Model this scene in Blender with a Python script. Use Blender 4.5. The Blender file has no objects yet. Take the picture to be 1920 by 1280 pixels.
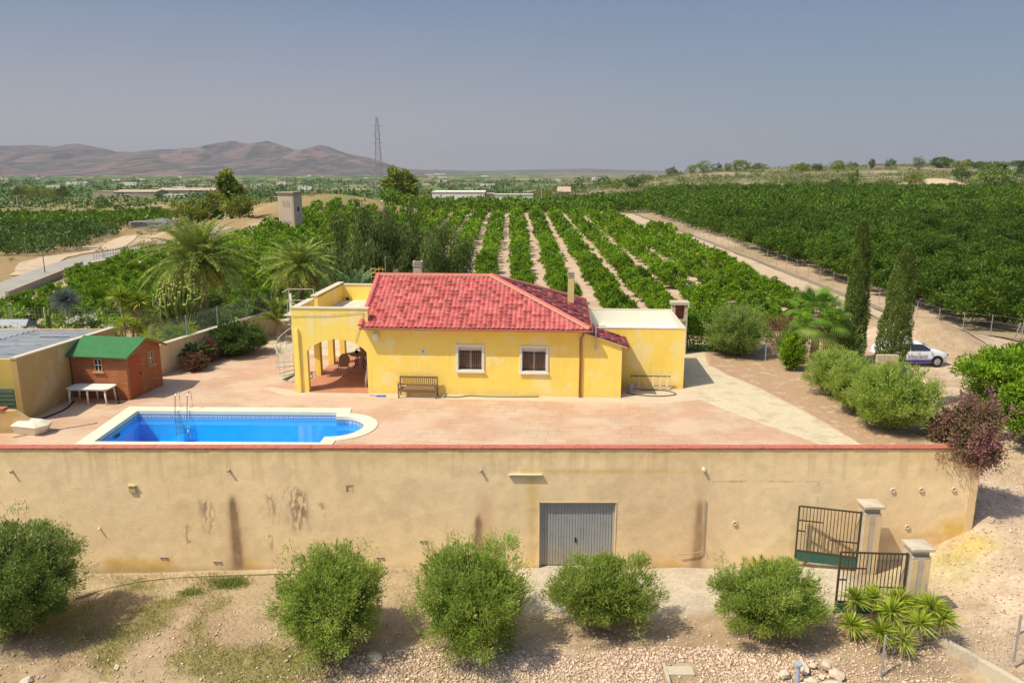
import bpy, bmesh, math, random
import numpy as np
from mathutils import Vector, Matrix, noise
from mathutils.geometry import tessellate_polygon

# ---------------------------------------------------------------- camera, sky, sun, exposure
sc = bpy.context.scene
C = sc.collection
CAM_H = 9.86
cam_d = bpy.data.cameras.new("camera")
cam = bpy.data.objects.new("camera", cam_d)
C.objects.link(cam)
cam.location = (0, 0, CAM_H)
cam.rotation_euler = (math.radians(90 - 12.53), 0, 0)
cam_d.sensor_width = 36
cam_d.lens = 27.0
cam_d.clip_start = 0.1
cam_d.clip_end = 40000
sc.camera = cam

SUN_EL = math.radians(56)
SUN_DIR = Vector((-math.cos(SUN_EL) * math.cos(math.radians(28)), -math.cos(SUN_EL) * math.sin(math.radians(28)), math.sin(SUN_EL)))
world = bpy.data.worlds.new("World")
sc.world = world
world.use_nodes = True
wn = world.node_tree
bg = wn.nodes["Background"]
sky = wn.nodes.new("ShaderNodeTexSky")
sky.sky_type = 'NISHITA'
sky.sun_disc = False
sky.sun_elevation = SUN_EL
sky.sun_rotation = math.atan2(SUN_DIR.x, SUN_DIR.y)
sky.altitude = 0
sky.air_density = 1.0
sky.dust_density = 2.0
sky.ozone_density = 1.0
# the dusty summer air: the clear sky fades into grey haze towards the horizon
tcw = wn.nodes.new("ShaderNodeTexCoord"); sxw = wn.nodes.new("ShaderNodeSeparateXYZ")
wn.links.new(tcw.outputs["Generated"], sxw.inputs[0])
mrw = wn.nodes.new("ShaderNodeMapRange"); mrw.interpolation_type = 'SMOOTHSTEP'
mrw.inputs[1].default_value = 0.2; mrw.inputs[2].default_value = 0.5; mrw.inputs[3].default_value = 0.96; mrw.inputs[4].default_value = 0.10
wn.links.new(sxw.outputs[2], mrw.inputs[0])
mrx = wn.nodes.new("ShaderNodeMapRange"); mrx.interpolation_type = 'SMOOTHSTEP'
mrx.inputs[1].default_value = -0.35; mrx.inputs[2].default_value = 0.55
wn.links.new(sxw.outputs[0], mrx.inputs[0])
hzc = wn.nodes.new("ShaderNodeMix"); hzc.data_type = 'RGBA'
hzc.inputs[6].default_value = (2.95, 2.80, 2.75, 1); hzc.inputs[7].default_value = (1.90, 2.30, 2.48, 1)
wn.links.new(mrx.outputs[0], hzc.inputs[0])
mrh = wn.nodes.new("ShaderNodeMapRange"); mrh.inputs[1].default_value = 0.0; mrh.inputs[2].default_value = 0.22
wn.links.new(sxw.outputs[2], mrh.inputs[0])
hzt = wn.nodes.new("ShaderNodeMix"); hzt.data_type = 'RGBA'
hzt.inputs[7].default_value = (1.02, 1.52, 2.45, 1)
wn.links.new(mrh.outputs[0], hzt.inputs[0]); wn.links.new(hzc.outputs[2], hzt.inputs[6])
hzm = wn.nodes.new("ShaderNodeMix"); hzm.data_type = 'RGBA'
wn.links.new(mrw.outputs[0], hzm.inputs[0]); wn.links.new(sky.outputs[0], hzm.inputs[6]); wn.links.new(hzt.outputs[2], hzm.inputs[7])
wn.links.new(hzm.outputs[2], bg.inputs[0])
bg.inputs[1].default_value = 0.145
sun_d = bpy.data.lights.new("sun", 'SUN')
sun_d.energy = 4.0
sun_d.angle = math.radians(0.5)
sun_d.color = (1.0, 0.91, 0.72)
sun = bpy.data.objects.new("sun", sun_d)
C.objects.link(sun)
sun.rotation_euler = SUN_DIR.to_track_quat('Z', 'Y').to_euler()
sun.location = (-20, -10, 40)
sc.view_settings.view_transform = 'Standard'
sc.view_settings.look = 'None'
sc.view_settings.exposure = 0.22
sc.view_settings.gamma = 1.0
sc.cycles.max_bounces = 6
sc.cycles.transparent_max_bounces = 12
sc.cycles.use_denoising = True

RNG = np.random.default_rng(7)
random.seed(5)
PI = math.pi
def lerp(a, b, t): return a + (b - a) * t
def sstep(a, b, x):
    t = np.clip((np.asarray(x, float) - a) / (b - a), 0, 1)
    return t * t * (3 - 2 * t)

# ---------------------------------------------------------------- materials
MATS = {}
def _nt(name):
    m = bpy.data.materials.new(name); m.use_nodes = True
    nt = m.node_tree
    b = nt.nodes["Principled BSDF"]
    MATS[name] = m
    return m, nt, b
def _ramp(nt, cols, pos=None):
    r = nt.nodes.new("ShaderNodeValToRGB")
    n = len(cols)
    while len(r.color_ramp.elements) < n: r.color_ramp.elements.new(0.5)
    for i, c in enumerate(cols):
        e = r.color_ramp.elements[i]
        e.position = pos[i] if pos else 0.3 + 0.4 * i / max(1, n - 1)
        e.color = (*c, 1)
    return r
def _noise(nt, co, scale, detail=4, rough=0.6, stretch=None):
    n = nt.nodes.new("ShaderNodeTexNoise")
    n.inputs["Scale"].default_value = scale
    n.inputs["Detail"].default_value = detail
    n.inputs["Roughness"].default_value = rough
    if stretch:
        mp = nt.nodes.new("ShaderNodeMapping"); mp.inputs["Scale"].default_value = stretch
        nt.links.new(co, mp.inputs[0]); co = mp.outputs[0]
    nt.links.new(co, n.inputs["Vector"])
    return n.outputs["Fac"]
def _mul(nt, col, fac, lo, hi):
    """multiply a colour by a value between lo and hi that follows fac"""
    mr = nt.nodes.new("ShaderNodeMapRange")
    mr.inputs[1].default_value = 0.3; mr.inputs[2].default_value = 0.7
    mr.inputs[3].default_value = lo; mr.inputs[4].default_value = hi
    nt.links.new(fac, mr.inputs[0])
    v = nt.nodes.new("ShaderNodeVectorMath"); v.operation = 'SCALE'
    nt.links.new(col, v.inputs[0]); nt.links.new(mr.outputs[0], v.inputs[3])
    return v.outputs[0]
def _bump(nt, b, fac, strength, dist):
    bp = nt.nodes.new("ShaderNodeBump")
    bp.inputs["Strength"].default_value = strength; bp.inputs["Distance"].default_value = dist
    nt.links.new(fac, bp.inputs["Height"]); nt.links.new(bp.outputs[0], b.inputs["Normal"])
def M(name, cols, scale=3, detail=4, rough=0.8, bump=0, bscale=30, bdist=0.02, spec=0.3, fine=0.1, fscale=40, metal=0, attr=None, stretch=None, objrand=0):
    m, nt, b = _nt(name)
    tc = nt.nodes.new("ShaderNodeTexCoord").outputs["Object"]
    lo_, hi_ = (.95, 1.04) if name == 'stucco' else (.86, 1.12)
    if attr:
        a = nt.nodes.new("ShaderNodeAttribute"); a.attribute_name = attr
        col = a.outputs["Color"]
        col = _mul(nt, col, _noise(nt, tc, scale, detail), lo_, hi_)
    elif len(cols) == 1:
        rgb = nt.nodes.new("ShaderNodeRGB"); rgb.outputs[0].default_value = (*cols[0], 1); col = rgb.outputs[0]
    else:
        r = _ramp(nt, cols); nt.links.new(_noise(nt, tc, scale, detail, 0.6, stretch), r.inputs[0]); col = r.outputs[0]
    if fine: col = _mul(nt, col, _noise(nt, tc, fscale, 3), 1 - fine, 1 + fine)
    if objrand:
        oi = nt.nodes.new("ShaderNodeObjectInfo")
        mr = nt.nodes.new("ShaderNodeMapRange"); mr.inputs[3].default_value = 1 - objrand; mr.inputs[4].default_value = 1 + objrand
        nt.links.new(oi.outputs["Random"], mr.inputs[0])
        v = nt.nodes.new("ShaderNodeVectorMath"); v.operation = 'SCALE'
        nt.links.new(col, v.inputs[0]); nt.links.new(mr.outputs[0], v.inputs[3]); col = v.outputs[0]
    nt.links.new(col, b.inputs["Base Color"])
    b.inputs["Roughness"].default_value = rough
    b.inputs["Specular IOR Level"].default_value = spec
    b.inputs["Metallic"].default_value = metal
    if bump: _bump(nt, b, _noise(nt, tc, bscale, 5), bump, bdist)
    return m
def LEAF(name, cols, transl=0.3, objrand=0.12, patch=0.0, pscale=0.8, rough=0.55, pos=None):
    """leaf material: colour from the leaf's own random value, some light passes through"""
    m, nt, b = _nt(name)
    a = nt.nodes.new("ShaderNodeAttribute"); a.attribute_name = "lv"
    r = _ramp(nt, cols, pos or [i / max(1, len(cols) - 1) for i in range(len(cols))])
    nt.links.new(a.outputs["Fac"], r.inputs[0]); col = r.outputs[0]
    if patch:
        tc = nt.nodes.new("ShaderNodeTexCoord").outputs["Object"]
        col = _mul(nt, col, _noise(nt, tc, pscale, 2), 1 - patch, 1 + patch)
    oi = nt.nodes.new("ShaderNodeObjectInfo")
    mr = nt.nodes.new("ShaderNodeMapRange"); mr.inputs[3].default_value = 1 - objrand; mr.inputs[4].default_value = 1 + objrand
    nt.links.new(oi.outputs["Random"], mr.inputs[0])
    v = nt.nodes.new("ShaderNodeVectorMath"); v.operation = 'SCALE'
    nt.links.new(col, v.inputs[0]); nt.links.new(mr.outputs[0], v.inputs[3]); col = v.outputs[0]
    nt.links.new(col, b.inputs["Base Color"]); b.inputs["Roughness"].default_value = rough
    b.inputs["Specular IOR Level"].default_value = 0.25
    t = nt.nodes.new("ShaderNodeBsdfTranslucent"); nt.links.new(col, t.inputs[0])
    mx = nt.nodes.new("ShaderNodeMixShader"); mx.inputs[0].default_value = transl
    out = nt.nodes["Material Output"]
    nt.links.new(b.outputs[0], mx.inputs[1]); nt.links.new(t.outputs[0], mx.inputs[2]); nt.links.new(mx.outputs[0], out.inputs[0])
    return m

# ---------------------------------------------------------------- mesh helpers
class MB:
    """collects shapes that become ONE mesh object"""
    def __init__(s): s.v = []; s.f = []
    def add(s, vs, fs):
        n = len(s.v); s.v += [tuple(v) for v in vs]; s.f += [tuple(i + n for i in f) for f in fs]; return s
    def box(s, x0, x1, y0, y1, z0, z1):
        return s.add([(x0,y0,z0),(x1,y0,z0),(x1,y1,z0),(x0,y1,z0),(x0,y0,z1),(x1,y0,z1),(x1,y1,z1),(x0,y1,z1)],
                     [(0,3,2,1),(4,5,6,7),(0,1,5,4),(1,2,6,5),(2,3,7,6),(3,0,4,7)])
    def bar(s, a, b, w, h=None, up=(0,0,1)):
        h = h or w; a = Vector(a); b = Vector(b); d = (b - a).normalized(); u = Vector(up)
        if abs(d.dot(u)) > .99: u = Vector((0, 1, 0))
        x = d.cross(u).normalized() * w / 2; y = x.cross(d).normalized() * h / 2
        vs = [p + i * x + j * y for p in (a, b) for i, j in ((-1,-1),(1,-1),(1,1),(-1,1))]
        return s.add(vs, [(0,1,2,3),(7,6,5,4),(0,4,5,1),(1,5,6,2),(2,6,7,3),(3,7,4,0)])
    def tube(s, pts, r, n=8, cap=True):
        pts = [Vector(p) for p in pts]; k = len(pts)
        rs = r if hasattr(r, '__len__') else [r] * k
        vs = []; px = None
        for i, p in enumerate(pts):
            d = (pts[min(i+1, k-1)] - pts[max(i-1, 0)]).normalized()
            if px is None:
                u = Vector((0,0,1)) if abs(d.z) < .9 else Vector((1,0,0)); px = d.cross(u).normalized()
            px = (px - d * px.dot(d)).normalized(); py = d.cross(px)
            for j in range(n):
                a = 2 * PI * j / n; vs.append(p + (px * math.cos(a) + py * math.sin(a)) * rs[i])
        fs = [(i*n+j, i*n+(j+1)%n, (i+1)*n+(j+1)%n, (i+1)*n+j) for i in range(k-1) for j in range(n)]
        if cap: fs += [tuple(range(n))[::-1], tuple((k-1)*n + j for j in range(n))]
        return s.add(vs, fs)
    def lathe(s, prof, n=12, c=(0,0,0)):
        vs = [(c[0]+r*math.cos(2*PI*j/n), c[1]+r*math.sin(2*PI*j/n), c[2]+z) for r, z in prof for j in range(n)]
        k = len(prof)
        fs = [(i*n+j, i*n+(j+1)%n, (i+1)*n+(j+1)%n, (i+1)*n+j) for i in range(k-1) for j in range(n)]
        fs += [tuple(range(n))[::-1], tuple((k-1)*n + j for j in range(n))]
        return s.add(vs, fs)
    def prism(s, loops, d0, d1, axes='xzy'):
        """polygon (outer loop and holes, 2-D) between depth d0 and d1. axes: which of x,y,z the 2-D a, 2-D b and depth go to"""
        if not isinstance(loops[0][0], (tuple, list)): loops = [loops]
        def P(a, b, d):
            o = [0, 0, 0]
            for ax, val in zip(axes, (a, b, d)): o['xyz'.index(ax)] = val
            return tuple(o)
        flat = [p for l in loops for p in l]
        tri = tessellate_polygon([[Vector((p[0], p[1], 0)) for p in l] for l in loops])
        n = len(flat)
        vs = [P(a, b, d0) for a, b in flat] + [P(a, b, d1) for a, b in flat]
        fs = [tuple(t) for t in tri] + [tuple(i + n for i in t[::-1]) for t in tri]
        k = 0
        for l in loops:
            m = len(l)
            fs += [(k+i, k+(i+1)%m, n+k+(i+1)%m, n+k+i) for i in range(m)]
            k += m
        return s.add(vs, fs)
    def blob(s, c, r, seed=0, rough=.25, sub=1):
        bm = bmesh.new(); bmesh.ops.create_icosphere(bm, subdivisions=sub, radius=1)
        rr = random.Random(seed); off = Vector((rr.uniform(0, 99), rr.uniform(0, 99), rr.uniform(0, 99)))
        vs = []
        for v in bm.verts:
            p = v.co.normalized(); k = 1 + rough * noise.noise(p * 1.6 + off) * 2
            vs.append((c[0] + p.x * r[0] * k, c[1] + p.y * r[1] * k, c[2] + p.z * r[2] * k))
        fs = [tuple(v.index for v in f.verts) for f in bm.faces]; bm.free()
        return s.add(vs, fs)
    def build(s, name, mat, parent=None, loc=None, rz=None, smooth=False, bevel=0, fix=True):
        me = bpy.data.meshes.new(name)
        me.from_pydata(s.v, [], s.f); me.update()
        if fix:
            bm = bmesh.new(); bm.from_mesh(me)
            bmesh.ops.recalc_face_normals(bm, faces=bm.faces); bm.to_mesh(me); bm.free()
        if smooth: me.polygons.foreach_set("use_smooth", [True] * len(me.polygons))
        o = bpy.data.objects.new(name, me); C.objects.link(o)
        if mat: me.materials.append(mat if not isinstance(mat, str) else MATS[mat])
        if parent: o.parent = parent
        if loc: o.location = loc
        if rz is not None: o.rotation_euler = (0, 0, rz)
        if bevel:
            md = o.modifiers.new("bevel", 'BEVEL'); md.width = bevel; md.segments = 2; md.limit_method = 'ANGLE'
        return o

def tag(o, label=None, cat=None, group=None, kind=None):
    if label: o["label"] = label
    if cat: o["category"] = cat
    if group: o["group"] = group
    if kind: o["kind"] = kind
    return o
def empty(name, loc, rz=0, label=None, cat=None, group=None):
    o = bpy.data.objects.new(name, None); C.objects.link(o)
    o.location = loc; o.rotation_euler = (0, 0, rz); o.empty_display_size = .3
    return tag(o, label, cat, group)
def dup(root, loc, rz=None, scale=None, label=None, group=None):
    kids = [c for c in C.objects if c.parent == root]
    r = root.copy(); C.objects.link(r); r.location = loc
    if rz is not None: r.rotation_euler = (0, 0, rz)
    if scale is not None: r.scale = (scale,) * 3 if not hasattr(scale, '__len__') else scale
    if label: r["label"] = label
    if group: r["group"] = group
    for ch in root["_kids"] if "_kids" in root else kids:
        c = ch.copy(); C.objects.link(c); c.parent = r
    return r
def np_mesh(name, verts, quads, mat, parent=None, lv=None, col=None, smooth=False, loc=None):
    """fast mesh from numpy arrays; quads (n,4) or tris (n,3); lv: per-vertex value; col: per-vertex colour"""
    me = bpy.data.meshes.new(name)
    verts = np.ascontiguousarray(verts, dtype=np.float32); quads = np.ascontiguousarray(quads, dtype=np.int32)
    k = quads.shape[1]
    me.vertices.add(len(verts)); me.vertices.foreach_set("co", verts.ravel())
    me.loops.add(quads.size); me.loops.foreach_set("vertex_index", quads.ravel())
    me.polygons.add(len(quads))
    me.polygons.foreach_set("loop_start", np.arange(0, quads.size, k, dtype=np.int32))
    me.polygons.foreach_set("loop_total", np.full(len(quads), k, dtype=np.int32))
    if smooth: me.polygons.foreach_set("use_smooth", np.ones(len(quads), dtype=bool))
    me.update(calc_edges=True)
    if lv is not None:
        a = me.attributes.new("lv", 'FLOAT', 'POINT'); a.data.foreach_set("value", np.asarray(lv, dtype=np.float32))
    if col is not None:
        a = me.attributes.new("Col", 'FLOAT_COLOR', 'POINT')
        c4 = np.ones((len(verts), 4), dtype=np.float32); c4[:, :3] = col
        a.data.foreach_set("color", c4.ravel())
    o = bpy.data.objects.new(name, me); C.objects.link(o)
    if mat: me.materials.append(MATS[mat] if isinstance(mat, str) else mat)
    if parent: o.parent = parent
    if loc is not None: o.location = loc
    return o
def _norm(a): return a / np.maximum(np.linalg.norm(a, axis=1, keepdims=True), 1e-6)
def leaf_quads(p, d, L, W, rng, bend=0.0, roll=None):
    """rhombus leaves from base points p along unit dirs d. returns verts (4n,3), quads"""
    n = len(p)
    r = rng.normal(size=(n, 3)) if roll is None else roll + 0.5 * rng.normal(size=(n, 3))
    side = _norm(np.cross(d, r))
    L = np.broadcast_to(np.asarray(L, float), (n,))[:, None]; W = np.broadcast_to(np.asarray(W, float), (n,))[:, None]
    mid = p + d * L * .45
    tip = p + d * L; tip[:, 2] -= bend * L[:, 0]
    v = np.stack([p, mid + side * W / 2, tip, mid - side * W / 2], 1).reshape(-1, 3)
    return v, np.arange(4 * n).reshape(-1, 4)
def crown_points(rng, n, c, r, clumps=60, csize=.22, inner=.55, flat_bottom=0.0, lump=.18, seed=0, power=1.0):
    """leaf base points in clumps through an uneven ellipsoid; returns points, outward dirs, clump value"""
    cd = _norm(rng.normal(size=(clumps, 3)))
    if flat_bottom: cd[:, 2] = np.where(cd[:, 2] < 0, cd[:, 2] * flat_bottom, cd[:, 2])
    rad = inner + (1 - inner) * rng.random(clumps) ** .5
    off = rng.uniform(0, 50, 3)
    lm = np.array([noise.noise(Vector(q * 1.7 + off)) for q in cd]) * lump * 2 + 1
    cc = cd * (rad * lm)[:, None]
    k = rng.integers(0, clumps, n)
    dd = _norm(rng.normal(size=(n, 3)))
    q = cc[k] + dd * (rng.random((n, 1)) ** .5) * csize
    r = np.array(r); pts = q * r + np.array(c)
    out = _norm(q + dd * .5)
    cv = rng.random(clumps)[k]
    return pts, out, cv
print_t = lambda *a: None
# ---------------------------------------------------------------- the ground
def fbm(x, y, s, oct=3, off=0.0):
    """cheap smooth value noise with numpy"""
    out = np.zeros_like(x, dtype=float); amp = 1.0; tot = 0
    for o in range(oct):
        X = x * s + off + 17.3 * o; Y = y * s + off * 1.7 + 9.1 * o
        xi = np.floor(X); yi = np.floor(Y); fx = X - xi; fy = Y - yi
        fx = fx * fx * (3 - 2 * fx); fy = fy * fy * (3 - 2 * fy)
        def hsh(a, b):
            v = np.sin(a * 127.1 + b * 311.7) * 43758.5453; return v - np.floor(v)
        out += amp * (hsh(xi, yi) * (1-fx) * (1-fy) + hsh(xi+1, yi) * fx * (1-fy) + hsh(xi, yi+1) * (1-fx) * fy + hsh(xi+1, yi+1) * fx * fy)
        tot += amp; amp *= .5; s *= 2.03
    return out / tot
def bumpg(x, y, cx, cy, rx, ry, h):
    return h * np.exp(-(((x - cx) / rx) ** 2 + ((y - cy) / ry) ** 2))
TERR = [(-46, 26.66), (16.95, 26.66), (17.9, 31), (19.9, 36), (20.6, 40), (19.5, 43.5), (15, 45.5), (8, 46.5), (-9, 47), (-14.7, 47), (-46, 45)]
def in_poly(x, y, poly, grow=0.0):
    x = np.asarray(x, float); y = np.asarray(y, float)
    if grow:
        cx = sum(p[0] for p in poly) / len(poly); cy = sum(p[1] for p in poly) / len(poly)
        poly = [(p[0] + grow * np.sign(p[0] - cx), p[1] + grow * np.sign(p[1] - cy)) for p in poly]
    ins = np.zeros(x.shape, bool); n = len(poly)
    for i in range(n):
        x0, y0 = poly[i]; x1, y1 = poly[(i+1) % n]
        c = ((y0 > y) != (y1 > y)) & (x < (x1 - x0) * (y - y0) / (y1 - y0 + 1e-12) + x0)
        ins ^= c
    return ins
def hgt(x, y, raw=False):
    x = np.asarray(x, float); y = np.asarray(y, float)
    # in front of the wall
    zl = -4.8 + .35 * sstep(8, 13, x) - .55 * sstep(21.6, 18.0, y) - .25 * sstep(-6, -18, x) + .10 * (fbm(x, y, .8) - .5)
    zr = np.minimum(-4.45 + 1.5 * sstep(14.3, 18.2, x) * sstep(20, 26.8, y) + .1 * np.maximum(y - 26.5, 0), -1.95) + .10 * (fbm(x, y, .7) - .5)
    side = sstep(13.05, 13.35, x + np.clip((20.9 - y), 0, 9) * -0.6) 
    side = np.where(y > 21.6, sstep(12.6 , 14.2, x), side)
    zf = lerp(zl, zr, side)
    # the platform
    zp = np.where(in_poly(x, y, TERR), -2.4, 0)
    # orchard plane behind
    zo = -2.5 + (np.clip(y, 46, 190) - 86) * .022 + .1 * (fbm(x, y, .15) - .5)
    zo = zo + .9 * sstep(38, 120, x)
    z = np.where(y < 26.76, zf, np.where(y < 66, np.where(x > 17, lerp(zr, zo, sstep(51, 66, y)), zo), zo))
    z = np.where((y >= 26.76) & in_poly(x, y, TERR), -2.4, z)
    z = np.where((y >= 26.6) & (y < 45) & (x < -46), -1.0, z)
    # far
    b = x / np.maximum(y, 1); d = np.maximum(y, 1)
    wr = sstep(-.02, .30, b)
    val = np.interp(d, [190, 260, 450, 700, 1200, 2200, 4000, 30000], [-.2, -4.6, -7, -11, -15, -20, -22, -22])
    hill = np.interp(d, [190, 340, 420, 640, 900, 1600, 4000], [-.1, .6, 2.6, 9.6, 11, 2, -22]) + sstep(.25, .66, b) * np.interp(d, [340, 640, 900, 1600], [0, 4.6, 6, 0])
    hill = hill + (fbm(x, y, .012, 4) - .5) * np.interp(d, [300, 420, 640], [0, 3, 6])
    far = lerp(val + (fbm(x, y, .01, 3) - .5) * np.interp(d, [200, 500, 3000], [.3, 3, 4]), hill, wr)
    z = lerp(z, far, sstep(190, 235, d))
    # dry mounds on the valley side
    z = z + bumpg(x, y, -43, 188, 17, 13, 4.3) + bumpg(x, y, -70, 205, 22, 15, 4.0) + bumpg(x, y, -64, 158, 15, 8, 2.2) + bumpg(x, y, -120, 300, 40, 14, 3.0) + bumpg(x, y, -55, 330, 30, 12, 2.5)
    z = z + bumpg(x, y, 72, 345, 26, 10, 3.0) + bumpg(x, y, 190, 354, 20, 9, 5.5) + bumpg(x, y, 224, 358, 16, 9, 4.5)
    z = z - 3.2 * sstep(-50, -75, x) * sstep(95, 150, y) * sstep(330, 240, y)
    z = z + np.where((y > 46) & (x > 17), bumpg(x, y, 29, 54, 4.5, 4, 1.0) + bumpg(x, y, 29.5, 62, 2.2, 16, .9) * (.4 + 1.2 * fbm(x, y, .55, 3, 8)), 0)
    return z
def H(x, y): return float(hgt(np.array([x]), np.array([y]))[0])

ROADS = {}
def polyd(x, y, pts):
    """distance to a polyline"""
    best = np.full(x.shape, 1e9)
    for (x0, y0), (x1, y1) in zip(pts[:-1], pts[1:]):
        dx, dy = x1 - x0, y1 - y0; t = np.clip(((x - x0) * dx + (y - y0) * dy) / (dx * dx + dy * dy), 0, 1)
        best = np.minimum(best, np.hypot(x - x0 - t * dx, y - y0 - t * dy))
    return best
R_ROAD = [(40, 30), (35, 46), (33.5, 60), (32.5, 90), (31, 130), (28, 186)]   # track by the dark orchard
L_ROAD = [(-50, 52), (-51, 66), (-54, 80), (-58, 100), (-60, 116), (-60.5, 134), (-56, 150)]            # paved lane at the valley side
L_TRACK = [(-58, 92), (-64, 104), (-70, 124), (-77, 152), (-79, 166), (-74, 174), (-70, 190), (-68, 215), (-80, 260)]
def ground_col(x, y, z):
    n1 = fbm(x, y, .35, 3); n2 = fbm(x, y, 1.7, 3, 5); n3 = fbm(x, y, .06, 3, 3)
    def mixc(a, b, t): return a + (np.array(b) - a) * t[:, None]
    col = np.tile(np.array([.44, .335, .22]), (len(x), 1))
    # foreground
    col = mixc(col, (.32, .225, .14), sstep(.42, .66, n1) * .8)
    col = mixc(col, (.56, .44, .31), sstep(.5, .75, n2) * .6)
    col = mixc(col, (.35, .255, .15), sstep(2, -7, x) * (y < 26) * (.35 + .4 * n2))
    conc = sstep(1.0, .0, np.abs(x - 5.6) - 6.2) * sstep(23.0, 23.9, y) * (y < 27)
    col = mixc(col, (.50, .44, .34), conc * .85)
    col = mixc(col, (.42, .34, .20), (sstep(23.6, 25.6, y) * (x < 0) * (y < 27)) * .5)
    grass = sstep(.46, .62, fbm(x, y, .45, 3, 11)) * (x < -6.5) * (y < 26)
    col = mixc(col, (.27, .24, .08), grass * .75)
    right = sstep(13, 14.5, x) * (y < 50)
    col = mixc(col, (.51, .39, .27), right * .8)
    col = mixc(col, (.40, .28, .16), right * sstep(.46, .62, fbm(x, y, .55, 4, 21)) * .55)
    col = mixc(col, (.62, .50, .37), right * sstep(.52, .6, fbm(x, y, 2.1, 4, 22)) * .5)
    col = mixc(col, (.33, .27, .13), right * sstep(.56, .66, fbm(x, y, .9, 4, 23)) * .5 * sstep(17.5, 14, x) * (y < 24))
    col = mixc(col, (.52, .39, .12), sstep(1.5, .1, np.hypot((x - 16.6) / .9, (y - 25.7) / .6) + (n2 - .5) * 1.2) * .9)
    col = mixc(col, (.40, .38, .16), sstep(2.6, .3, np.hypot((x - 15.4) / 1.2, (y - 25.4) / .7) + (n2 - .5) * 2) * .45)
    # behind
    back = sstep(44, 50, y)
    soil = np.tile(np.array([.55, .41, .30]), (len(x), 1)); soil = mixc(soil, (.46, .33, .22), sstep(.4, .6, n1) * .6)
    col = col + (soil - col) * back[:, None]
    # outside the plantations: dry grass and earth
    dry = np.tile(np.array([.32, .225, .11]), (len(x), 1)); dry = mixc(dry, (.22, .20, .08), sstep(.45, .6, fbm(x, y, .09, 4, 8))); dry = mixc(dry, (.44, .34, .22), sstep(.60, .74, fbm(x, y, .05, 4, 2)))
    b = x / np.maximum(y, 1)
    lm = sstep(-48, -54, x) * (y > 46)
    lm = np.maximum(lm, sstep(150, 160, y) * (b < -.2)); lm = np.maximum(lm, (y > 242) * 1.0)
    lm = np.maximum(lm, bumpg(x, y, -45, 186, 24, 17, 1.6).clip(0, 1)); lm = np.maximum(lm, sstep(26.5, 28, x) * (x < 48) * (y > 46) * .6 * (y < 200))
    col = col + (dry - col) * lm[:, None]
    # hill scrub on the far side
    sc_ = sstep(335, 345, y) * sstep(.0, .12, b)
    scr = np.tile(np.array([.20, .18, .10]), (len(x), 1)); scr = mixc(scr, (.11, .14, .045), sstep(.42, .6, fbm(x, y, .05, 4, 4))); scr = mixc(scr, (.34, .27, .18), sstep(.60, .74, fbm(x, y, .03, 4, 6)))
    scr = mixc(scr, (.55, .43, .28), np.clip(bumpg(x, y, 72, 340, 24, 9, 1.7) + bumpg(x, y, 190, 342, 22, 12, 1.6) + bumpg(x, y, 222, 338, 18, 11, 1.6), 0, 1))
    col = col + (scr - col) * sc_[:, None]
    # far plain: a patchwork of groves, fields and bare plots
    pl = sstep(380, 520, y) * (1 - sc_)
    cell = fbm(np.floor(x / 95) * 7.3, np.floor(y / 150 + .2 * np.floor(x / 95)) * 5.1, 1.0, 1, 2)
    plain = np.tile(np.array([.07, .12, .035]), (len(x), 1)); plain = mixc(plain, (.13, .19, .05), sstep(.4, .5, cell)); plain = mixc(plain, (.36, .29, .17), sstep(.68, .72, cell)); plain = mixc(plain, (.05, .085, .03), sstep(.5, .6, n3) * .7)
    col = col + (plain - col) * pl[:, None]
    return np.clip(col, 0, 1)

M("ground", None, scale=1.2, detail=6, rough=.95, bump=.6, bscale=9, bdist=.05, spec=.1, fine=.14, fscale=7, attr="Col")
def build_ground():
    ys = list(np.arange(-40, 14, 6.0)) + list(np.arange(14, 26.5, .17)) + [26.59, 26.74, 26.78] + list(np.arange(26.9, 50, .35))
    y = 50.0
    while y < 26000: ys.append(y); y *= 1.014 if y < 900 else 1.05
    ys = np.array(ys); NC = 420
    s = np.linspace(-1, 1, NC)
    W = np.where(ys < 26, 26, ys) * .95 + 12
    W = np.where(ys > 800, ys * 1.2, W)
    X = s[None, :] * W[:, None]; Y = np.repeat(ys[:, None], NC, 1)
    x = X.ravel(); y = Y.ravel(); z = hgt(x, y)
    i = np.arange((len(ys) - 1) * (NC - 1)); r = i // (NC - 1); c = i % (NC - 1); a = r * NC + c
    q = np.stack([a, a + 1, a + NC + 1, a + NC], 1)
    o = np_mesh("ground", np.stack([x, y, z], 1), q, "ground", col=ground_col(x, y, z), smooth=True)
    tag(o, kind="structure")
build_ground()

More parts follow.
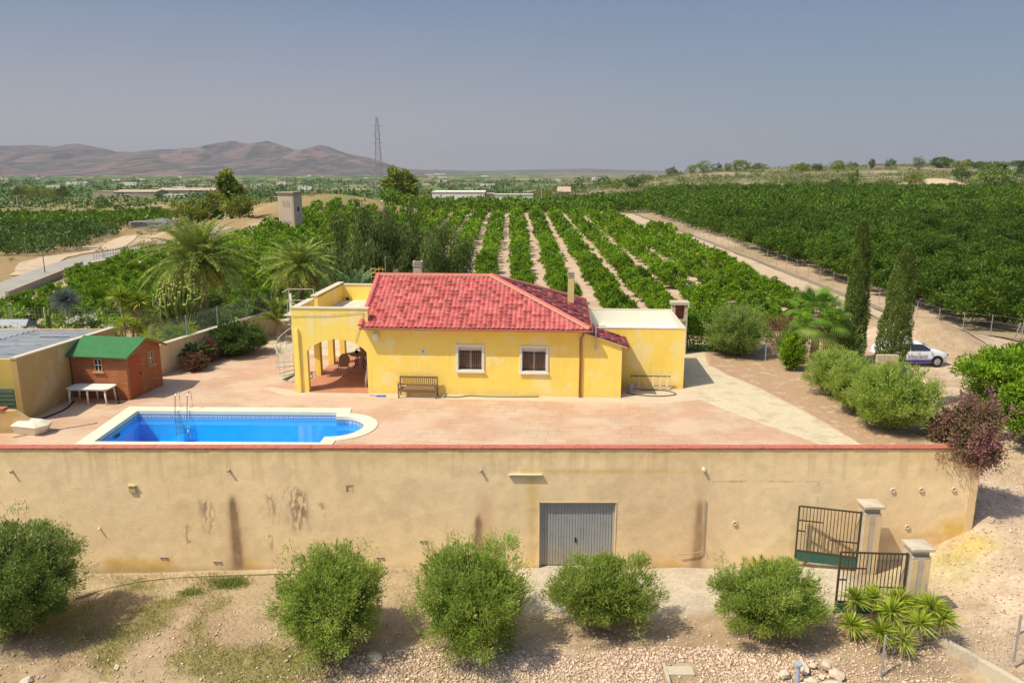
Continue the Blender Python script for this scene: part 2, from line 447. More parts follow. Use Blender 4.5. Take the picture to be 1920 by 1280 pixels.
def ribbon(name, pts, w, mat, dz=.05, step=1.5, wob=.0, kind="structure"):
    P = []
    for (x0, y0), (x1, y1) in zip(pts[:-1], pts[1:]):
        n = max(1, int(math.hypot(x1 - x0, y1 - y0) / step))
        for k in range(n): P.append((lerp(x0, x1, k / n), lerp(y0, y1, k / n)))
    P.append(pts[-1]); P = np.array(P, float)
    for _ in range(4): P[1:-1] = (P[:-2] + P[1:-1] * 2 + P[2:]) / 4
    T = np.gradient(P, axis=0); T /= np.linalg.norm(T, axis=1, keepdims=True); N = np.stack([-T[:, 1], T[:, 0]], 1)
    k = 7; t = np.linspace(-.5, .5, k)
    ws = np.full(len(P), float(w)) * (1 + wob * (fbm(P[:, 0], P[:, 1], .3) - .5) * 2)
    X = P[:, None, :] + N[:, None, :] * (t[None, :, None] * ws[:, None, None])
    x = X[..., 0].ravel(); y = X[..., 1].ravel(); z = hgt(x, y) + dz
    nR = len(P); i = np.arange((nR - 1) * (k - 1)); r = i // (k - 1); c = i % (k - 1); a = r * k + c
    return tag(np_mesh(name, np.stack([x, y, z], 1), np.stack([a, a + 1, a + k + 1, a + k], 1), mat, smooth=True), kind=kind)
M("dirt_track", [(.45, .34, .22), (.53, .41, .28), (.36, .26, .16)], scale=.5, detail=6, rough=.95, bump=.5, bscale=4, bdist=.05, fine=.12, fscale=8)
M("old_asphalt", [(.30, .28, .24), (.37, .34, .29)], scale=.4, rough=.9, bump=.2, bscale=20, fine=.08)
ribbon("dirt_track", [(a - 1.0, b) for a, b in R_ROAD], 3.6, "dirt_track", .06, wob=.2)
M("ditch_earth_shade", [(.22, .17, .12), (.30, .24, .17)], scale=1.2, rough=1, bump=.6, bscale=6)  # flat ditch ribbon: earth, with the gully's shadow put into the colour
ribbon("drainage_ditch", [(36.6, 49), (34.9, 60), (34.2, 75), (33.4, 100), (32.2, 130), (29.6, 186)], .9, "ditch_earth_shade", .10, wob=.5)
ribbon("lane", L_ROAD, 5.0, "old_asphalt", .10)
ribbon("valley_track", L_TRACK, 4.5, "dirt_track", .09, wob=.25)

# ---------------------------------------------------------------- mountains
M("mountain", [(.055, .06, .06), (.18, .125, .10), (.05, .065, .055), (.23, .15, .12), (.09, .08, .08)], scale=.0026, detail=8, stretch=(1, .3, .8), rough=1, fine=.15, fscale=.01, bump=.9, bscale=.006, bdist=60)
def ridge(name, D, pts, depth, seed, rough=.16):
    """a mountain range whose crest passes the given (bearing px, height px) at distance D"""
    px = np.array([p[0] for p in pts], float); py = np.array([p[1] for p in pts], float)
    n = 520; xs = np.linspace(px[0], px[-1], n); crest = np.interp(xs, px, py)
    X = (xs - 960) / 1440 * D; Z = (320 - crest) / 1440 * D
    m = 46; V = []
    for j in range(m):
        t = j / (m - 1)                       # 0 front foot .. 1 crest .. 2 back
        yy = D - depth * (1 - t) if t <= 1 else D
        prof = t ** 1.25
        amp = rough * 3.0 * (1 - abs(2 * t - 1) * .7)
        gx = X * (1 - .0 * t)
        rid = 1 - np.abs(2 * fbm(gx + seed * 1000 + 260 * (fbm(gx, np.full(n, yy), .0011, 2, 4) - .5), np.full(n, yy * .35), 1 / 520, 5, seed) - 1)
        z = -25 + (Z + 35) * prof * (1 - amp * 1.8 * (1 - rid) * (1.0 if t < 1 else 0)) * (1 + .0 * t)
        z = np.where(t >= .98, Z + 34 * (Z > 60) * (fbm(gx, np.full(n, 0.0), .0032, 5, seed) - .5), z)
        V.append(np.stack([gx, np.full(n, yy), z], 1))
    V.append(np.stack([X, np.full(n, D + depth * .7), np.full(n, -25.0)], 1)); m += 1
    V = np.concatenate(V); i = np.arange((m - 1) * (n - 1)); r = i // (n - 1); c = i % (n - 1); a = r * n + c
    tag(np_mesh(name, V, np.stack([a, a + 1, a + n + 1, a + n], 1), "mountain", smooth=False), kind="structure")
ridge("mountain", 9000, [(-500, 300), (-300, 285), (-120, 292), (-60, 276), (0, 276), (40, 273), (60, 276), (75, 272), (100, 274), (130, 276), (150, 273), (175, 272), (200, 277), (240, 285), (270, 287), (300, 281), (340, 280), (390, 277), (410, 275), (430, 269), (452, 266), (480, 271), (500, 269), (515, 266), (540, 273), (570, 283), (588, 280), (610, 274), (630, 278), (660, 287), (700, 296), (735, 308), (770, 316), (830, 320), (880, 325), (960, 332)], 3800, 3)
ridge("foothill", 5800, [(-200, 325), (-80, 312), (-40, 305), (0, 300), (30, 309), (60, 318), (90, 326), (130, 333), (200, 336)], 1300, 9, .2)
ridge("far_hill", 14000, [(700, 326), (820, 318), (900, 320), (960, 319), (1040, 317), (1100, 316), (1180, 319), (1300, 322), (1420, 330)], 3000, 21, .1)
# ---------------------------------------------------------------- built materials
M("stucco", None, scale=2, rough=.95, bump=.8, bscale=22, bdist=.03, spec=.1, fine=.05, fscale=30, attr="Col")
M("red_coping", [(.44, .11, .075), (.52, .16, .11), (.34, .10, .07)], scale=4, rough=.8, bump=.3, bscale=20, fine=.15, fscale=9)
M("yellow_paint", [(.95, .68, .125), (.97, .73, .17), (.93, .64, .11)], scale=.7, detail=6, rough=.9, bump=.25, bscale=25, spec=.15, fine=.04, fscale=60)
M("ochre_paint", [(.50, .33, .12), (.56, .38, .16)], scale=1.2, rough=.95, bump=.4, bscale=18, spec=.1)
M("tan_paint", [(.70, .50, .27), (.76, .57, .32), (.64, .45, .23)], scale=1.0, rough=.95, bump=.5, bscale=16, spec=.1)
M("cream_trim", [(.58, .50, .36), (.66, .58, .44)], scale=3, rough=.85, bump=.2)
M("white_trim", [(.78, .73, .62), (.72, .67, .57)], scale=3, rough=.7)
M("white_wash", [(.83, .79, .67), (.78, .74, .61)], scale=1, rough=.9, fine=.04)
M("roof_floor", [(.70, .62, .47), (.60, .53, .41), (.76, .68, .53)], scale=1.5, rough=.9)
M("ridge_tile", [(.58, .12, .11), (.64, .18, .15)], scale=6, rough=.8, fine=.15, fscale=10)
M("roof_tile", None, attr="Col", scale=1.1, detail=6, rough=.75, bump=.2, bscale=30, fine=.16, fscale=12)
M("mortar", [(.56, .38, .24), (.62, .44, .30)], scale=5, rough=.95, bump=.5)
M("gutter_red", [(.35, .12, .07), (.42, .16, .10)], scale=5, rough=.5)
M("terracotta_floor", [(.46, .19, .11), (.54, .25, .15)], scale=2, rough=.6, spec=.4)
M("dark_wood", [(.10, .055, .03), (.16, .09, .05)], scale=8, rough=.7, stretch=(1, 1, 8))
M("bench_wood", [(.20, .12, .075), (.28, .17, .11)], scale=9, rough=.75)
M("bar_brown", [(.05, .03, .02)], rough=.5)
M("shutter_brown", [(.24, .15, .10), (.30, .19, .13)], scale=8, rough=.6)
M("red_wood", [(.42, .15, .055), (.33, .12, .05), (.48, .20, .085)], scale=2.2, rough=.75, fine=.1, fscale=18, stretch=(1, 1, 5))
M("red_door", [(.42, .10, .035), (.36, .085, .03)], scale=3, rough=.7, stretch=(5, 5, 1))
M("wood_trim", [(.50, .28, .14)], scale=3)
M("green_felt", [(.045, .16, .055), (.055, .19, .07)], scale=4, rough=.95, fine=.08)
M("glass_dark", [(.03, .035, .045)], rough=.08, spec=.7, fine=0)
M("white_plastic", [(.78, .77, .72)], rough=.4, fine=.03)
M("cream_plastic", [(.72, .66, .50), (.64, .58, .43)], scale=3, rough=.5)
M("steel", [(.62, .62, .62)], rough=.25, metal=1, fine=0)
M("galvanised", [(.42, .43, .42), (.52, .52, .50)], scale=6, rough=.45, metal=.6)
M("grey_roofing", [(.17, .19, .22), (.25, .27, .30), (.12, .14, .17)], scale=1.2, rough=.6, metal=.2, stretch=(1, 5, 1))
M("pale_roofing", [(.30, .32, .34), (.25, .27, .29)], scale=1.5, rough=.6, metal=.2)
M("white_metal", [(.58, .56, .50), (.46, .43, .37)], scale=6, rough=.5)
M("green_metal", [(.025, .09, .07), (.035, .12, .09), (.10, .08, .05)], scale=5, rough=.5)
M("gate_metal", [(.07, .055, .035), (.10, .075, .045)], scale=6, rough=.55, metal=.3)
M("fence_green", [(.08, .13, .075), (.10, .15, .09)], scale=5, rough=.6)
M("concrete", [(.47, .41, .30), (.54, .47, .36), (.40, .34, .25)], scale=2.5, detail=6, rough=.95, bump=.4, bscale=15, fine=.08)
M("concrete_dark", [(.34, .29, .22), (.42, .36, .27)], scale=2.5, rough=.95, bump=.4, bscale=15)
M("wicker", [(.30, .20, .12), (.38, .27, .17)], scale=20, rough=.8, bump=.5, bscale=90)
M("black", [(.02, .02, .02)], rough=.6, fine=0)
M("hose_tan", [(.42, .34, .18)], rough=.6)
M("hose_green", [(.05, .12, .06)], rough=.5)
M("blue_plastic", [(.03, .13, .50)], rough=.4)
M("brick", [(.33, .10, .065), (.42, .16, .10)], scale=12, rough=.9)
M("stone", [(.54, .42, .30), (.62, .52, .40), (.42, .33, .25)], scale=2, rough=.95, bump=.5, bscale=12, fine=.1, objrand=.15)

def weathered(name, patch, dirt, zhi=.55):
    """faded patches and splash dirt with ragged edges on a painted wall"""
    m = MATS[name]; nt = m.node_tree; b = nt.nodes["Principled BSDF"]; src = b.inputs["Base Color"].links[0].from_socket
    tc = nt.nodes.new("ShaderNodeTexCoord").outputs["Object"]; sx = nt.nodes.new("ShaderNodeSeparateXYZ"); nt.links.new(tc, sx.inputs[0])
    f = nt.nodes.new("ShaderNodeMapRange"); f.inputs[1].default_value = .54; f.inputs[2].default_value = .60; f.inputs[3].default_value = 0; f.inputs[4].default_value = .7
    nt.links.new(_noise(nt, tc, .75, 7, .62), f.inputs[0])
    mx = nt.nodes.new("ShaderNodeMix"); mx.data_type = 'RGBA'; mx.inputs[7].default_value = (*patch, 1); nt.links.new(f.outputs[0], mx.inputs[0]); nt.links.new(src, mx.inputs[6])
    ad = nt.nodes.new("ShaderNodeMath"); ad.operation = 'MULTIPLY_ADD'; ad.inputs[1].default_value = .9; nt.links.new(_noise(nt, tc, 2.2, 7, .65), ad.inputs[0]); nt.links.new(sx.outputs[2], ad.inputs[2])
    g = nt.nodes.new("ShaderNodeMapRange"); g.inputs[1].default_value = zhi + .35; g.inputs[2].default_value = zhi - .05; g.inputs[3].default_value = 0; g.inputs[4].default_value = .45; nt.links.new(ad.outputs[0], g.inputs[0])
    m2 = nt.nodes.new("ShaderNodeMix"); m2.data_type = 'RGBA'; m2.inputs[7].default_value = (*dirt, 1); nt.links.new(g.outputs[0], m2.inputs[0]); nt.links.new(mx.outputs[2], m2.inputs[6])
    # faint rain streaks
    s_ = nt.nodes.new("ShaderNodeMapRange"); s_.inputs[1].default_value = .55; s_.inputs[2].default_value = .75; s_.inputs[3].default_value = 0; s_.inputs[4].default_value = .4
    nt.links.new(_noise(nt, tc, 1.6, 4, .6, (4, 4, .25)), s_.inputs[0])
    m3 = nt.nodes.new("ShaderNodeMix"); m3.data_type = 'RGBA'; m3.inputs[7].default_value = (*dirt, 1); nt.links.new(s_.outputs[0], m3.inputs[0]); nt.links.new(m2.outputs[2], m3.inputs[6]); nt.links.new(m3.outputs[2], b.inputs["Base Color"])
weathered("yellow_paint", (.92, .76, .36), (.66, .50, .22))
weathered("tan_paint", (.76, .60, .38), (.46, .34, .20)); weathered("ochre_paint", (.58, .44, .24), (.36, .26, .14))
# ---------------------------------------------------------------- big retaining wall
WALL_Y = 26.5
def wall_colour(x, z):
    base = np.tile(np.array([.93, .71, .42]), (len(x), 1))
    def mixc(a, b, t): return a + (np.array(b) - a) * np.clip(t, 0, 1)[:, None]
    n = fbm(x, z, .6, 4); n2 = fbm(x, z, 3.0, 3, 4); nf = fbm(x, z, 7.0, 3, 9)
    c = mixc(base, (.90, .72, .44), sstep(.45, .65, n) * .35)
    c = mixc(c, (.80, .58, .31), sstep(.5, .72, fbm(x, z, .35, 3, 7)) * .3)
    c = mixc(c, (.55, .41, .14), sstep(-.75, -.12, z + (n2 - .5) * .5) * .35)
    c = mixc(c, (.72, .43, .08), sstep(-4.15, -4.7, z + (n2 - .5) * .5) * sstep(.42, .62, fbm(x, z * .3, .5, 2, 3)) * .75)
    c = mixc(c, (.44, .34, .22), sstep(-4.6, -4.95, z + (n2 - .5) * .2) * .7)
    def streak(x0, ztop, zbot, w0, w1, col, a, full=.35):
        nonlocal c
        t = np.clip((ztop - z) / (ztop - zbot), 0, 1)
        w = w0 + (w1 - w0) * t
        m = np.exp(-((x - x0 + (n2 - .5) * .12) / w) ** 2 * 1.2) * sstep(0, full, t) * (z < ztop) * (z > zbot - .3)
        c = mixc(c, col, m * a * (.6 + .6 * nf))
    streak(-10.35, -1.7, -4.9, .12, .22, (.15, .12, .065), 1.9, .2)
    streak(-10.3, -1.3, -4.9, .2, .7, (.60, .36, .20), .5)
    streak(-1.25, -2.4, -4.9, .08, .26, (.17, .15, .085), 1.7, .25)
    streak(-1.0, -1.2, -4.9, .2, .6, (.68, .38, .25), .6)
    streak(6.98, -1.9, -4.9, .10, .20, (.15, .13, .08), 1.9, .2)
    streak(6.95, -.95, -4.9, .1, .45, (.60, .36, .2), .5)
    for x0, z0, z1, w in ((-9.0, -1.6, -3.2, .14), (-8.15, -1.5, -3.6, .34), (-7.85, -1.7, -3.0, .2), (-7.1, -2.0, -3.2, .1), (-11.4, -2.0, -3.6, .25), (-12.2, -3.0, -4.2, .12), (-9.1, -3.4, -4.3, .1)):
        m = np.exp(-((x - x0 - (z - z0) * -.12) / w) ** 2) * sstep(z1, z1 + .5, z) * sstep(z0 + .05, z0 - .15, z) * sstep(.42, .6, fbm(x * 3, z * .9, 4.0, 3, 6))
        c = mixc(c, (.30, .19, .12), m * .8)
    # yellowed render round the lamp and the garage door
    band = np.exp(-((z + .92) / .10) ** 2) * (x > .3) * (x < 7.2)
    c = mixc(c, (.72, .46, .12), band * .5 * (.5 + n2))
    c = mixc(c, (.72, .46, .13), np.exp(-((x - .75) / .22) ** 2) * (z < -1.0) * .5 * (.4 + n2))
    c = mixc(c, (.66, .42, .25), sstep(2.6, .5, np.hypot((x - 5.6) / 1.5, (z + 3.2) / 1.8)) * .35)
    c = mixc(c, (.74, .46, .07), sstep(1.4, .2, np.hypot((x - 17) / 1.6, (z + 3.4) / .7) + (n2 - .5)) * .8)
    c = mixc(c, (.70, .42, .22), sstep(1.3, .2, np.hypot((x - 15.4) / 2.0, (z + 3.7) / .5) + (n2 - .5)) * .5)
    drip = sstep(.52, .66, fbm(x * 5.5, z * .22, 1.0, 4, 12)) * sstep(-1.5, -.3, z + (fbm(x, z * 0, 1.7, 3, 2) - .5) * 1.6)
    c = mixc(c, (.52, .40, .20), drip * .3)
    hair = np.exp(-((z + 1.32 + .10 * (fbm(x, z * 0, 1.1, 4, 5) - .5)) / .012) ** 2) * ((x > 7.4) & (x < 11.5)) + np.exp(-((x - 11.3 - .3 * (fbm(z, z * 0, 2.0, 3, 5) - .5)) / .014) ** 2) * ((z < -1.3) & (z > -2.2))
    c = mixc(c, (.38, .28, .17), hair * .7)
    c = mixc(c, (.60, .47, .27), sstep(.55, .7, fbm(x, z, 1.3, 5, 33)) * .25)
    c *= (1 + (nf - .5) * .12)[:, None]
    return c
def grid_face(name, x0, x1, z0, z1, y, step, mat, parent, holes=(), rough=.02):
    xs = sorted(set(list(np.arange(x0, x1, step)) + [x1] + [h[i] for h in holes for i in (0, 1)]))
    zs = sorted(set(list(np.arange(z0, z1, step)) + [z1] + [h[i] for h in holes for i in (2, 3)]))
    hx = [h[i] for h in holes for i in (0, 1)]; hz = [h[i] for h in holes for i in (2, 3)]
    xs = [a for a in xs if a in hx or all(abs(a - b) > .04 for b in hx)]; zs = [a for a in zs if a in hz or all(abs(a - b) > .04 for b in hz)]
    xs = np.array(xs); zs = np.array(zs); nx = len(xs)
    X, Z = np.meshgrid(xs, zs); x = X.ravel(); z = Z.ravel()
    i = np.arange((len(zs) - 1) * (nx - 1)); r = i // (nx - 1); c = i % (nx - 1); a = r * nx + c
    cx = (xs[c] + xs[c + 1]) / 2; cz = (zs[r] + zs[r + 1]) / 2; keep = np.ones(len(i), bool)
    for h in holes: keep &= ~((cx > h[0]) & (cx < h[1]) & (cz > h[2]) & (cz < h[3]))
    q = np.stack([a, a + 1, a + nx + 1, a + nx], 1)[keep]
    yy = y + (fbm(x, z, 2.2, 3, 1) - .5) * rough
    return x, z, yy, q
def garage_paint():
    m = M("garage_grey", [(.33, .35, .36), (.37, .38, .38), (.30, .31, .31)], scale=2.5, detail=6, rough=.55, metal=.1, fine=.08)
    nt = m.node_tree; b = nt.nodes["Principled BSDF"]; src = b.inputs["Base Color"].links[0].from_socket
    tc = nt.nodes.new("ShaderNodeTexCoord").outputs["Object"]; sx = nt.nodes.new("ShaderNodeSeparateXYZ"); nt.links.new(tc, sx.inputs[0])
    ad = nt.nodes.new("ShaderNodeMath"); ad.operation = 'MULTIPLY_ADD'; ad.inputs[1].default_value = .35; nt.links.new(_noise(nt, tc, 6, 5), ad.inputs[0]); nt.links.new(sx.outputs[2], ad.inputs[2])
    mr = nt.nodes.new("ShaderNodeMapRange"); mr.inputs[1].default_value = 1.15; mr.inputs[2].default_value = .75; mr.inputs[3].default_value = 0; mr.inputs[4].default_value = .55; nt.links.new(ad.outputs[0], mr.inputs[0])
    mx = nt.nodes.new("ShaderNodeMix"); mx.data_type = 'RGBA'; mx.inputs[7].default_value = (.42, .34, .24, 1); nt.links.new(mr.outputs[0], mx.inputs[0]); nt.links.new(src, mx.inputs[6]); nt.links.new(mx.outputs[2], b.inputs["Base Color"])
    return m
def build_wall():
    w = empty("retaining_wall", (0, 26.5, -4.8), 0, "long tan stucco retaining wall with dark rust streaks and red coping below the pool terrace", "wall")
    hole = (1.03, 3.85, -4.95, -2.12)
    small = [(-6.12, -5.86, -1.72, -1.46)]
    x, z, y, q = grid_face("f", -46, 17.2, -5.6, -.06, WALL_Y, .055, None, None, [hole] + small)
    n = len(x)
    # right end turns back along the drive
    v = np.stack([x, y - 26.5, z + 4.8], 1)
    np_mesh("wall_face", v, q, "stucco", w, col=wall_colour(x, z), smooth=True)
    b = MB()
    b.box(-46, 1.03, .03, .32, -.8, 4.72).box(3.85, 17.15, .03, .32, -.8, 4.72).box(1.03, 3.85, .03, .32, 2.68, 4.72)
    # jambs and lintel that face into the garage opening
    b.box(1.0, 1.028, -.02, .3, -.2, 2.7).box(3.852, 3.88, -.02, .3, -.2, 2.7).box(1.03, 3.85, -.015, .3, 2.66, 2.679)
    b.build("wall_core", "tan_paint", w)
    e = MB(); pts = [(17.17, -.02, .3), (17.5, 2, .3), (18.1, 5.0, .3), (20.1, 9.6, .3), (20.8, 13.5, .3)]
    for p0, p1 in zip(pts[:-1], pts[1:]):
        e.add([(p0[0], p0[1], .5), (p1[0], p1[1], .5), (p1[0], p1[1], 4.70), (p0[0], p0[1], 4.74), (p0[0]-.3, p0[1], .5), (p1[0]-.3, p1[1], .5), (p1[0]-.3, p1[1], 4.70), (p0[0]-.3, p0[1], 4.74)],
              [(0,1,2,3),(4,7,6,5),(3,2,6,7),(0,3,7,4),(1,5,6,2)])
    e.build("return_wall", "tan_paint", w)
    # red tile coping with an uneven edge
    c = MB(); xx = -46.0; rr = random.Random(3)
    while xx < 16.2:
        L = min(.42, 16.25 - xx); dz = rr.uniform(-.008, .008); dy = rr.uniform(-.006, .006)
        c.box(xx, xx + L - .008, -.045 + dy, .31, 4.772 + dz * .4, 4.812 + dz * .4); xx += L
    c.build("coping", "red_coping", w)
    c = MB(); xx = 16.26
    while xx < 17.1: c.box(xx, xx + .30, -.05, .34, 4.72, 4.765); xx += .31
    c.build("coping", "cream_trim", w)
    # garage door
    g = MB(); xx = 1.13
    while xx < 3.74:
        g.box(xx, xx + .088, .155, .19, .06, 2.50); xx += .1045
    g.box(1.10, 3.78, .19, .20, .05, 2.52)
    d = g.build("garage_door", garage_paint(), w)
    f = MB(); f.box(1.03, 1.12, .13, .24, 0, 2.66).box(3.76, 3.85, .13, .24, 0, 2.66).box(1.12, 3.76, .13, .24, 2.52, 2.66)
    f.build("door_frame", M("garage_frame", [(.40, .41, .40)], rough=.5), d)
    dm = MB(); dm.box(1.13, 3.745, .1575, .159, .06, .72)
    h = MB(); h.box(2.36, 2.42, .12, .165, 1.0, 1.18).tube([(2.39, .13, 1.06), (2.44, .11, 1.03)], .012)
    h.build("handle", "black", d)
    # outlets
    def spout(x, z, L=.12, r=.045, m="concrete_dark"):
        s = MB(); s.tube([(x, .06, z), (x, -L, z - .04)], r, 10); s.tube([(x, -L - .002, z - .04), (x, -L - .006, z - .04)], r * .7, 10)
        s.build("drain_spout", m, w)
    for x, z in ((-18.35, 3.92), (-10.38, 3.96), (-1.14, 3.96)): spout(x, z)
    spout(7.03, 4.0, .12, .06, "white_trim"); spout(-15.4, 1.65, .12, .03, "white_trim")
    def ring(x, z):
        s = MB(); p = [(x + .07 * math.cos(a), -.035, z + .07 * math.sin(a)) for a in np.linspace(0, 2 * PI, 13)]
        s.tube(p, .03, 6, cap=False); s.build("drain_ring", "cream_trim", w)
    for x, z in ((14.05, 3.16), (15.1, 3.18), (16.3, 3.2), (14.75, 1.7), (8.3, 1.85)): ring(x, z)
    for x, z in ((-13.2, .42), (-11.2, .25), (-5.05, .42), (-3.4, 1.1), (-.75, 1.1)):
        s = MB()
        for k in (0, .17): s.prism([[(x + k - .06, z - .035), (x + k + .06, z - .035), (x + k + .06, z + .035), (x + k - .06, z + .035)], [(x + k - .042, z - .02), (x + k - .042, z + .02), (x + k + .042, z + .02), (x + k + .042, z - .02)]], -.035, .02)
        s.build("weep_hole", "concrete_dark", w)
        s = MB()
        for k in (0, .17): s.box(x + k - .04, x + k + .04, -.018, .0, z - .02, z + .02)
        s.build("weep_hole", "black", w)
    s = MB(); s.box(-14.12, -13.88, -.07, .03, 3.08, 3.32).box(-14.14, -13.86, -.10, .02, 3.325, 3.36); s.build("junction_box", M("box_yellow", [(.52, .46, .20)], rough=.7), w)
    s = MB(); s.box(-6.12, -5.86, .12, .14, 3.05, 3.37).box(-6.12, -6.1, 0, .12, 3.05, 3.37).box(-5.88, -5.86, 0, .12, 3.05, 3.37); s.build("vent_niche", "ochre_paint", w)
    s = MB(); s.box(-.1, 1.08, -.10, .02, 3.70, 3.78).box(-.13, 1.11, -.13, .02, 3.785, 3.80); s.build("wall_lamp", M("lamp_cream", [(.60, .56, .36)], rough=.5), w, bevel=.01)
    s = MB(); s.tube([(7.14, -.05, 2.8), (7.15, -.05, 1.0), (7.1, -.07, .72), (6.9, -.09, .68), (6.25, -.10, .62)], .018, 6); s.tube([(7.15, -.05, 1.0), (7.22, -.1, .7)], .016, 6); s.build("standpipe", "concrete_dark", w)
build_wall()

# ---------------------------------------------------------------- terrace and pool
rrad = 1.16
def arc(cx, cy, r, a0, a1, n=14, ry=None): return [(cx + r * math.cos(math.radians(lerp(a0, a1, i / n))), cy + (ry or r) * math.sin(math.radians(lerp(a0, a1, i / n)))) for i in range(n + 1)]
POOL = [(-15.55, 27.10), (-7.12, 26.98), (-7.10, 27.62)] + arc(-7.0, 28.86, 1.14, -78, 84, 16, 1.24) + [(-7.22, 30.10), (-7.30, 30.66), (-15.72, 30.86)]
COP = [(-16.12, 26.80), (-6.62, 26.80), (-6.60, 27.25)] + arc(-6.9, 28.86, 1.58, -76, 82, 16, 1.66) + [(-6.72, 30.5), (-6.80, 31.22), (-16.36, 31.42)]
M("paving", [(.60, .37, .255), (.52, .335, .22), (.58, .43, .30), (.64, .385, .29)], scale=.35, detail=7, rough=.9, bump=.25, bscale=12, spec=.15, fine=.07, fscale=25)
def paving_detail():
    m = MATS["paving"]; nt = m.node_tree; b = nt.nodes["Principled BSDF"]
    src = b.inputs["Base Color"].links[0].from_socket
    tc = nt.nodes.new("ShaderNodeTexCoord").outputs["Object"]
    # stamped joints, broken up by wear
    mp = nt.nodes.new("ShaderNodeMapping"); mp.inputs["Rotation"].default_value = (0, 0, .12); nt.links.new(tc, mp.inputs[0])
    br = nt.nodes.new("ShaderNodeTexBrick"); br.inputs["Scale"].default_value = 1.0; br.inputs["Mortar Size"].default_value = .018; br.inputs["Mortar Smooth"].default_value = .6
    br.inputs["Brick Width"].default_value = .8; br.inputs["Row Height"].default_value = .45
    br.inputs["Color1"].default_value = (1, 1, 1, 1); br.inputs["Color2"].default_value = (.90, .89, .86, 1); br.inputs["Mortar"].default_value = (.58, .55, .52, 1)
    nt.links.new(mp.outputs[0], br.inputs["Vector"])
    fac = nt.nodes.new("ShaderNodeMapRange"); fac.inputs[1].default_value = .4; fac.inputs[2].default_value = .62; fac.inputs[3].default_value = .12; fac.inputs[4].default_value = .7
    nt.links.new(_noise(nt, tc, .5, 4), fac.inputs[0])
    mx = nt.nodes.new("ShaderNodeMix"); mx.data_type = 'RGBA'; mx.blend_type = 'MULTIPLY'
    nt.links.new(fac.outputs[0], mx.inputs[0]); nt.links.new(src, mx.inputs[6]); nt.links.new(br.outputs[0], mx.inputs[7])
    # grey worn stains
    st = nt.nodes.new("ShaderNodeMapRange"); st.inputs[1].default_value = .54; st.inputs[2].default_value = .68; st.inputs[3].default_value = 0; st.inputs[4].default_value = .55
    nt.links.new(_noise(nt, tc, .55, 8, .7), st.inputs[0])
    m2 = nt.nodes.new("ShaderNodeMix"); m2.data_type = 'RGBA'; m2.inputs[7].default_value = (.42, .34, .25, 1)
    nt.links.new(st.outputs[0], m2.inputs[0]); nt.links.new(mx.outputs[2], m2.inputs[6]); nt.links.new(m2.outputs[2], b.inputs["Base Color"])
paving_detail()
M("yard_gravel", [(.53, .44, .29), (.60, .51, .35), (.45, .37, .24)], scale=1.0, detail=7, rough=.95, bump=.5, bscale=25, fine=.15, fscale=14)
M("bed_soil", [(.46, .31, .19), (.38, .25, .15), (.54, .40, .26)], scale=1.6, detail=7, rough=.95, bump=.6, bscale=14, fine=.18, fscale=10)
M("patched_cement", [(.55, .43, .31), (.60, .48, .35)], scale=1.2, rough=.9, fine=.08)
def sheet(name, loops, z, mat, kind="structure", th=.0):
    if not isinstance(loops[0][0], (tuple, list)): loops = [loops]
    flat = [p for l in loops for p in l]
    tri = tessellate_polygon([[Vector((p[0], p[1], 0)) for p in l] for l in loops])
    b = MB(); b.add([(x, y, z) for x, y in flat], [tuple(t) for t in tri])
    o = b.build(name, mat); 
    if o.data.polygons[0].normal.z < 0: o.data.flip_normals()
    return tag(o, kind=kind)
sheet("terrace", [TERR, COP[::-1]], 0.0, "paving")
YG = [(8.0, 33.2), (8.7, 31.6), (9.9, 29.3), (11.4, 26.82), (12.9, 26.82), (12.6, 28.5), (12.1, 31.5), (11.4, 34.5), (10.6, 36.8), (10.2, 38.8), (10.6, 41), (12, 44), (4, 46), (-8.5, 46), (-14.2, 46), (-14.3, 43), (-12.6, 41.6), (-10.6, 40.9), (-8, 40.2), (-2, 40.4), (7.8, 39.6), (8.3, 36)]
sheet("yard_gravel", YG, .005, "yard_gravel")
sheet("garden_soil", [(12.9, 26.82), (16.8, 26.8), (17.8, 31), (19.75, 36), (20.4, 40), (19.3, 43.2), (12.1, 44), (10.8, 41), (10.3, 38.8), (10.75, 36.8), (11.55, 34.5), (12.25, 31.5), (12.75, 28.5)], .009, "bed_soil")
sheet("cement_strip", [(-10.1, 33.1), (4.9, 32.0), (6.5, 31.9), (8.6, 32.6), (8.4, 34.2), (4.9, 33.5), (4.9, 32.9), (-9.9, 33.8), (-11.2, 34.6), (-11.6, 34.3)], .004, "patched_cement")

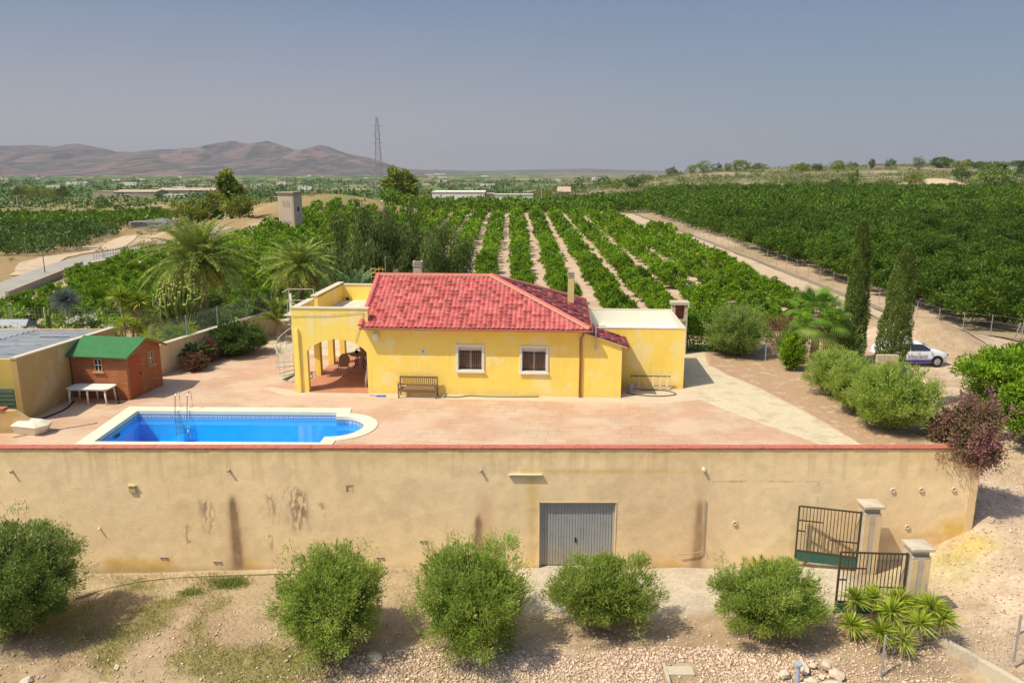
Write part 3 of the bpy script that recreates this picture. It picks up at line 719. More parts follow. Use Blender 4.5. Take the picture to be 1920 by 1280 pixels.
M("pool_coping", [(.74, .65, .47), (.78, .70, .53)], scale=2, rough=.8, fine=.05)
M("pool_tile", [(.02, .50, .96), (.035, .56, .98)], scale=2, rough=.35, fine=.05, fscale=30)
M("pool_band", [(.20, .34, .58), (.12, .24, .48)], scale=14, rough=.4, fine=.2, fscale=50)
def pool_water():
    m = bpy.data.materials.new("pool_water"); m.use_nodes = True; nt = m.node_tree; nt.nodes.remove(nt.nodes["Principled BSDF"])
    t = nt.nodes.new("ShaderNodeBsdfTransparent"); t.inputs[0].default_value = (.85, .97, 1, 1)
    g = nt.nodes.new("ShaderNodeBsdfGlossy"); g.inputs["Roughness"].default_value = .03
    fr = nt.nodes.new("ShaderNodeFresnel"); fr.inputs[0].default_value = 1.33
    tc = nt.nodes.new("ShaderNodeTexCoord").outputs["Object"]
    bp = nt.nodes.new("ShaderNodeBump"); bp.inputs["Strength"].default_value = .12; bp.inputs["Distance"].default_value = .02
    nt.links.new(_noise(nt, tc, 3.5, 3), bp.inputs["Height"]); nt.links.new(bp.outputs[0], g.inputs["Normal"]); nt.links.new(bp.outputs[0], fr.inputs["Normal"])
    mx = nt.nodes.new("ShaderNodeMixShader")
    nt.links.new(fr.outputs[0], mx.inputs[0]); nt.links.new(t.outputs[0], mx.inputs[1]); nt.links.new(g.outputs[0], mx.inputs[2])
    nt.links.new(mx.outputs[0], nt.nodes["Material Output"].inputs[0]); MATS["pool_water"] = m
pool_water()
def build_pool():
    p = empty("swimming_pool", (-11.4, 29, 0), 0, "bright blue rectangular swimming pool with a rounded step end set into the pink terrace", "swimming pool")
    off = Vector((11.4, -29, 0))
    def sh(l): return [(a + 11.4, b - 29) for a, b in l]
    n = len(POOL); pl = sh(POOL); cp = sh(COP)
    b = MB(); b.prism([cp, pl[::-1]], -.12, .035, axes='xyz'); b.build("coping", "pool_coping", p, bevel=.012)
    # walls, greek-key band and sloping floor
    def wall(z0, z1, inset): 
        vs = [(x, y, z0) for x, y in pl] + [(x, y, z1) for x, y in pl]
        return vs, [(i, (i + 1) % n, n + (i + 1) % n, n + i) for i in range(n)]
    b = MB(); v, f = wall(-1.9, -.34, 0); b.add(v, f)
    fl = lambda x: -1.75 + .5 * float(sstep(-3, 3.5, x))
    tri = tessellate_polygon([[Vector((q[0], q[1], 0)) for q in pl]])
    b.add([(q[0], q[1], -1.30) for q in pl], [tuple(t) for t in tri])
    b.build("basin", "pool_tile", p)
    b = MB(); v, f = wall(-.34, -.12, 0); b.add(v, f); b.build("tile_band", "pool_band", p)
    # greek key pattern on the back wall and the round end, thin raised tiles
    k = MB()
    def key(x, y, dx, dy, s):
        nx, ny = dy, -dx
        seg = [(0, 0, 1, .1), (0, 0, .12, 1), (0, .88, .8, 1), (.68, .4, .8, 1), (.35, .4, .8, .52), (.35, .4, .47, .7)]
        for a0, b0, a1, b1 in seg:
            A = (x + dx * a0 * s + nx * .012, y + dy * a0 * s + ny * .012); B = (x + dx * a1 * s + nx * .012, y + dy * a1 * s + ny * .012)
            z0 = -.33 + b0 * .16; z1 = -.33 + b1 * .16
            k.add([(A[0], A[1], z0), (B[0], B[1], z0), (B[0], B[1], z1), (A[0], A[1], z1)], [(0, 1, 2, 3)])
    (x0, y0), (x1, y1) = pl[-1], pl[-2]; L = math.hypot(x1 - x0, y1 - y0); dx, dy = (x1 - x0) / L, (y1 - y0) / L
    s = .20; i = 0
    while (i + 1) * s < L: key(x0 + dx * i * s, y0 + dy * i * s, dx, dy, s * .92); i += 1
    (x0, y0), (x1, y1) = pl[0], pl[-1]; L = math.hypot(x1 - x0, y1 - y0); dx, dy = (x1 - x0) / L, (y1 - y0) / L; i = 0
    while (i + 1) * s < L: key(x0 + dx * i * s, y0 + dy * i * s, dx, dy, s * .92); i += 1
    for a in range(3, 18):
        (x0, y0), (x1, y1) = pl[a], pl[a + 1]; L = math.hypot(x1 - x0, y1 - y0)
        if L > .05: key(x1, y1, (x0 - x1) / L, (y0 - y1) / L, L * .9)
    k.build("key_pattern", M("key_blue", [(.85, .88, .92)], rough=.5), p, fix=False)
    # steps in the round end
    st = MB()
    for i, (r, z) in enumerate(((1.10, -.62), (.78, -.85), (.46, -1.08))):
        st.prism(arc(4.38, -.14, 1.12, -80, 86, 12, 1.2)[0:] if i == 0 else [(4.3 - i * .0 + (1.12 - i * .3) * math.cos(math.radians(t)) , -.14 + (1.2 - i * .05) * math.sin(math.radians(t))) for t in range(-90, 91, 15)], -1.29 + .001 * i, z, axes='xyz')
    st.build("step", M("pool_step", [(.05, .24, .62)], rough=.4), p)
    wtr = [(x * .9995, y * .9995) for x, y in pl]
    tri = tessellate_polygon([[Vector((q[0], q[1], 0)) for q in wtr]])
    b = MB(); b.add([(q[0], q[1], -.27) for q in wtr], [tuple(t) for t in tri]); w = b.build("water", "pool_water", p)
    if w.data.polygons[0].normal.z < 0: w.data.flip_normals()
    # dolphin mosaic on the floor
    d = MB(); cx, cy = -.1, -1.05
    out = []
    for i in range(21):
        t = i / 20; out.append((cx - 1.0 + 2.0 * t, cy - .12 - .32 * math.sin(PI * t) ** 1.2 + .12 * t))
    top = []
    for i in range(20, -1, -1):
        t = i / 20; top.append((cx - 1.0 + 2.0 * t, cy - .08 - .32 * math.sin(PI * t) ** 1.2 + .12 * t + .2 * math.sin(PI * min(1, t * 1.1)) ** .8 + .05))
    d.prism(out + top, -1.298, -1.292, axes='xyz')
    dd = d.build("mosaic", M("mosaic_green", [(.04, .30, .30)], rough=.5), p)
    d = MB(); d.prism([(cx + .0, cy + .0), (cx + .45, cy + .02), (cx + .18, cy + .26)], -1.297, -1.290, axes='xyz'); d.prism([(cx - .95, cy + .02), (cx - 1.35, cy + .12), (cx - .98, cy + .5), (cx - .85, cy + .2)], -1.297, -1.290, axes='xyz')
    d.build("mosaic", M("mosaic_dark", [(.015, .07, .20)], rough=.5), p)
    b = MB(); b.box(-1.9, -1.6, -1.25, -1.1, -1.299, -1.28); b.build("floor_drain", "white_plastic", p)
    b = MB(); b.box(-4.18, -4.165, -.4 , .0, -.42, -.30); b.build("skimmer", "black", p)
build_pool()
def build_ladder():
    l = empty("pool_ladder", (-13.85, 30.8, 0), .02, "stainless steel ladder with two curved handrails over the far edge of the pool", "ladder")
    for sx in (-.25, .25):
        b = MB(); pts = [(sx, .55, 0), (sx, .52, .45)] + [(sx, .30 + .22 * math.cos(a), .55 + .22 * math.sin(a)) for a in np.linspace(.2, PI - .1, 9)] + [(sx, .0, .25), (sx, -.12, -.2), (sx, -.14, -1.0)]
        b.tube(pts, .022, 8); b.build("handrail", "steel", l, smooth=True)
    for k in range(3):
        b = MB(); b.box(-.25, .25, -.20, -.10, -.42 - k * .25, -.39 - k * .25); b.build("step", "steel", l)
build_ladder()

# ---------------------------------------------------------------- the yellow house
HO = (-9.86, 33.72, 0); HR = math.radians(-3.6)
house = empty("yellow_house", HO, HR, "single storey bright yellow house with a red tiled hipped roof", "house")
def tile_slope(name, e0, e1, r0, r1, parent, pitch=.215, course=.27, mat="roof_tile"):
    """tiles between eave line e0-e1 and ridge line r0-r1 (3-D points, the eave runs straight)"""
    e0, e1, r0, r1 = map(Vector, (e0, e1, r0, r1))
    ax = (e1 - e0); L = ax.length; ax.normalize()
    up = (r0 - e0) - ax * (r0 - e0).dot(ax); S = up.length; up.normalize(); nrm = ax.cross(up)
    if nrm.z < 0: nrm = -nrm
    t0 = (r0 - e0).dot(ax); t1 = (r1 - e0).dot(ax)
    nc = max(1, round(S / course)); per = 8
    A = np.arange(0, L + 1e-6, pitch / per); A = np.append(A, L) if L - A[-1] > .005 else A
    V = []; Q = []; rows = []; CC = []
    pal = np.array([[.60, .135, .125], [.64, .16, .145], [.57, .125, .115], [.63, .175, .155], [.54, .15, .135], [.61, .145, .135]])
    for c in range(nc):
        for (bb, lift) in ((c / nc, .012), (c / nc + .0005, .026), ((c + .99) / nc, .004)):
            rows.append((bb * S, lift))
    rr = np.random.default_rng(len(A))
    jit = rr.normal(size=(nc, int(L / pitch) + 2)) * .006
    for k, (s_, lift) in enumerate(rows):
        lo = t0 * s_ / S; hi = L + (t1 - L) * s_ / S
        a = np.clip(A, lo, hi)
        ph = (a / pitch) % 1.0
        prof = np.where(ph < .68, np.sin(ph / .68 * PI) * .038, -.006 * np.sin((ph - .68) / .32 * PI))
        jj = jit[k // 3][np.minimum((a / pitch).astype(int), jit.shape[1] - 1)]
        s2 = s_ + jj * (1 if k % 3 < 2 else 0) * 2
        P = np.array(e0)[None] + a[:, None] * np.array(ax)[None] + s2[:, None] * np.array(up)[None] + (prof + lift)[:, None] * np.array(nrm)[None]
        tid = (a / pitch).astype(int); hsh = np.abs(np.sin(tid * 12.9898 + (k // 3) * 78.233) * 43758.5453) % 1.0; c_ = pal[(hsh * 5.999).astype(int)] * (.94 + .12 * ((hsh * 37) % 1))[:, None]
        CC.append(np.where((ph > .66)[:, None], c_ * .84, c_)); V.append(P)  # valleys between tiles take a darker colour, shading painted in
    V = np.concatenate(V); n = len(A); m = len(rows)
    i = np.arange((m - 1) * (n - 1)); r = i // (n - 1); c = i % (n - 1); a = r * n + c
    q = np.stack([a, a + 1, a + n + 1, a + n], 1)
    if ax.cross(up).z < 0: q = q[:, ::-1]
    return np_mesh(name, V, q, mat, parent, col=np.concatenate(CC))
def cap_tiles(name, a, b, parent, r=.11, step=.36, mortar=True):
    a, b = Vector(a), Vector(b); d = b - a; L = d.length; d.normalize(); side = d.cross(Vector((0, 0, 1))).normalized(); up = side.cross(d)
    if up.z < 0: up = -up
    m = MB(); k = int(L / step) + 1
    for i in range(k):
        p = a + d * (i * step); q = a + d * min(L, (i + 1.08) * step)
        vs = []
        for pt, rr, lf in ((p, r, .0), (q, r * .86, .015)):
            for j in range(7):
                t = PI * j / 6; vs.append(pt + side * math.cos(t) * rr + up * (math.sin(t) * rr * .9 + lf))
        m.add(vs, [(j, j + 1, 8 + j, 7 + j) for j in range(6)] + [tuple(range(7)), tuple(range(7, 14))])
    m.build(name, "ridge_tile", parent)
    if mortar:
        m = MB(); m.bar(a - up * .0, b - up * .0, r * 2.7, .06); m.build("ridge_mortar", "mortar", parent)
def window(parent, u, z, w, h, v=0.0):
    """barred window with a white surround, u,z the outer lower left corner"""
    f = .11
    fr = MB(); fr.prism([[(u, z), (u + w, z), (u + w, z + h), (u, z + h)], [(u + f, z + f), (u + f, z + h - f), (u + w - f, z + h - f), (u + w - f, z + f)]], v - .05, v + .16)
    W = fr.build("window", "white_trim", parent, bevel=.012)
    s = MB(); s.box(u - .03, u + w + .03, v - .09, v - .052, z - .03, z + .05); s.build("sill", "white_trim", W, bevel=.01)
    s = MB(); s.box(u + f, u + w - f, v + .14, v + .2, z + h - f - .20, z + h - f); s.build("shutter_box", "white_trim", W)
    s = MB(); s.box(u + f, u + w - f, v + .15, v + .17, z + f, z + h - f - .2); s.build("glass", "glass_dark", W)
    s = MB(); mid = u + w / 2
    s.box(u + f, u + f + .045, v + .115, v + .149, z + f, z + h - f - .2).box(u + w - f - .045, u + w - f, v + .115, v + .149, z + f, z + h - f - .2).box(mid - .035, mid + .035, v + .115, v + .149, z + f, z + h - f - .2)
    s.build("frame", "white_trim", W)
    s = MB(); n = 11
    for i in range(n):
        x = u + f + .05 + (w - 2 * f - .1) * i / (n - 1)
        s.box(x - .011, x + .011, v + .02, v + .042, z + f, z + h - f - .2)
    for zz in (z + f + .05, z + h - f - .26): s.box(u + f, u + w - f, v + .042, v + .052, zz, zz + .03)
    s.build("bars", "bar_brown", W)
    s = MB(); n = 9
    for side in (0, 1):
        x0 = u + f + .05 if side == 0 else mid + .04
        ww = (w / 2 - f - .09)
        for i in range(8): s.box(x0 + ww * i / 8, x0 + ww * (i + .86) / 8, v + .128, v + .14, z + f + .03, z + h - f - .22)
    s.build("shutter", "shutter_brown", W)
def build_house():
    h = house; ZE = 3.13; ZR = 4.93
    # terrace block: front wall with the flat arch
    ar = [(.62, 0), (.62, 1.75)]
    for i in range(0, 17):
        t = i / 16; ar.append((.62 + 2.73 * t, 1.92 + .58 * math.sin(PI * t) ** .75))
    ar += [(3.35, 1.75), (3.35, 0)]
    outer = [(0, 0)] + ar + [(3.46, 0), (3.46, 3.86), (0, 3.86)]
    b = MB(); b.prism(outer, 0, .28); b.build("wall", "yellow_paint", h)
    b = MB(); b.box(-.03, 3.50, -.03, .30, 3.862, 3.92); b.build("coping", "cream_trim", h)
    # rounded buttress on the corner
    bt = [(.30, 0)] + [(.30, 2.85)] + [(.24 + .06 * math.cos(t), 2.85 + .12 * math.sin(t)) for t in np.linspace(.3, PI, 6)] + [(0.0, 2.97), (0.0, 0)]
    b = MB(); b.prism([(.16, .0), (.30, .0), (.30, 2.85), (.27, 2.98), (.20, 2.98), (.17, 2.85)], -.09, -.001); b.build("buttress", "yellow_paint", h, bevel=.02)
    # left arcade
    lo = [(.28, 3.86), (.28, 0), (.62, 0), (.62, 1.7)] 
    piers = [(2.85, 3.20), (5.05, 5.40), (7.15, 7.50)]
    edge = .62
    for a_, b_ in piers:
        for i in range(1, 9):
            t = i / 9; lo.append((lerp(edge, a_, t), 1.9 + .5 * math.sin(PI * t) ** .75))
        lo += [(a_, 1.7), (a_, 0), (b_, 0), (b_, 1.7)]; edge = b_
    lo = lo[:-1] + [(7.5, 3.05), (2.45, 3.05), (2.45, 3.86)]
    b = MB(); b.prism(lo, .0, .28, axes='yzx'); b.build("wall", "yellow_paint", h)
    b = MB(); b.box(-.03, .31, .301, 2.48, 3.862, 3.92); b.build("coping", "cream_trim", h)
    # raised parapets at the back of the roof terrace
    b = MB(); b.box(0, .28, 2.95, 7.5, 3.051, 3.86).box(.28, 3.6, 7.22, 7.5, 3.0, 3.86).box(.0, .32, 2.85, 2.949, 3.0, 3.95); b.build("parapet", "yellow_paint", h)
    b = MB(); b.box(-.03, .31, 2.82, 7.53, 3.955, 4.0).box(.311, 3.6, 7.19, 7.53, 3.863, 3.92); b.build("coping", "cream_trim", h)
    b = MB(); b.box(.28, 6.0, .281, 7.22, 2.86, 3.06); b.build("roof_terrace", "roof_floor", h)
    b = MB(); b.prism([(.3, 2.86), (3.4, 2.86), (3.4, 2.3), (3.2, 2.3), (3.1, 2.5), (.6, 2.5), (.5, 0), (.3, 0)][:0] or [(3.1, 0), (3.45, 0), (3.45, 2.859), (.3, 2.859), (.3, 2.45), (3.1, 2.45)], 7.22, 7.5); b.build("wall", "yellow_paint", h)
    b = MB(); b.box(.05, 3.45, .02, 7.7, -.05, .03); b.build("porch_floor", "terracotta_floor", h)
    # drain hole on the terrace
    b = MB(); b.box(.5, .62, 7.1, 7.215, 3.07, 3.2); b.build("drain", "black", h)
    # main block
    U0, U1, V1 = 3.46, 12.98, 7.0
    def win_hole(u, z, w, hh): return [(u + .1, z + .1), (u + .1, z + hh - .1), (u + w - .1, z + hh - .1), (u + w - .1, z + .1)]
    W1 = (7.38, 1.08, 1.27, 1.27); W2 = (10.22, 1.06, 1.27, 1.27)
    b = MB(); b.prism([[(U0, 0), (U1, 0), (U1, ZE), (U0, ZE)], win_hole(*W1), win_hole(*W2)], 0, .25)
    b.build("wall", "yellow_paint", h)
    b = MB(); b.box(U0, U0 + .25, .25, V1, 0, ZE).box(U1 - .25, U1, .25, V1, 0, ZE).box(U0 + .25, U1 - .25, V1 - .25, V1, 0, ZE); b.build("wall", "yellow_paint", h)
    b = MB(); b.box(U0 + .25, U1 - .25, .26, V1 - .26, 2.9, 3.0); b.build("ceiling", "white_wash", h)
    # gable end that shows above the roof terrace
    b = MB(); b.prism([(0.05, ZE), (3.4, ZR - .2), (3.6, ZR - .2), (V1, ZE)], U0 + .0, U0 + .22, axes='yzx'); b.build("gable", "yellow_paint", h)
    window(h, *W1); window(h, *W2)
    # roof
    e = -.34; R0, R1 = (3.42, 3.45, ZR), (8.65, 3.45, ZR)
    fe0, fe1 = (3.22, e, ZE), (13.32, e, ZE); be0, be1 = (3.22, 7.35, ZE), (13.32, 7.35, ZE)
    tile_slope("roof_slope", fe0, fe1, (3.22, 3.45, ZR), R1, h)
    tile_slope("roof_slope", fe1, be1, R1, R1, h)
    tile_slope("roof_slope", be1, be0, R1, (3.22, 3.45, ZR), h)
    u = MB(); z = ZE - .06
    u.add([(3.2, e + .02, z), (13.28, e + .02, z), (13.28, 7.33, z), (3.2, 7.33, z), (3.24, 3.45, ZR - .06), (8.65, 3.45, ZR - .06)], [(0, 1, 5, 4), (1, 2, 5), (2, 3, 4, 5), (0, 4, 3), (0, 3, 2, 1)])
    u.build("roof_deck", "mortar", h)
    cap_tiles("ridge_cap", (3.3, 3.45, ZR + .02), (8.65, 3.45, ZR + .02), h)
    cap_tiles("hip_cap", (13.30, e + .02, ZE + .06), (8.65, 3.45, ZR + .05), h)
    cap_tiles("hip_cap", (13.30, 7.33, ZE + .06), (8.65, 3.45, ZR + .05), h)
    cap_tiles("verge_cap", (3.20, e, ZE + .05), (3.20, 3.45, ZR + .04), h, r=.12, mortar=False)
    cap_tiles("verge_cap", (3.20, 7.35, ZE + .05), (3.20, 3.45, ZR + .04), h, r=.12, mortar=False)
    g = MB(); g.box(3.15, 13.38, e - .10, e + .02, ZE - .10, ZE - .02).box(13.30, 13.42, e - .1, 7.4, ZE - .10, ZE - .02); g.build("gutter", "gutter_red", h, bevel=.015)
    s = MB(); s.box(3.3, 13.2, e + .03, -.001, ZE - .12, ZE - .065); s.build("soffit", "mortar", h)
    d = MB(); d.tube([(13.05, e - .02, ZE - .1), (12.9, -.06, ZE - .45), (12.9, -.06, .02)], .045, 10); d.build("downpipe", "gutter_red", h, smooth=True)
    # chimneys
    c = MB(); c.box(12.35, 12.66, 4.75, 5.06, 3.2, 4.72); ch = c.build("chimney", "cream_yellow" if False else M("chimney_yellow", [(.72, .58, .25), (.66, .52, .22)], scale=3, rough=.9), h)
    c = MB(); c.box(12.33, 12.68, 4.73, 5.08, 4.72, 4.76).box(12.33, 12.68, 4.73, 5.08, 4.82, 4.86).box(12.33, 12.68, 4.73, 5.08, 4.92, 5.0).box(12.40, 12.61, 4.80, 5.01, 4.76, 4.92); c.build("chimney_cap", "concrete", ch)
    c = MB(); c.box(4.40, 4.82, 6.0, 6.42, 3.7, 5.05); ch = c.build("chimney", "concrete", h)
    c = MB()
    for k in range(3): c.box(4.37, 4.85, 5.97, 6.45, 5.05 + k * .10, 5.10 + k * .10)
    c.box(4.45, 4.77, 6.05, 6.37, 5.06, 5.3); c.build("chimney_cap", "concrete", ch)
    # aerial
    a = MB(); a.tube([(3.05, 5.6, 3.1), (3.05, 5.6, 5.6)], .018, 6); an = a.build("aerial", "galvanised", h)
    a = MB()
    for zz in (4.55, 4.75, 4.95): a.bar((2.3, 5.6, zz), (3.05, 5.6, zz), .025)
    for xx in (2.3, 2.5, 2.7, 2.9): a.bar((xx, 5.6, 4.45), (xx, 5.6, 5.05), .02)
    a.build("antenna", M("antenna_yellow", [(.60, .42, .12)], rough=.5), an)
    # lamp, sign plate and cables
    l = MB(); l.lathe([(.02, 0), (.10, .01), (.13, .08), (.13, .26), (.11, .32), (.02, .33)], 12, (3.82, -.13, 2.52)); l.build("wall_lamp", "white_plastic", h, smooth=True)
    l = MB(); l.box(5.82, 6.0, -.03, -.001, 1.90, 2.10); pl = l.build("plaque", "white_plastic", h)
    l = MB(); l.box(5.87, 5.91, -.034, -.031, 1.94, 2.07).box(5.93, 5.95, -.034, -.031, 1.94, 2.05); l.build("numeral", M("plaque_blue", [(.10, .17, .42)]), pl)
    l = MB(); l.tube([(.02, -.02, 3.52), (1.6, -.03, 3.57), (3.3, -.03, 3.74)], .009, 5).tube([(3.3, -.03, 3.74), (2.86, -.03, 2.40)], .009, 5); l.build("cable", "concrete_dark", h)
    # small porch with its own roof
    b = MB(); b.prism([(12.99, 0), (14.72, 0), (14.72, 2.34), (12.99, 2.92)], .0, .22); b.build("wall", "yellow_paint", h)
    tile_slope("roof_slope", (14.98, 2.2, 2.36), (14.98, -.12, 2.36), (12.99, 2.2, 3.02), (12.99, -.12, 3.02), h)
    b = MB(); b.add([(12.99, -.1, 2.93), (14.95, -.1, 2.28), (14.95, 2.2, 2.28), (12.99, 2.2, 2.93), (12.99, -.1, 2.99), (14.95, -.1, 2.345), (14.95, 2.2, 2.345), (12.99, 2.2, 2.99)], [(0,3,2,1),(4,5,6,7),(0,1,5,4),(1,2,6,5),(2,3,7,6),(3,0,4,7)]); b.build("roof_deck", "mortar", h)
    b = MB(); b.box(14.96, 15.05, -.12, 2.2, 2.24, 2.33); b.build("gutter", "gutter_red", h)
    b = MB(); b.box(14.62, 14.66, .22, 1.68, 0, 2.2); d = b.build("door", "brick" if False else M("door_brown", [(.42, .18, .08), (.34, .14, .06)], scale=4, rough=.6), h)
    b = MB(); b.box(14.663, 14.74, .24, .50, .0, .95); b.build("pier", "white_trim", h)
    b = MB(); b.box(14.667, 14.71, 1.3, 1.5, .95, 1.05); b.build("handle", "black", d)
    t = MB(); t.tube([(13.55, -.12, 2.2), (13.55, -.12, 3.25)], .035, 8); t.build("vent_pipe", "galvanised", h)
    # annex
    A0, A1, B0, B1, AZ = 12.99, 17.72, 1.72, 6.75, 2.80
    b = MB(); b.prism([[(A0, B0), (A1, B0), (A1, B1), (A0, B1)], [(A0 + .2, B0 + .2), (A0 + .2, B1 - .2), (A1 - .2, B1 - .2), (A1 - .2, B0 + .2)]], 0, AZ, axes='xyz'); b.build("wall", "yellow_paint", h)
    b = MB(); b.prism([[(A0 + .2, B0 + .2), (A1 - .2, B0 + .2), (A1 - .2, B1 - .2), (A0 + .2, B1 - .2)], [(A0 + .215, B0 + .215), (A0 + .215, B1 - .215), (A1 - .215, B1 - .215), (A1 - .215, B0 + .215)]], 1.9, AZ - .002, axes='xyz'); b.build("parapet_lining", "white_wash", h)
    b = MB(); b.box(A0 + .21, A1 - .21, B0 + .21, B1 - .21, 1.95, 2.05); b.build("roof_terrace", "white_wash", h)
    b = MB(); b.prism([[(A0 + .35, B0 - .015), (A1 + .015, B0 - .015), (A1 + .015, B1 + .015), (A0 + .35, B1 + .015)], [(A0 + .35, B0 + .22), (A0 + .35, B1 - .22), (A1 - .22, B1 - .22), (A1 - .22, B0 + .22)]], AZ + .001, AZ + .035, axes='xyz'); b.build("coping", "cream_trim", h)
build_house()

# ---------------------------------------------------------------- things on the terrace
def build_spiral():
    s = empty("spiral_staircase", (-10.55, 36.2, 0), 0, "white metal spiral staircase rising to the roof terrace at the end of the house", "staircase")
    b = MB(); b.tube([(0, 0, 0), (0, 0, 4.15)], .06, 10); b.build("centre_pole", "white_metal", s, smooth=True)
    n = 15; R = .85
    for i in range(n):
        a = math.radians(250 - i * 24); a2 = a - math.radians(27); z = .22 + i * .2
        st = MB(); st.prism([(.05 * math.cos(a), .05 * math.sin(a)), (R * math.cos(a), R * math.sin(a)), (R * math.cos(a2), R * math.sin(a2)), (.05 * math.cos(a2), .05 * math.sin(a2))], z - .04, z, axes='xyz'); st.build("tread", "white_metal", s)
    rail = MB(); rp = [(R * math.cos(math.radians(250 - i * 24)), R * math.sin(math.radians(250 - i * 24)), .22 + i * .2 + .95) for i in range(n)]
    rail.tube(rp, .022, 6); rail.tube([(x, y, z - .45) for x, y, z in rp], .012, 5)
    rail.build("handrail", "white_metal", s)
    for i in range(n):
        x, y, z = rp[i]; b = MB(); b.tube([(x, y, z - 1.0), (x, y, z)], .013, 5); b.build("baluster", "white_metal", s)
    b = MB(); b.box(-.3, 1.0, -.35, .75, 3.12, 3.16); b.build("landing", "white_metal", s)
    b = MB()
    for p, q in (((-.3, .75, 4.25), (.9, .75, 4.25)), ((-.3, .75, 3.15), (-.3, .75, 4.3)), ((.9, .75, 3.15), (.9, .75, 4.25)), ((-.3, .75, 3.7), (.9, .75, 3.7)), ((-.3, -.3, 4.25), (-.3, .75, 4.25))): b.bar(p, q, .035)
    b.build("guard_rail", "white_metal", s)
    b = MB(); b.lathe([(.8, 0), (.8, .05), (.3, .12), (.08, .14)], 20); b.build("base", "concrete", s)
build_spiral()
def build_bench():
    b = empty("garden_bench", (-4.18, 33.03, 0), HR, "brown slatted wooden bench with armrests against the yellow house wall", "bench")
    w = .83
    for sx in (-w, w):
        m = MB(); m.box(sx - .03, sx + .03, .12, .18, 0, .90); m.build("leg", "bench_wood", b)
        m = MB(); m.box(sx - .03, sx + .03, -.34, -.28, 0, .62); m.build("leg", "bench_wood", b)
        m = MB(); m.box(sx - .04, sx + .04, -.38, .12, .62, .655); m.build("armrest", "bench_wood", b)
    m = MB()
    for i in range(5): m.box(-w + .03, w - .03, -.33 + i * .095, -.255 + i * .095, .40, .425)
    m.box(-w + .03, w - .03, -.325, -.295, .33, .40).build("seat", "bench_wood", b)
    m = MB(); m.box(-w + .03, w - .03, .13, .17, .82, .90).box(-w + .03, w - .03, .135, .165, .48, .53)
    for i in range(17): x = -w + .12 + i * (2 * w - .24) / 16; m.box(x - .018, x + .018, .14, .16, .53, .82)
    m.build("backrest", "bench_wood", b)
    m = MB(); m.box(-w, w, .135, .16, .16, .20); m.build("stretcher", "bench_wood", b)
build_bench()
def wicker_chair(x, y, rz, label):
    c = empty("wicker_chair", (x, y, .03), rz, label, "chair", "wicker chairs in the porch")
    m = MB(); m.lathe([(.02, 0), (.24, 0), (.26, .04), (.24, .08), (.02, .08)], 16, (0, 0, .40)); m.build("seat", "wicker", c, smooth=True)
    m = MB(); pts = [(.28 * math.sin(t), -.22 - .06 * math.cos(t), .45 + .62 * math.cos(t * .5) ** 1.0) for t in np.linspace(-2.4, 2.4, 13)]
    out = [(.27 * math.sin(t), .74 + .33 * math.cos(t)) for t in np.linspace(-PI, PI, 20, endpoint=False)]
    m.prism(out, .22, .27); m.build("backrest", "wicker", c, smooth=False)
    for a in (-1, 1):
        m = MB(); m.tube([(a * .24, .22, .62), (a * .31, 0, .66), (a * .27, -.22, .60), (a * .25, -.22, .42)], .02, 6); m.build("armrest", "wicker", c)
        for bb in (-1, 1):
            m = MB(); m.tube([(a * .2, bb * .2, .42), (a * .27, bb * .27, 0)], .02, 6); m.build("leg", "wicker", c)
def build_porch_things():
    wicker_chair(-8.35, 36.9, math.radians(25) + PI, "wicker armchair with its back to the arch, nearer of the porch chairs")
    wicker_chair(-7.9, 39.3, math.radians(-20), "round backed wicker armchair behind the porch table")
    t = empty("porch_table", (-7.75, 38.1, .03), .1, "small round table between the two wicker chairs in the porch", "table")
    m = MB(); m.lathe([(.02, .0), (.55, 0), (.56, .02), (.55, .04), (.02, .04)], 24, (0, 0, .70)); m.build("table_top", "wicker", t)
    for k in range(4):
        m = MB(); a = k * PI / 2 + .6; m.tube([(.12 * math.cos(a), .12 * math.sin(a), .70), (.35 * math.cos(a), .35 * math.sin(a), 0)], .025, 6); m.build("leg", "dark_wood", t)
    m = MB(); m.lathe([(.04, 0), (.09, .08), (.10, .16), (.05, .18)], 10, (-7.9, 38.0, .77)); tag(m.build("plant_pot", "black", smooth=True), "small dark pot standing on the porch table", "pot")
    # stack of white plastic chairs by the house wall
    for i in range(4):
        c = empty("plastic_chair", (-6.55, 34.75, .03 + .11 * i), HR - PI / 2, ["bottom", "second from bottom", "second from top", "topmost"][i] + " white plastic chair in the stack inside the arch", "chair", "stacked white plastic chairs")
        m = MB(); m.box(-.22, .22, -.22, .22, .42, .445); m.build("seat", "white_plastic", c, bevel=.01)
        m = MB(); m.add([(-.22, .22, .44), (.22, .22, .44), (.20, .36, .86), (-.20, .36, .86), (-.22, .245, .44), (.22, .245, .44), (.2, .385, .86), (-.2, .385, .86)], [(0,1,2,3),(4,7,6,5),(0,4,5,1),(3,2,6,7),(0,3,7,4),(1,5,6,2)]); m.build("backrest", "white_plastic", c)
        for a in (-1, 1):
            m = MB(); m.tube([(a * .25, .25, .66), (a * .26, -.2, .64)], .022, 6); m.build("armrest", "white_plastic", c)
            for bb in (-1, 1): m = MB(); m.tube([(a * .2, bb * .2, .43), (a * .26, bb * .27, 0)], .02, 6); m.build("leg", "white_plastic", c)
    m = MB(); m.prism([(-.55, 0), (.55, 0), (.5, .45), (.1, .62), (-.5, .45)], -.3, .3); m.blob((0, 0, .62), (.4, .25, .18), 4)
    tag(m.build("lounge_chair", M("dark_red_cloth", [(.16, .05, .05)], rough=.9), loc=(-6.6, 36.2, .03), rz=HR + PI / 2), "dark red cushioned lounge chair against the house wall in the porch shade", "armchair")
build_porch_things()
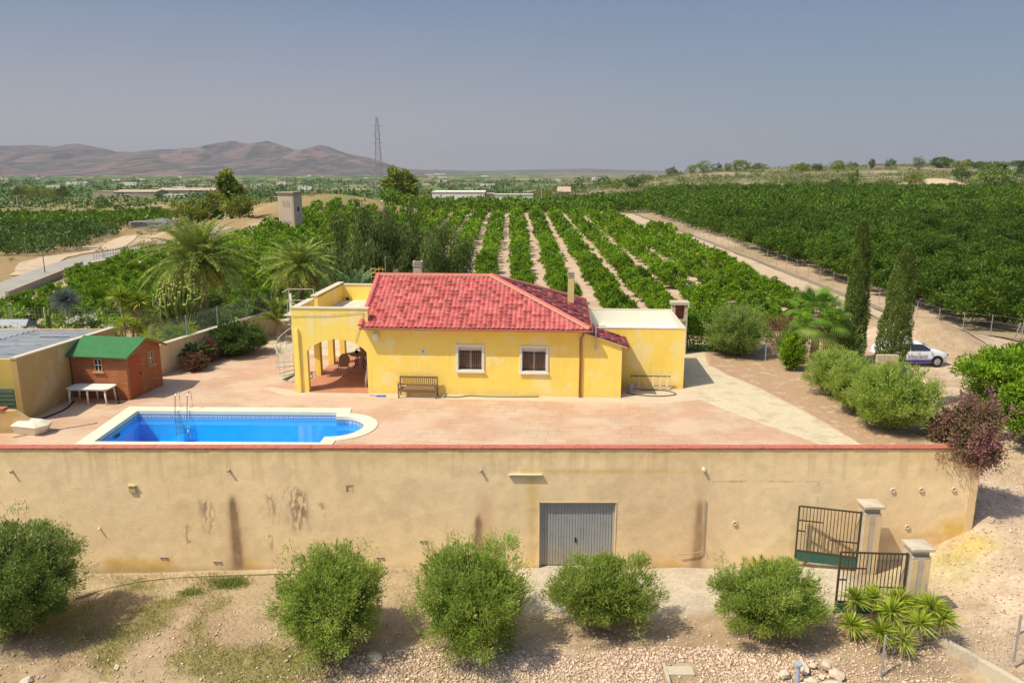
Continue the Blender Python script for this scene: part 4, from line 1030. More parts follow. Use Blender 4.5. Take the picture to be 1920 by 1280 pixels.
def hose(name, pts, r, mat, label, cat="hose"):
    m = MB(); P = [Vector(p) for p in pts]; out = []
    for i in range(len(P) - 1):
        p0 = P[max(i - 1, 0)]; p1 = P[i]; p2 = P[i + 1]; p3 = P[min(i + 2, len(P) - 1)]
        for k in range(6):
            t = k / 6; out.append(.5 * ((2 * p1) + (-p0 + p2) * t + (2 * p0 - 5 * p1 + 4 * p2 - p3) * t * t + (-p0 + 3 * p1 - 3 * p2 + p3) * t ** 3))
    out.append(P[-1]); m.tube(out, r, 6); return tag(m.build(name, mat, smooth=True), label, cat)
m = MB(); m.box(-.2, .2, -.09, .09, 0, .05).tube([(-.2, 0, .03), (-.55, .02, .06)], .015); tag(m.build("dustpan", "blue_plastic", loc=(-5.85, 33.02, .0), rz=HR, bevel=.01), "blue plastic pan lying on the paving left of the bench", "dustpan")
hose("garden_hose", [(-3.3, 33.0, .03), (-2.5, 32.85, .03), (-1.9, 33.05, .03), (-1.2, 32.95, .03), (.2, 32.9, .03), (1.2, 32.92, .03)], .02, "hose_green", "thin dark hose running along the foot of the yellow wall")
hose("garden_hose", [(5.2, 33.6, .03), (5.6, 33.2, .03), (6.6, 33.0, .03), (7.4, 33.3, .03), (7.0, 33.9, .03), (5.9, 34.0, .03)], .022, "hose_green", "green hose coiled on the ground below the folded ladder")
def build_ladder2():
    l = empty("wooden_ladder", (6.35, 34.1, 0), HR, "short pale ladder lying on its side at the foot of the annex wall", "ladder")
    m = MB(); m.bar((-.9, 0, .12), (.95, 0, .12), .05, .04); m.build("rail", "cream_trim", l)
    m = MB(); m.bar((-.9, .12, .62), (.95, .12, .62), .05, .04); m.build("rail", "dark_wood", l)
    for i in range(5):
        m = MB(); x = -.5 + i * .32; m.bar((x, 0, .12), (x + .03, .12, .62), .06, .05); m.build("rung", "cream_trim", l)
    m = MB(); m.lathe([(.09, 0), (.11, .3), (.115, .31), (.02, .31)], 12, (5.45, 33.95, 0)); b = m.build("paint_bucket", M("bucket_grey", [(.45, .45, .50)], rough=.5), smooth=False)
    tag(b, "small grey bucket standing beside the pale ladder", "bucket")
build_ladder2()

# shed
def build_shed():
    s = empty("garden_shed", (-19.44, 32.88, 0), math.radians(-9.2), "small orange red wooden garden shed with a green felt roof", "shed")
    W, D, Z, ZR = 2.64, 2.45, 2.0, 2.50
    def planks(m, a0, a1, z0, z1, y0, y1, axis):
        z = z0
        while z < z1 - .01:
            zz = min(z + .115, z1)
            if axis == 'x': m.box(a0, a1, y0 - .008, y1, z + .006, zz)
            else: m.box(y0, y1 + .008, a0, a1, z + .006, zz)
            z += .115
    m = MB(); planks(m, .1, W - .1, .04, Z, 0, .04, 'x'); m.box(0.1, W - .1, .03, .05, .0, Z); m.build("wall", "red_wood", s)
    m = MB(); planks(m, .1, D - .1, .04, Z, W - .04, W, 'y'); m.box(W - .05, W - .02, .1, D - .1, 0, Z)
    m.prism([(0, Z), (D, Z), (D / 2, ZR)], W - .05, W + .002, axes='yzx'); m.build("wall", "red_wood", s)
    m = MB(); m.box(0, .04, .1, D - .1, 0, Z).box(.1, W - .1, D - .04, D, 0, Z).prism([(0, Z), (D, Z), (D / 2, ZR)], 0, .05, axes='yzx'); m.build("wall", "red_wood", s)
    for x, y in ((0, 0), (W - .1, 0), (0, D - .1), (W - .1, D - .1)):
        m = MB(); m.box(x - .012, x + .112, y - .012, y + .112, 0, Z + .01); m.build("corner_post", "red_wood", s)
    o = .25
    for sg in (0, 1):
        m = MB(); y0 = -o if sg == 0 else D + o; zz = Z - o * (ZR - Z) / (D / 2)
        n = 1 if sg == 0 else -1
        m.add([(-.22, y0, zz + .03), (W + .25, y0, zz + .03), (W + .25, D / 2, ZR + .03), (-.22, D / 2, ZR + .03), (-.22, y0, zz + .07), (W + .25, y0, zz + .07), (W + .25, D / 2, ZR + .07), (-.22, D / 2, ZR + .07)], [(0,3,2,1),(4,5,6,7),(0,1,5,4),(1,2,6,5),(2,3,7,6),(3,0,4,7)])
        r = m.build("roof", "green_felt", s)
    m = MB(); m.bar((W + .23, -o, Z - .10), (W + .23, D / 2, ZR), .03, .09); m.bar((W + .23, D + o, Z - .10), (W + .23, D / 2, ZR), .03, .09); m.build("bargeboard", "red_wood", s)
    # windows
    def win(x0, x1, z0, z1, side):
        m = MB()
        f = .05
        def bx(mm, a0, a1, c0, c1, d0, d1):
            if side == 'x': mm.box(a0, a1, -d1, -d0, c0, c1)
            else: mm.box(W + d0, W + d1, a0, a1, c0, c1)
        bx(m, x0, x0 + f, z0, z1, .009, .045); bx(m, x1 - f, x1, z0, z1, .009, .045); bx(m, x0 + f, x1 - f, z1 - f, z1, .009, .045); bx(m, x0 + f, x1 - f, z0, z0 + f, .009, .045)
        w = m.build("window", "wood_trim", s)
        m = MB(); bx(m, x0 + f, x1 - f, z0 + f, z1 - f, .010, .02); m.build("glass", "glass_dark", w)
        m = MB(); mx, mz = (x0 + x1) / 2, (z0 + z1) / 2; bx(m, mx - .015, mx + .015, z0 + f, z1 - f, .021, .035); bx(m, x0 + f, mx - .015, mz - .015, mz + .015, .021, .035); bx(m, mx + .015, x1 - f, mz - .015, mz + .015, .021, .035); m.build("glazing_bar", "white_trim", w)
        m = MB(); bx(m, x0 - .08, x1 + .08, z0 - .06, z0 - .002, .009, .10); m.build("sill", "wood_trim", w)
    win(1.12, 1.52, 1.25, 1.85, 'x'); win(1.50, 1.88, 1.20, 1.82, 'y')
    m = MB()
    for i in range(6): m.box(W + .003, W + .03, .22 + i * .125, .335 + i * .125, .05, 1.85)
    m.box(W + .031, W + .045, .22, .97, .35, .43).box(W + .031, W + .045, .22, .97, 1.45, 1.53)
    d = m.build("door", "red_door", s)
    m = MB(); m.box(W + .046, W + .07, .86, .92, .95, 1.05); m.build("handle", "black", d)
build_shed()
def build_plastic_table():
    t = empty("plastic_table", (-18.25, 32.1, 0), math.radians(-3), "long white plastic garden table with six legs in front of the wooden shed", "table")
    o = [(-.95, -.32), (-.8, -.45), (.8, -.45), (.95, -.32), (.95, .32), (.8, .45), (-.8, .45), (-.95, .32)]
    m = MB(); m.prism(o, .70, .735, axes='xyz'); m.build("table_top", "white_plastic", t, bevel=.01)
    m = MB(); o2 = [(a * .9, b * .82) for a, b in o]; o3 = [(a * .88, b * .78) for a, b in o]; m.prism([o2, o3[::-1]], .64, .70, axes='xyz'); m.build("apron", "white_plastic", t)
    for x in (-.78, 0, .78):
        for y in (-.34, .34):
            m = MB(); k = 1 if x > 0 else (-1 if x < 0 else 0); m.tube([(x, y, .66), (x + k * .04, y * 1.08, 0)], [.045, .028], 8); m.build("leg", "white_plastic", t, smooth=True)
build_plastic_table()
def build_outbuilding():
    X1, Y0, Y1 = -19.55, 29.4, 37.0; X0 = -30
    b = empty("outbuilding", (X1, Y0, 0), 0, "low tan outbuilding with a corrugated grey roof left of the wooden shed", "building")
    def top(y): return lerp(2.62, 2.30, y / (Y1 - Y0))
    m = MB(); L = Y1 - Y0
    m.prism([(0, 0), (L, 0), (L, top(L)), (0, top(0))], -.22, 0, axes='yzx'); m.build("wall", "ochre_paint", b)
    m = MB(); m.box(-10.4, -.222, 0, .2, 0, 2.6); m.build("wall", M("outb_yellow", [(.60, .44, .11), (.54, .39, .10)], scale=2, rough=.9), b)
    m = MB(); m.box(-10.4, -.222, L - .2, L, 0, 2.28); m.build("wall", "ochre_paint", b)
    m = MB(); m.add([(-.24, -.03, top(0) + .001), (.03, -.03, top(0) + .001), (.03, L, top(L) + .001), (-.24, L, top(L) + .001), (-.24, -.03, top(0) + .06), (.03, -.03, top(0) + .06), (.03, L, top(L) + .06), (-.24, L, top(L) + .06)], [(0,3,2,1),(4,5,6,7),(0,1,5,4),(1,2,6,5),(2,3,7,6),(3,0,4,7)]); m.build("coping", "cream_trim", b)
    # ribbed sheets: ribs run left to right
    for (xa, xb, mt, dz) in ((-3.9, -.26, "grey_roofing", .0), (-10.4, -3.7, "pale_roofing", .03)):
        n = 150; V = []; 
        ys = np.linspace(.0, L - .02, n)
        ph = (ys / .42) % 1
        zz = np.array([top(y) for y in ys]) - .08 + dz + np.where(ph < .28, .045, 0.0)
        for x in (xa, xb): V.append(np.stack([np.full(n, x), ys, zz], 1))
        V = np.concatenate(V); a = np.arange(n - 1)
        np_mesh("roof_sheet", V, np.stack([a, a + 1, n + a + 1, n + a], 1)[:, ::-1], mt, b)
    m = MB(); m.box(-1.5, -.9, .0 - .02, -.001, 0, 1.2); m.build("door", "blue_plastic", b)
    m = MB()
    for y, x0, x1 in ((4.25, -2.6, -.8), (3.2, -2.9, -1.2), (5.4, -2.4, -1.0)): m.box(x0, x1, y, y + .05, top(y) - .02, top(y) + .012)
    m.build("light_strip", "white_metal", b)
build_outbuilding()
m = MB(); m.add([(-1.5, -1.6, 0), (1.5, -1.6, 0), (1.5, 1.6, 0), (-1.5, 1.6, 0), (-1.5, 0, 1.1), (1.2, 0, 1.1)], [(0,1,5,4),(2,3,4,5),(1,2,5),(3,0,4),(3,2,1,0)])
tag(m.build("lean_to_roof", "pale_roofing", loc=(-27.6, 41.2, .85)), "small pale grey pitched roof behind the outbuilding at the flower bed", "roof")
m = MB()
for i in range(60): m.box(-9 + i * .17, -9 + i * .17 + .09, -.02, .02, 0, 1.55)
m.box(-9, 1.2, .02, .04, 0, 1.55)
m2 = MB()
for i in range(9): m2.box(-9, 0, -.03, 0.03, .08 + i * .17, .19 + i * .17)
m2.box(-9, 0, .0, .02, 0, 1.6)
tag(m2.build("slatted_fence", "fence_green", loc=(-19.35, 28.7, 0)), "green ribbed fence panel in front of the yellow outbuilding wall", "fence")
def build_lowwall():
    w = empty("terrace_side_wall", (-21, 28.1, 0), 0, "low tan parapet with a sloping end and red tiled top beside the cream tub", "wall")
    m = MB(); m.prism([(-6, 0), (3.1, 0), (1.9, .88), (1.4, .92), (-6, .62)], 0, .25); m.build("wall", "ochre_paint", w)
    m = MB()
    for i in range(18): x = -6 + i * .42; z = .62 + (x + 6) * .3 / 7.4; m.box(x, x + .41, -.05, .30, z + .03, z + .08)
    m.build("coping", "red_coping", w)
build_lowwall()
m = MB(); bt = [(-.45, -.3), (.45, -.3), (.6, 0), (.45, .3), (-.45, .3)]
vs = [(x, y, 0) for x, y in bt] + [(x * 1.25 + .05, y * 1.35, .30) for x, y in bt] + [(x * 1.3 + .05, y * 1.45, .36) for x, y in bt] + [(x * .8, y * .8, .50) for x, y in bt]
fs = [(4,3,2,1,0), (15,16,17,18,19)] + [(k*5+i, k*5+(i+1)%5, (k+1)*5+(i+1)%5, (k+1)*5+i) for k in range(3) for i in range(5)]
m.add(vs, fs); tag(m.build("plastic_tub", "cream_plastic", loc=(-18.55, 28.2, 0), rz=-.25, bevel=.02), "cream upturned plastic tub lying by the low tan parapet", "tub")
hose("cable", [(-19.3, 29.2, .03), (-19.0, 30.2, .03), (-18.9, 31.2, .03), (-19.2, 32.3, .03)], .03, "black", "thick black pipe along the foot of the outbuilding wall", "pipe")
hose("cable", [(-18.9, 27.6, .02), (-17.8, 28.4, .02), (-16.6, 29.3, .02)], .018, "concrete_dark", "thin dark hose crossing the paving between tub and pool", "hose")
m = MB(); m.tube([(0, 0, 0), (0, 0, .28)], .02, 6).box(-.05, .05, -.05, .05, 0, .03); tag(m.build("tap_post", "black", loc=(-17.05, 31.95, 0)), "tiny black post standing at the end of the white table", "post")

# garden wall behind and its fence
GW = [(-17.45, 36.3), (-16.2, 41.5), (-14.75, 46.6), (-9.2, 47.0)]
def build_gardenwall():
    w = empty("garden_wall", (-16, 41, 0), 0, "tan garden wall running back from the shed towards the staircase", "wall")
    m = MB(); c = MB(); zt = [1.5, 1.45, 1.4, 1.3]
    for i in range(3):
        (x0, y0), (x1, y1) = GW[i], GW[i + 1]; d = Vector((x1 - x0, y1 - y0, 0)).normalized(); n = Vector((-d.y, d.x, 0)) * .11
        P = [Vector((x0 + 16, y0 - 41, 0)), Vector((x1 + 16, y1 - 41, 0))]
        vs = [P[0] - n, P[1] - n, P[1] + n, P[0] + n]
        m.add([(v.x, v.y, 0) for v in vs] + [(vs[k].x, vs[k].y, zt[i] if k in (0, 3) else zt[i + 1]) for k in range(4)], [(0,3,2,1),(4,5,6,7),(0,1,5,4),(1,2,6,5),(2,3,7,6),(3,0,4,7)])
        n *= 1.5; vs = [P[0] - n, P[1] - n, P[1] + n, P[0] + n]; zz = lambda k: zt[i] if k in (0, 3) else zt[i + 1]
        c.add([(v.x, v.y, zz(k) + .002) for k, v in enumerate(vs)] + [(v.x, v.y, zz(k) + .05) for k, v in enumerate(vs)], [(0,3,2,1),(4,5,6,7),(0,1,5,4),(1,2,6,5),(2,3,7,6),(3,0,4,7)])
    m.build("wall", "tan_paint", w); c.build("coping", "cream_trim", w)
build_gardenwall()
# wire mesh: real thin wires
def mesh_fence(name, pts, hgt_, label, spacing=2.5, zf=None, mesh=.16, wr=.006, post=.03, cat="fence", postmat="galvanised"):
    x0, y0 = pts[0][:2]; z0 = zf(x0, y0) if zf else 0
    f = empty(name, (x0, y0, z0), 0, label, cat)
    Wm = MB()
    for (xa, ya), (xb, yb) in zip(pts[:-1], pts[1:]):
        L = math.hypot(xb - xa, yb - ya); n = max(1, round(L / spacing))
        for i in range(n + 1):
            t = i / n; x, y = lerp(xa, xb, t), lerp(ya, yb, t); z = zf(x, y) if zf else 0
            if i == n and (xb, yb) != tuple(pts[-1]): continue
            m = MB(); m.tube([(x - x0, y - y0, z - z0), (x - x0, y - y0, z - z0 + hgt_)], post, 8); m.build("post", postmat, f)
        k = max(1, round(L / (mesh or 1)))
        if mesh:
            for i in range(k + 1):
                t = i / k; x, y = lerp(xa, xb, t), lerp(ya, yb, t); z = (zf(x, y) if zf else 0) - z0
                Wm.bar((x - x0, y - y0, z + .03), (x - x0, y - y0, z + hgt_ - .03), wr)
        rows = max(2, round(hgt_ / (mesh or .5)))
        seg = max(1, int(L / 2)) if zf else 1
        for r in range(rows + 1):
            for i in range(seg):
                p = []
                for t in (i / seg, (i + 1) / seg):
                    x, y = lerp(xa, xb, t), lerp(ya, yb, t); z = (zf(x, y) if zf else 0) - z0
                    p.append((x - x0, y - y0, z + .03 + (hgt_ - .06) * r / rows))
                Wm.bar(p[0], p[1], wr)
    Wm.build("wire_mesh", "galvanised", f)
    return f
mesh_fence("wire_fence", GW[:3], 1.15, "grey wire mesh fence standing on top of the garden wall", 2.6, lambda x, y: 1.45, .14)
mesh_fence("wire_fence", [(-46, 45.8), (-34, 46.2), (-24, 46.4), (-15.2, 46.9)], 1.9, "grey wire mesh fence behind the flower bed, along the green grove", 3.0, lambda x, y: -.2, .2, .007)

# ---------------------------------------------------------------- gate, pillars, fence below the wall
def pillar(x, y, z0, h, rz, label):
    p = empty("gate_pillar", (x, y, z0), rz, label, "pillar", "concrete gate pillars")
    m = MB(); w = .30
    m.box(-w, w, -w, w, -.4, h - .30).box(-w, w, -.18, w, h - .30, h - .08); 
    m.build("shaft", "concrete", p, bevel=.015)
    m = MB(); m.box(-w, -w + .2, -w - .012, -w - .001, 0, h - .4).box(w - .2, w, -w - .012, -w - .001, 0, h - .4); m.build("facing", "tan_paint", p)
    m = MB(); c = .37; m.add([(-c, -c, h - .08), (c, -c, h - .08), (c, c, h - .08), (-c, c, h - .08), (-c, -c, h), (c, -c, h), (c, c, h), (-c, c, h), (-.1, -.1, h + .06), (.1, -.1, h + .06), (.1, .1, h + .06), (-.1, .1, h + .06)], [(0,3,2,1),(0,1,5,4),(1,2,6,5),(2,3,7,6),(3,0,4,7),(4,5,9,8),(5,6,10,9),(6,7,11,10),(7,4,8,11),(8,9,10,11)]); m.build("cap", "concrete", p)
pillar(12.9, 25.7, -4.45, 2.66, 0, "concrete gate pillar standing close against the tan wall")
pillar(13.1, 22.75, -4.55, 2.66, 0, "concrete gate pillar beside the yucca clump, away from the wall")
def gate(x, y, z, rz, label, broken=True):
    g = empty("metal_gate", (x, y, z), rz, label, "gate", "pair of driveway gate leaves")
    W, Hh = 2.12, 2.22
    m = MB(); m.box(-.03, .03, -.03, .03, 0, Hh + .02).box(W - .06, W, -.03, .03, 0, Hh - .02).box(.03, W - .06, -.025, .025, Hh - .05, Hh)
    m.box(.03, W - .06, -.025, .025, .42, .46); m.build("frame", "gate_metal", g)
    m = MB(); m.box(.03, W - .06, -.012, .012, .02, .42); m.build("kick_panel", "green_metal", g)
    m = MB(); n = 16
    for i in range(n): xx = .03 + (W - .09) * (i + 1) / (n + 1); m.box(xx - .012, xx + .012, -.012, .012, .46, Hh - .05)
    m.build("bars", "gate_metal", g)
    m = MB(); m.box(.03, .95, -.02, .02, .98, 1.02).box(1.25, W - .06, -.02, .02, 1.62, 1.66).box(W - .3, W - .06, -.02, .02, 1.2, 1.24); m.build("rail", "gate_metal", g)
gate(12.56, 25.62, -4.33, math.radians(164), "open gate leaf parallel to the tan wall, green kick panel at its foot")
gate(12.72, 22.62, -4.36, math.radians(176), "open gate leaf in front, partly behind the willowy bush and yuccas")
def build_lowconcrete():
    w = empty("low_concrete_wall", (13.05, 21.2, -4.6), 0, "low pale concrete wall slanting away from the yucca clump", "wall")
    m = MB(); pts = [(0, 0, .45), (.5, -.9, .45), (1.25, -2.2, .38), (2.6, -4.4, .3)]
    for (x0, y0, z0), (x1, y1, z1) in zip(pts[:-1], pts[1:]):
        m.add([(x0, y0, -.8), (x1, y1, -.8), (x1 + .22, y1, -.8), (x0 + .22, y0, -.8), (x0, y0, z0), (x1, y1, z1), (x1 + .22, y1, z1), (x0 + .22, y0, z0)], [(0,3,2,1),(4,5,6,7),(0,1,5,4),(1,2,6,5),(2,3,7,6),(3,0,4,7)])
    m.build("wall", "concrete", w)
build_lowconcrete()
mesh_fence("wire_fence", [(10.95, 20.1), (14.75, 20.0)], 1.5, "wire mesh fence with grey posts crossing in front of the yucca clump", 3.6, lambda x, y: lerp(-4.9, -4.2, (x - 10.95) / 3.8), .15, .004, .035)
m = MB(); m.tube([(14.7, 20.05, -3.4), (16.6, 20.6, -2.9)], .03, 8); tag(m.build("fence_brace", "galvanised"), "slanting grey steel brace pipe at the fence post over the low concrete wall", "pipe")
mesh_fence("wire_fence", [(13.25, 22.3), (13.0, 21.3)], 1.2, "short leaning wire mesh panel beside the front gate pillar", 1.0, lambda x, y: -4.2, .12, .006, .02)
hose("garden_hose", [(-15.5, 24.7, -4.98), (-14.4, 25.6, -4.99), (-12.8, 26.0, -4.93), (-9.6, 26.05, -4.80), (-7.2, 25.9, -4.72), (-6.0, 25.0, -4.75)], .025, "hose_tan", "long pale hose lying along the foot of the tan wall")
hose("garden_hose", [(-13.0, 21.3, -5.1), (-12.6, 20.3, -5.25), (-11.6, 20.1, -5.3), (-10.7, 20.9, -5.2)], .018, "black", "thin black hose looping over the stones in the foreground")
# steps at the bottom
def build_steps():
    s = empty("garden_steps", (5.1, 20.6, -5.3), 0, "pale block steps going down through the gravel slope", "steps")
    for i in range(3):
        m = MB(); m.box(-.4, .4, -.25 - i * .42, .15 - i * .42, -.3, .42 - i * .15); m.build("step", "concrete", s, bevel=.02)
    m = MB(); m.box(-.5, -.41, -1.4, .25, -.3, .44); m.build("side_curb", "concrete", s)
build_steps()
m = MB(); m.tube([(0, 0, -.4), (-.02, 0, .78)], .065, 10); m.tube([(-.02, 0, .78), (-.02, 0, .84)], .12, 10)
tag(m.build("blue_pipe", M("pipe_blue", [(.36, .42, .52)], rough=.5), loc=(8.45, 20.0, -5.1)), "grey blue upright pipe with a dark cap beside the rock pile", "pipe")
# ---------------------------------------------------------------- plants
LEAF("leaf_olive", [(.11, .17, .025), (.24, .34, .05), (.37, .47, .085), (.50, .57, .17)], transl=.38, patch=.12, pscale=.9)
LEAF("leaf_olive_dark", [(.07, .12, .03), (.16, .24, .05), (.26, .36, .075), (.38, .46, .13)], transl=.32, patch=.1)
LEAF("leaf_dark", [(.04, .08, .015), (.085, .15, .028), (.15, .23, .045)], transl=.25, patch=.1)
LEAF("leaf_citrus", [(.046, .115, .006), (.115, .225, .009), (.205, .345, .014), (.33, .46, .03)], transl=.3, objrand=.18)
LEAF("leaf_orange", [(.032, .072, .006), (.064, .128, .010), (.10, .176, .014), (.15, .235, .020)], transl=.35, objrand=.2)
LEAF("leaf_pepper", [(.055, .085, .02), (.12, .165, .035), (.21, .26, .06)], transl=.3, patch=.15)
LEAF("leaf_pine", [(.08, .12, .015), (.20, .25, .03), (.36, .38, .05)], transl=.2, patch=.15, pscale=.3)
LEAF("leaf_scrub", [(.09, .12, .03), (.18, .20, .06), (.26, .26, .10)], transl=.15)
LEAF("leaf_cypress", [(.05, .09, .018), (.10, .16, .03), (.18, .25, .048), (.27, .31, .075)], transl=.15, patch=.25, pscale=1.3)
LEAF("leaf_palm", [(.11, .18, .03), (.24, .32, .055), (.38, .46, .10), (.54, .52, .16)], transl=.3)
LEAF("leaf_palm_blue", [(.09, .17, .06), (.18, .28, .11), (.30, .40, .18)], transl=.25)
LEAF("leaf_grove", [(.06, .12, .010), (.13, .23, .018), (.21, .33, .03)], transl=.25)
LEAF("leaf_fan", [(.05, .13, .015), (.12, .26, .025), (.24, .38, .05), (.36, .33, .10)], transl=.35)
LEAF("leaf_yucca", [(.13, .21, .015), (.31, .41, .035), (.50, .55, .08), (.58, .48, .20)], transl=.3)
LEAF("leaf_silver", [(.11, .14, .12), (.20, .24, .21), (.30, .35, .31)], transl=.15)
LEAF("leaf_boug", [(.12, .13, .04), (.23, .16, .09), (.31, .17, .14), (.40, .14, .22)], transl=.3, pos=[0, .4, .75, 1])
LEAF("leaf_red", [(.12, .07, .04), (.20, .09, .055), (.30, .20, .12)], transl=.2)
LEAF("dates", [(.45, .16, .02), (.55, .24, .04)], transl=.1)
LEAF("petal", [(.75, .74, .60), (.85, .84, .75)], transl=.2)
LEAF("grass_dry", [(.28, .20, .085), (.38, .29, .13), (.23, .22, .07)], transl=.3)
LEAF("grass_green", [(.14, .20, .03), (.22, .30, .05), (.30, .32, .09)], transl=.3)
M("bark", [(.20, .15, .10), (.28, .22, .15)], scale=6, rough=.95, bump=.8, bscale=20)
M("palm_bark", [(.26, .19, .13), (.38, .29, .20), (.17, .12, .08)], scale=5, rough=.95, bump=1, bscale=12, bdist=.06, stretch=(1, 1, 3))
M("cactus", [(.17, .23, .05), (.27, .32, .08)], scale=3, rough=.7)
M("cactus_tip", [(.46, .42, .08), (.32, .34, .07)], scale=6, rough=.7)

def limbs(c, r, rng, n=7, base_r=.08, base=(0, 0, 0)):
    m = MB()
    fork = Vector(base) + Vector((rng.normal() * .05, rng.normal() * .05, max(.25, (c[2] - r[2]) * .9 + .3)))
    m.tube([base, (Vector(base) + fork) / 2 + Vector((.03, .02, 0)), fork], [base_r, base_r * .85, base_r * .75], 8)
    for i in range(n):
        a = 2 * PI * i / n + rng.normal() * .3; e = rng.uniform(.3, .9)
        tip = Vector((c[0] + math.cos(a) * r[0] * .75 * e, c[1] + math.sin(a) * r[1] * .75 * e, c[2] + r[2] * rng.uniform(-.1, .7)))
        midp = (fork + tip) / 2 + Vector((rng.normal() * .1, rng.normal() * .1, .1))
        m.tube([fork, midp, tip], [base_r * .6, base_r * .35, base_r * .1], 6)
    return m
def bush(name, x, y, z, w, h, label, cat="bush", mat="leaf_olive", n=15000, seed=1, leaf=(.13, .028), group=None, up=.6, lift=.0, clumps=110, csize=.20, trunk=True, depth=None, lump=.22, inner=.5, fuzz=.14, flat=.75, lean=0, sprays=None):
    """rounded shrub with narrow leaves on shoots that stand out of the outline"""
    rng = np.random.default_rng(seed)
    root = empty(name, (x, y, z), 0, label, cat, group)
    rx, ry, rz_ = w / 2 * .88, (depth or w) / 2 * .88, (h - lift) / 2 * .95
    c = (0, 0, lift + rz_)
    p, out, cv = crown_points(rng, n, c, (rx, ry, rz_), clumps, csize, inner, flat, lump)
    d = _norm(out * .8 + np.array([0, 0, up]) + rng.normal(size=(n, 3)) * .45)
    hv = np.clip((p[:, 2] - c[2]) / rz_ * .5 + .5, 0, 1)
    L = leaf[0] * rng.uniform(.6, 1.3, n)
    V, Q = leaf_quads(p, d, L, leaf[1], rng, 0.05, roll=out)
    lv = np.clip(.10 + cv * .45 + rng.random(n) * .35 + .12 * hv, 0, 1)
    # leaves deeper in the shrub close the gaps, with inner shade painted darker
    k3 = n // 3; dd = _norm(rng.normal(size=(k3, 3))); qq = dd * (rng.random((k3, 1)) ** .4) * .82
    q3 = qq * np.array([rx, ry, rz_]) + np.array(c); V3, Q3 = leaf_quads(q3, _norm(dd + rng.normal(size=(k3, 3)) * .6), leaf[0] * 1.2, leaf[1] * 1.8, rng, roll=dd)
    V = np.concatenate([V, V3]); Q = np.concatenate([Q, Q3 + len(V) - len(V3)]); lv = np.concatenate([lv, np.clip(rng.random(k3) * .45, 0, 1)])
    # long thin shoots
    k = int(n * fuzz); q, o2, cv2 = crown_points(rng, k, c, (rx * 1.02, ry * 1.02, rz_ * 1.02), clumps, csize * .6, .92, flat, lump)
    d2 = _norm(o2 + np.array([0, 0, up * 1.4]) + rng.normal(size=(k, 3)) * .25)
    t = rng.random(k)[:, None] * leaf[0] * 2.2; q = q + d2 * t
    V2, Q2 = leaf_quads(q, _norm(d2 + rng.normal(size=(k, 3)) * .3), leaf[0] * .8, leaf[1] * .8, rng)
    V = np.concatenate([V, V2]); Q = np.concatenate([Q, Q2 + len(V) - len(V2)]); lv = np.concatenate([lv, np.clip(.3 + .5 * cv2 + rng.random(k) * .2, 0, 1)])
    # feathery sprays that break the outline
    ns = sprays if sprays is not None else int(w * h * 14)
    sd = _norm(rng.normal(size=(ns, 3)) + [0, 0, .55]); sd[:, 2] = np.where(sd[:, 2] < -.3, -sd[:, 2], sd[:, 2])
    sp = sd * np.array([rx, ry, rz_]) * rng.uniform(.88, 1.02, (ns, 1)) + np.array(c)
    dr = _norm(sd * .6 + np.array([0, 0, .75]) + rng.normal(size=(ns, 3)) * .22); ln = rng.uniform(.14, .40, ns) * (w / 3.5) ** .5
    m_ = 34; tt = rng.random((ns, m_)) ; P4 = (sp[:, None] + dr[:, None] * (tt * ln[:, None])[..., None] + rng.normal(size=(ns, m_, 3)) * (.05 * (1.15 - tt))[..., None]).reshape(-1, 3)
    D4 = _norm(np.repeat(dr, m_, 0) + rng.normal(size=(ns * m_, 3)) * .35); V4, Q4 = leaf_quads(P4, D4, leaf[0] * .85, leaf[1] * .8, rng)
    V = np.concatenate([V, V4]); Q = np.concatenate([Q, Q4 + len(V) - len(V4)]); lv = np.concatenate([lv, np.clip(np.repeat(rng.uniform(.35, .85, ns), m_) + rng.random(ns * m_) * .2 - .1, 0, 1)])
    V[:, 2] = np.maximum(V[:, 2], .03)
    if lean: V[:, 0] += V[:, 2] * lean
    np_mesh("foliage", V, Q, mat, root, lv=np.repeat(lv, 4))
    if trunk: limbs(c, (rx, ry, rz_), rng, 8, .06 + w * .012).build("trunk", "bark", root, smooth=True)
    return root
# five willow-like bushes in front of the wall
G = "willowy bushes in front of the retaining wall"
bush("round_bush", -16.1, 22.6, H(-16.1, 22.6), 3.9, 3.85, "large dark green bush at the picture's left edge, in front of the wall", n=34000, seed=11, mat="leaf_olive_dark", group=G, up=.2)
bush("round_bush", -5.75, 21.6, H(-5.75, 21.6), 3.6, 3.2, "dense round willowy bush standing directly left of the widest bush, below the vent hole", n=34000, seed=12, lump=.26, group=G, up=.25, flat=.9)
bush("round_bush", -1.25, 21.7, H(-1.25, 21.7), 3.85, 3.4, "tall willowy bush narrowing to its foot, beside the garage door", n=34000, seed=13, lump=.28, group=G, flat=1.0)
bush("round_bush", 2.95, 22.5, H(2.95, 22.5), 3.6, 2.35, "low spreading willowy bush in front of the grey garage door", n=24000, seed=14, group=G, lift=.2, depth=2.6, lump=.32, clumps=90, csize=.24)
bush("round_bush", 8.2, 22.2, H(8.2, 22.2), 3.5, 2.4, "broad light green willowy bush in front of the open metal gate, trunk showing", n=30000, seed=15, group=G, lift=.4, depth=3.0, lump=.32, clumps=90, csize=.24)
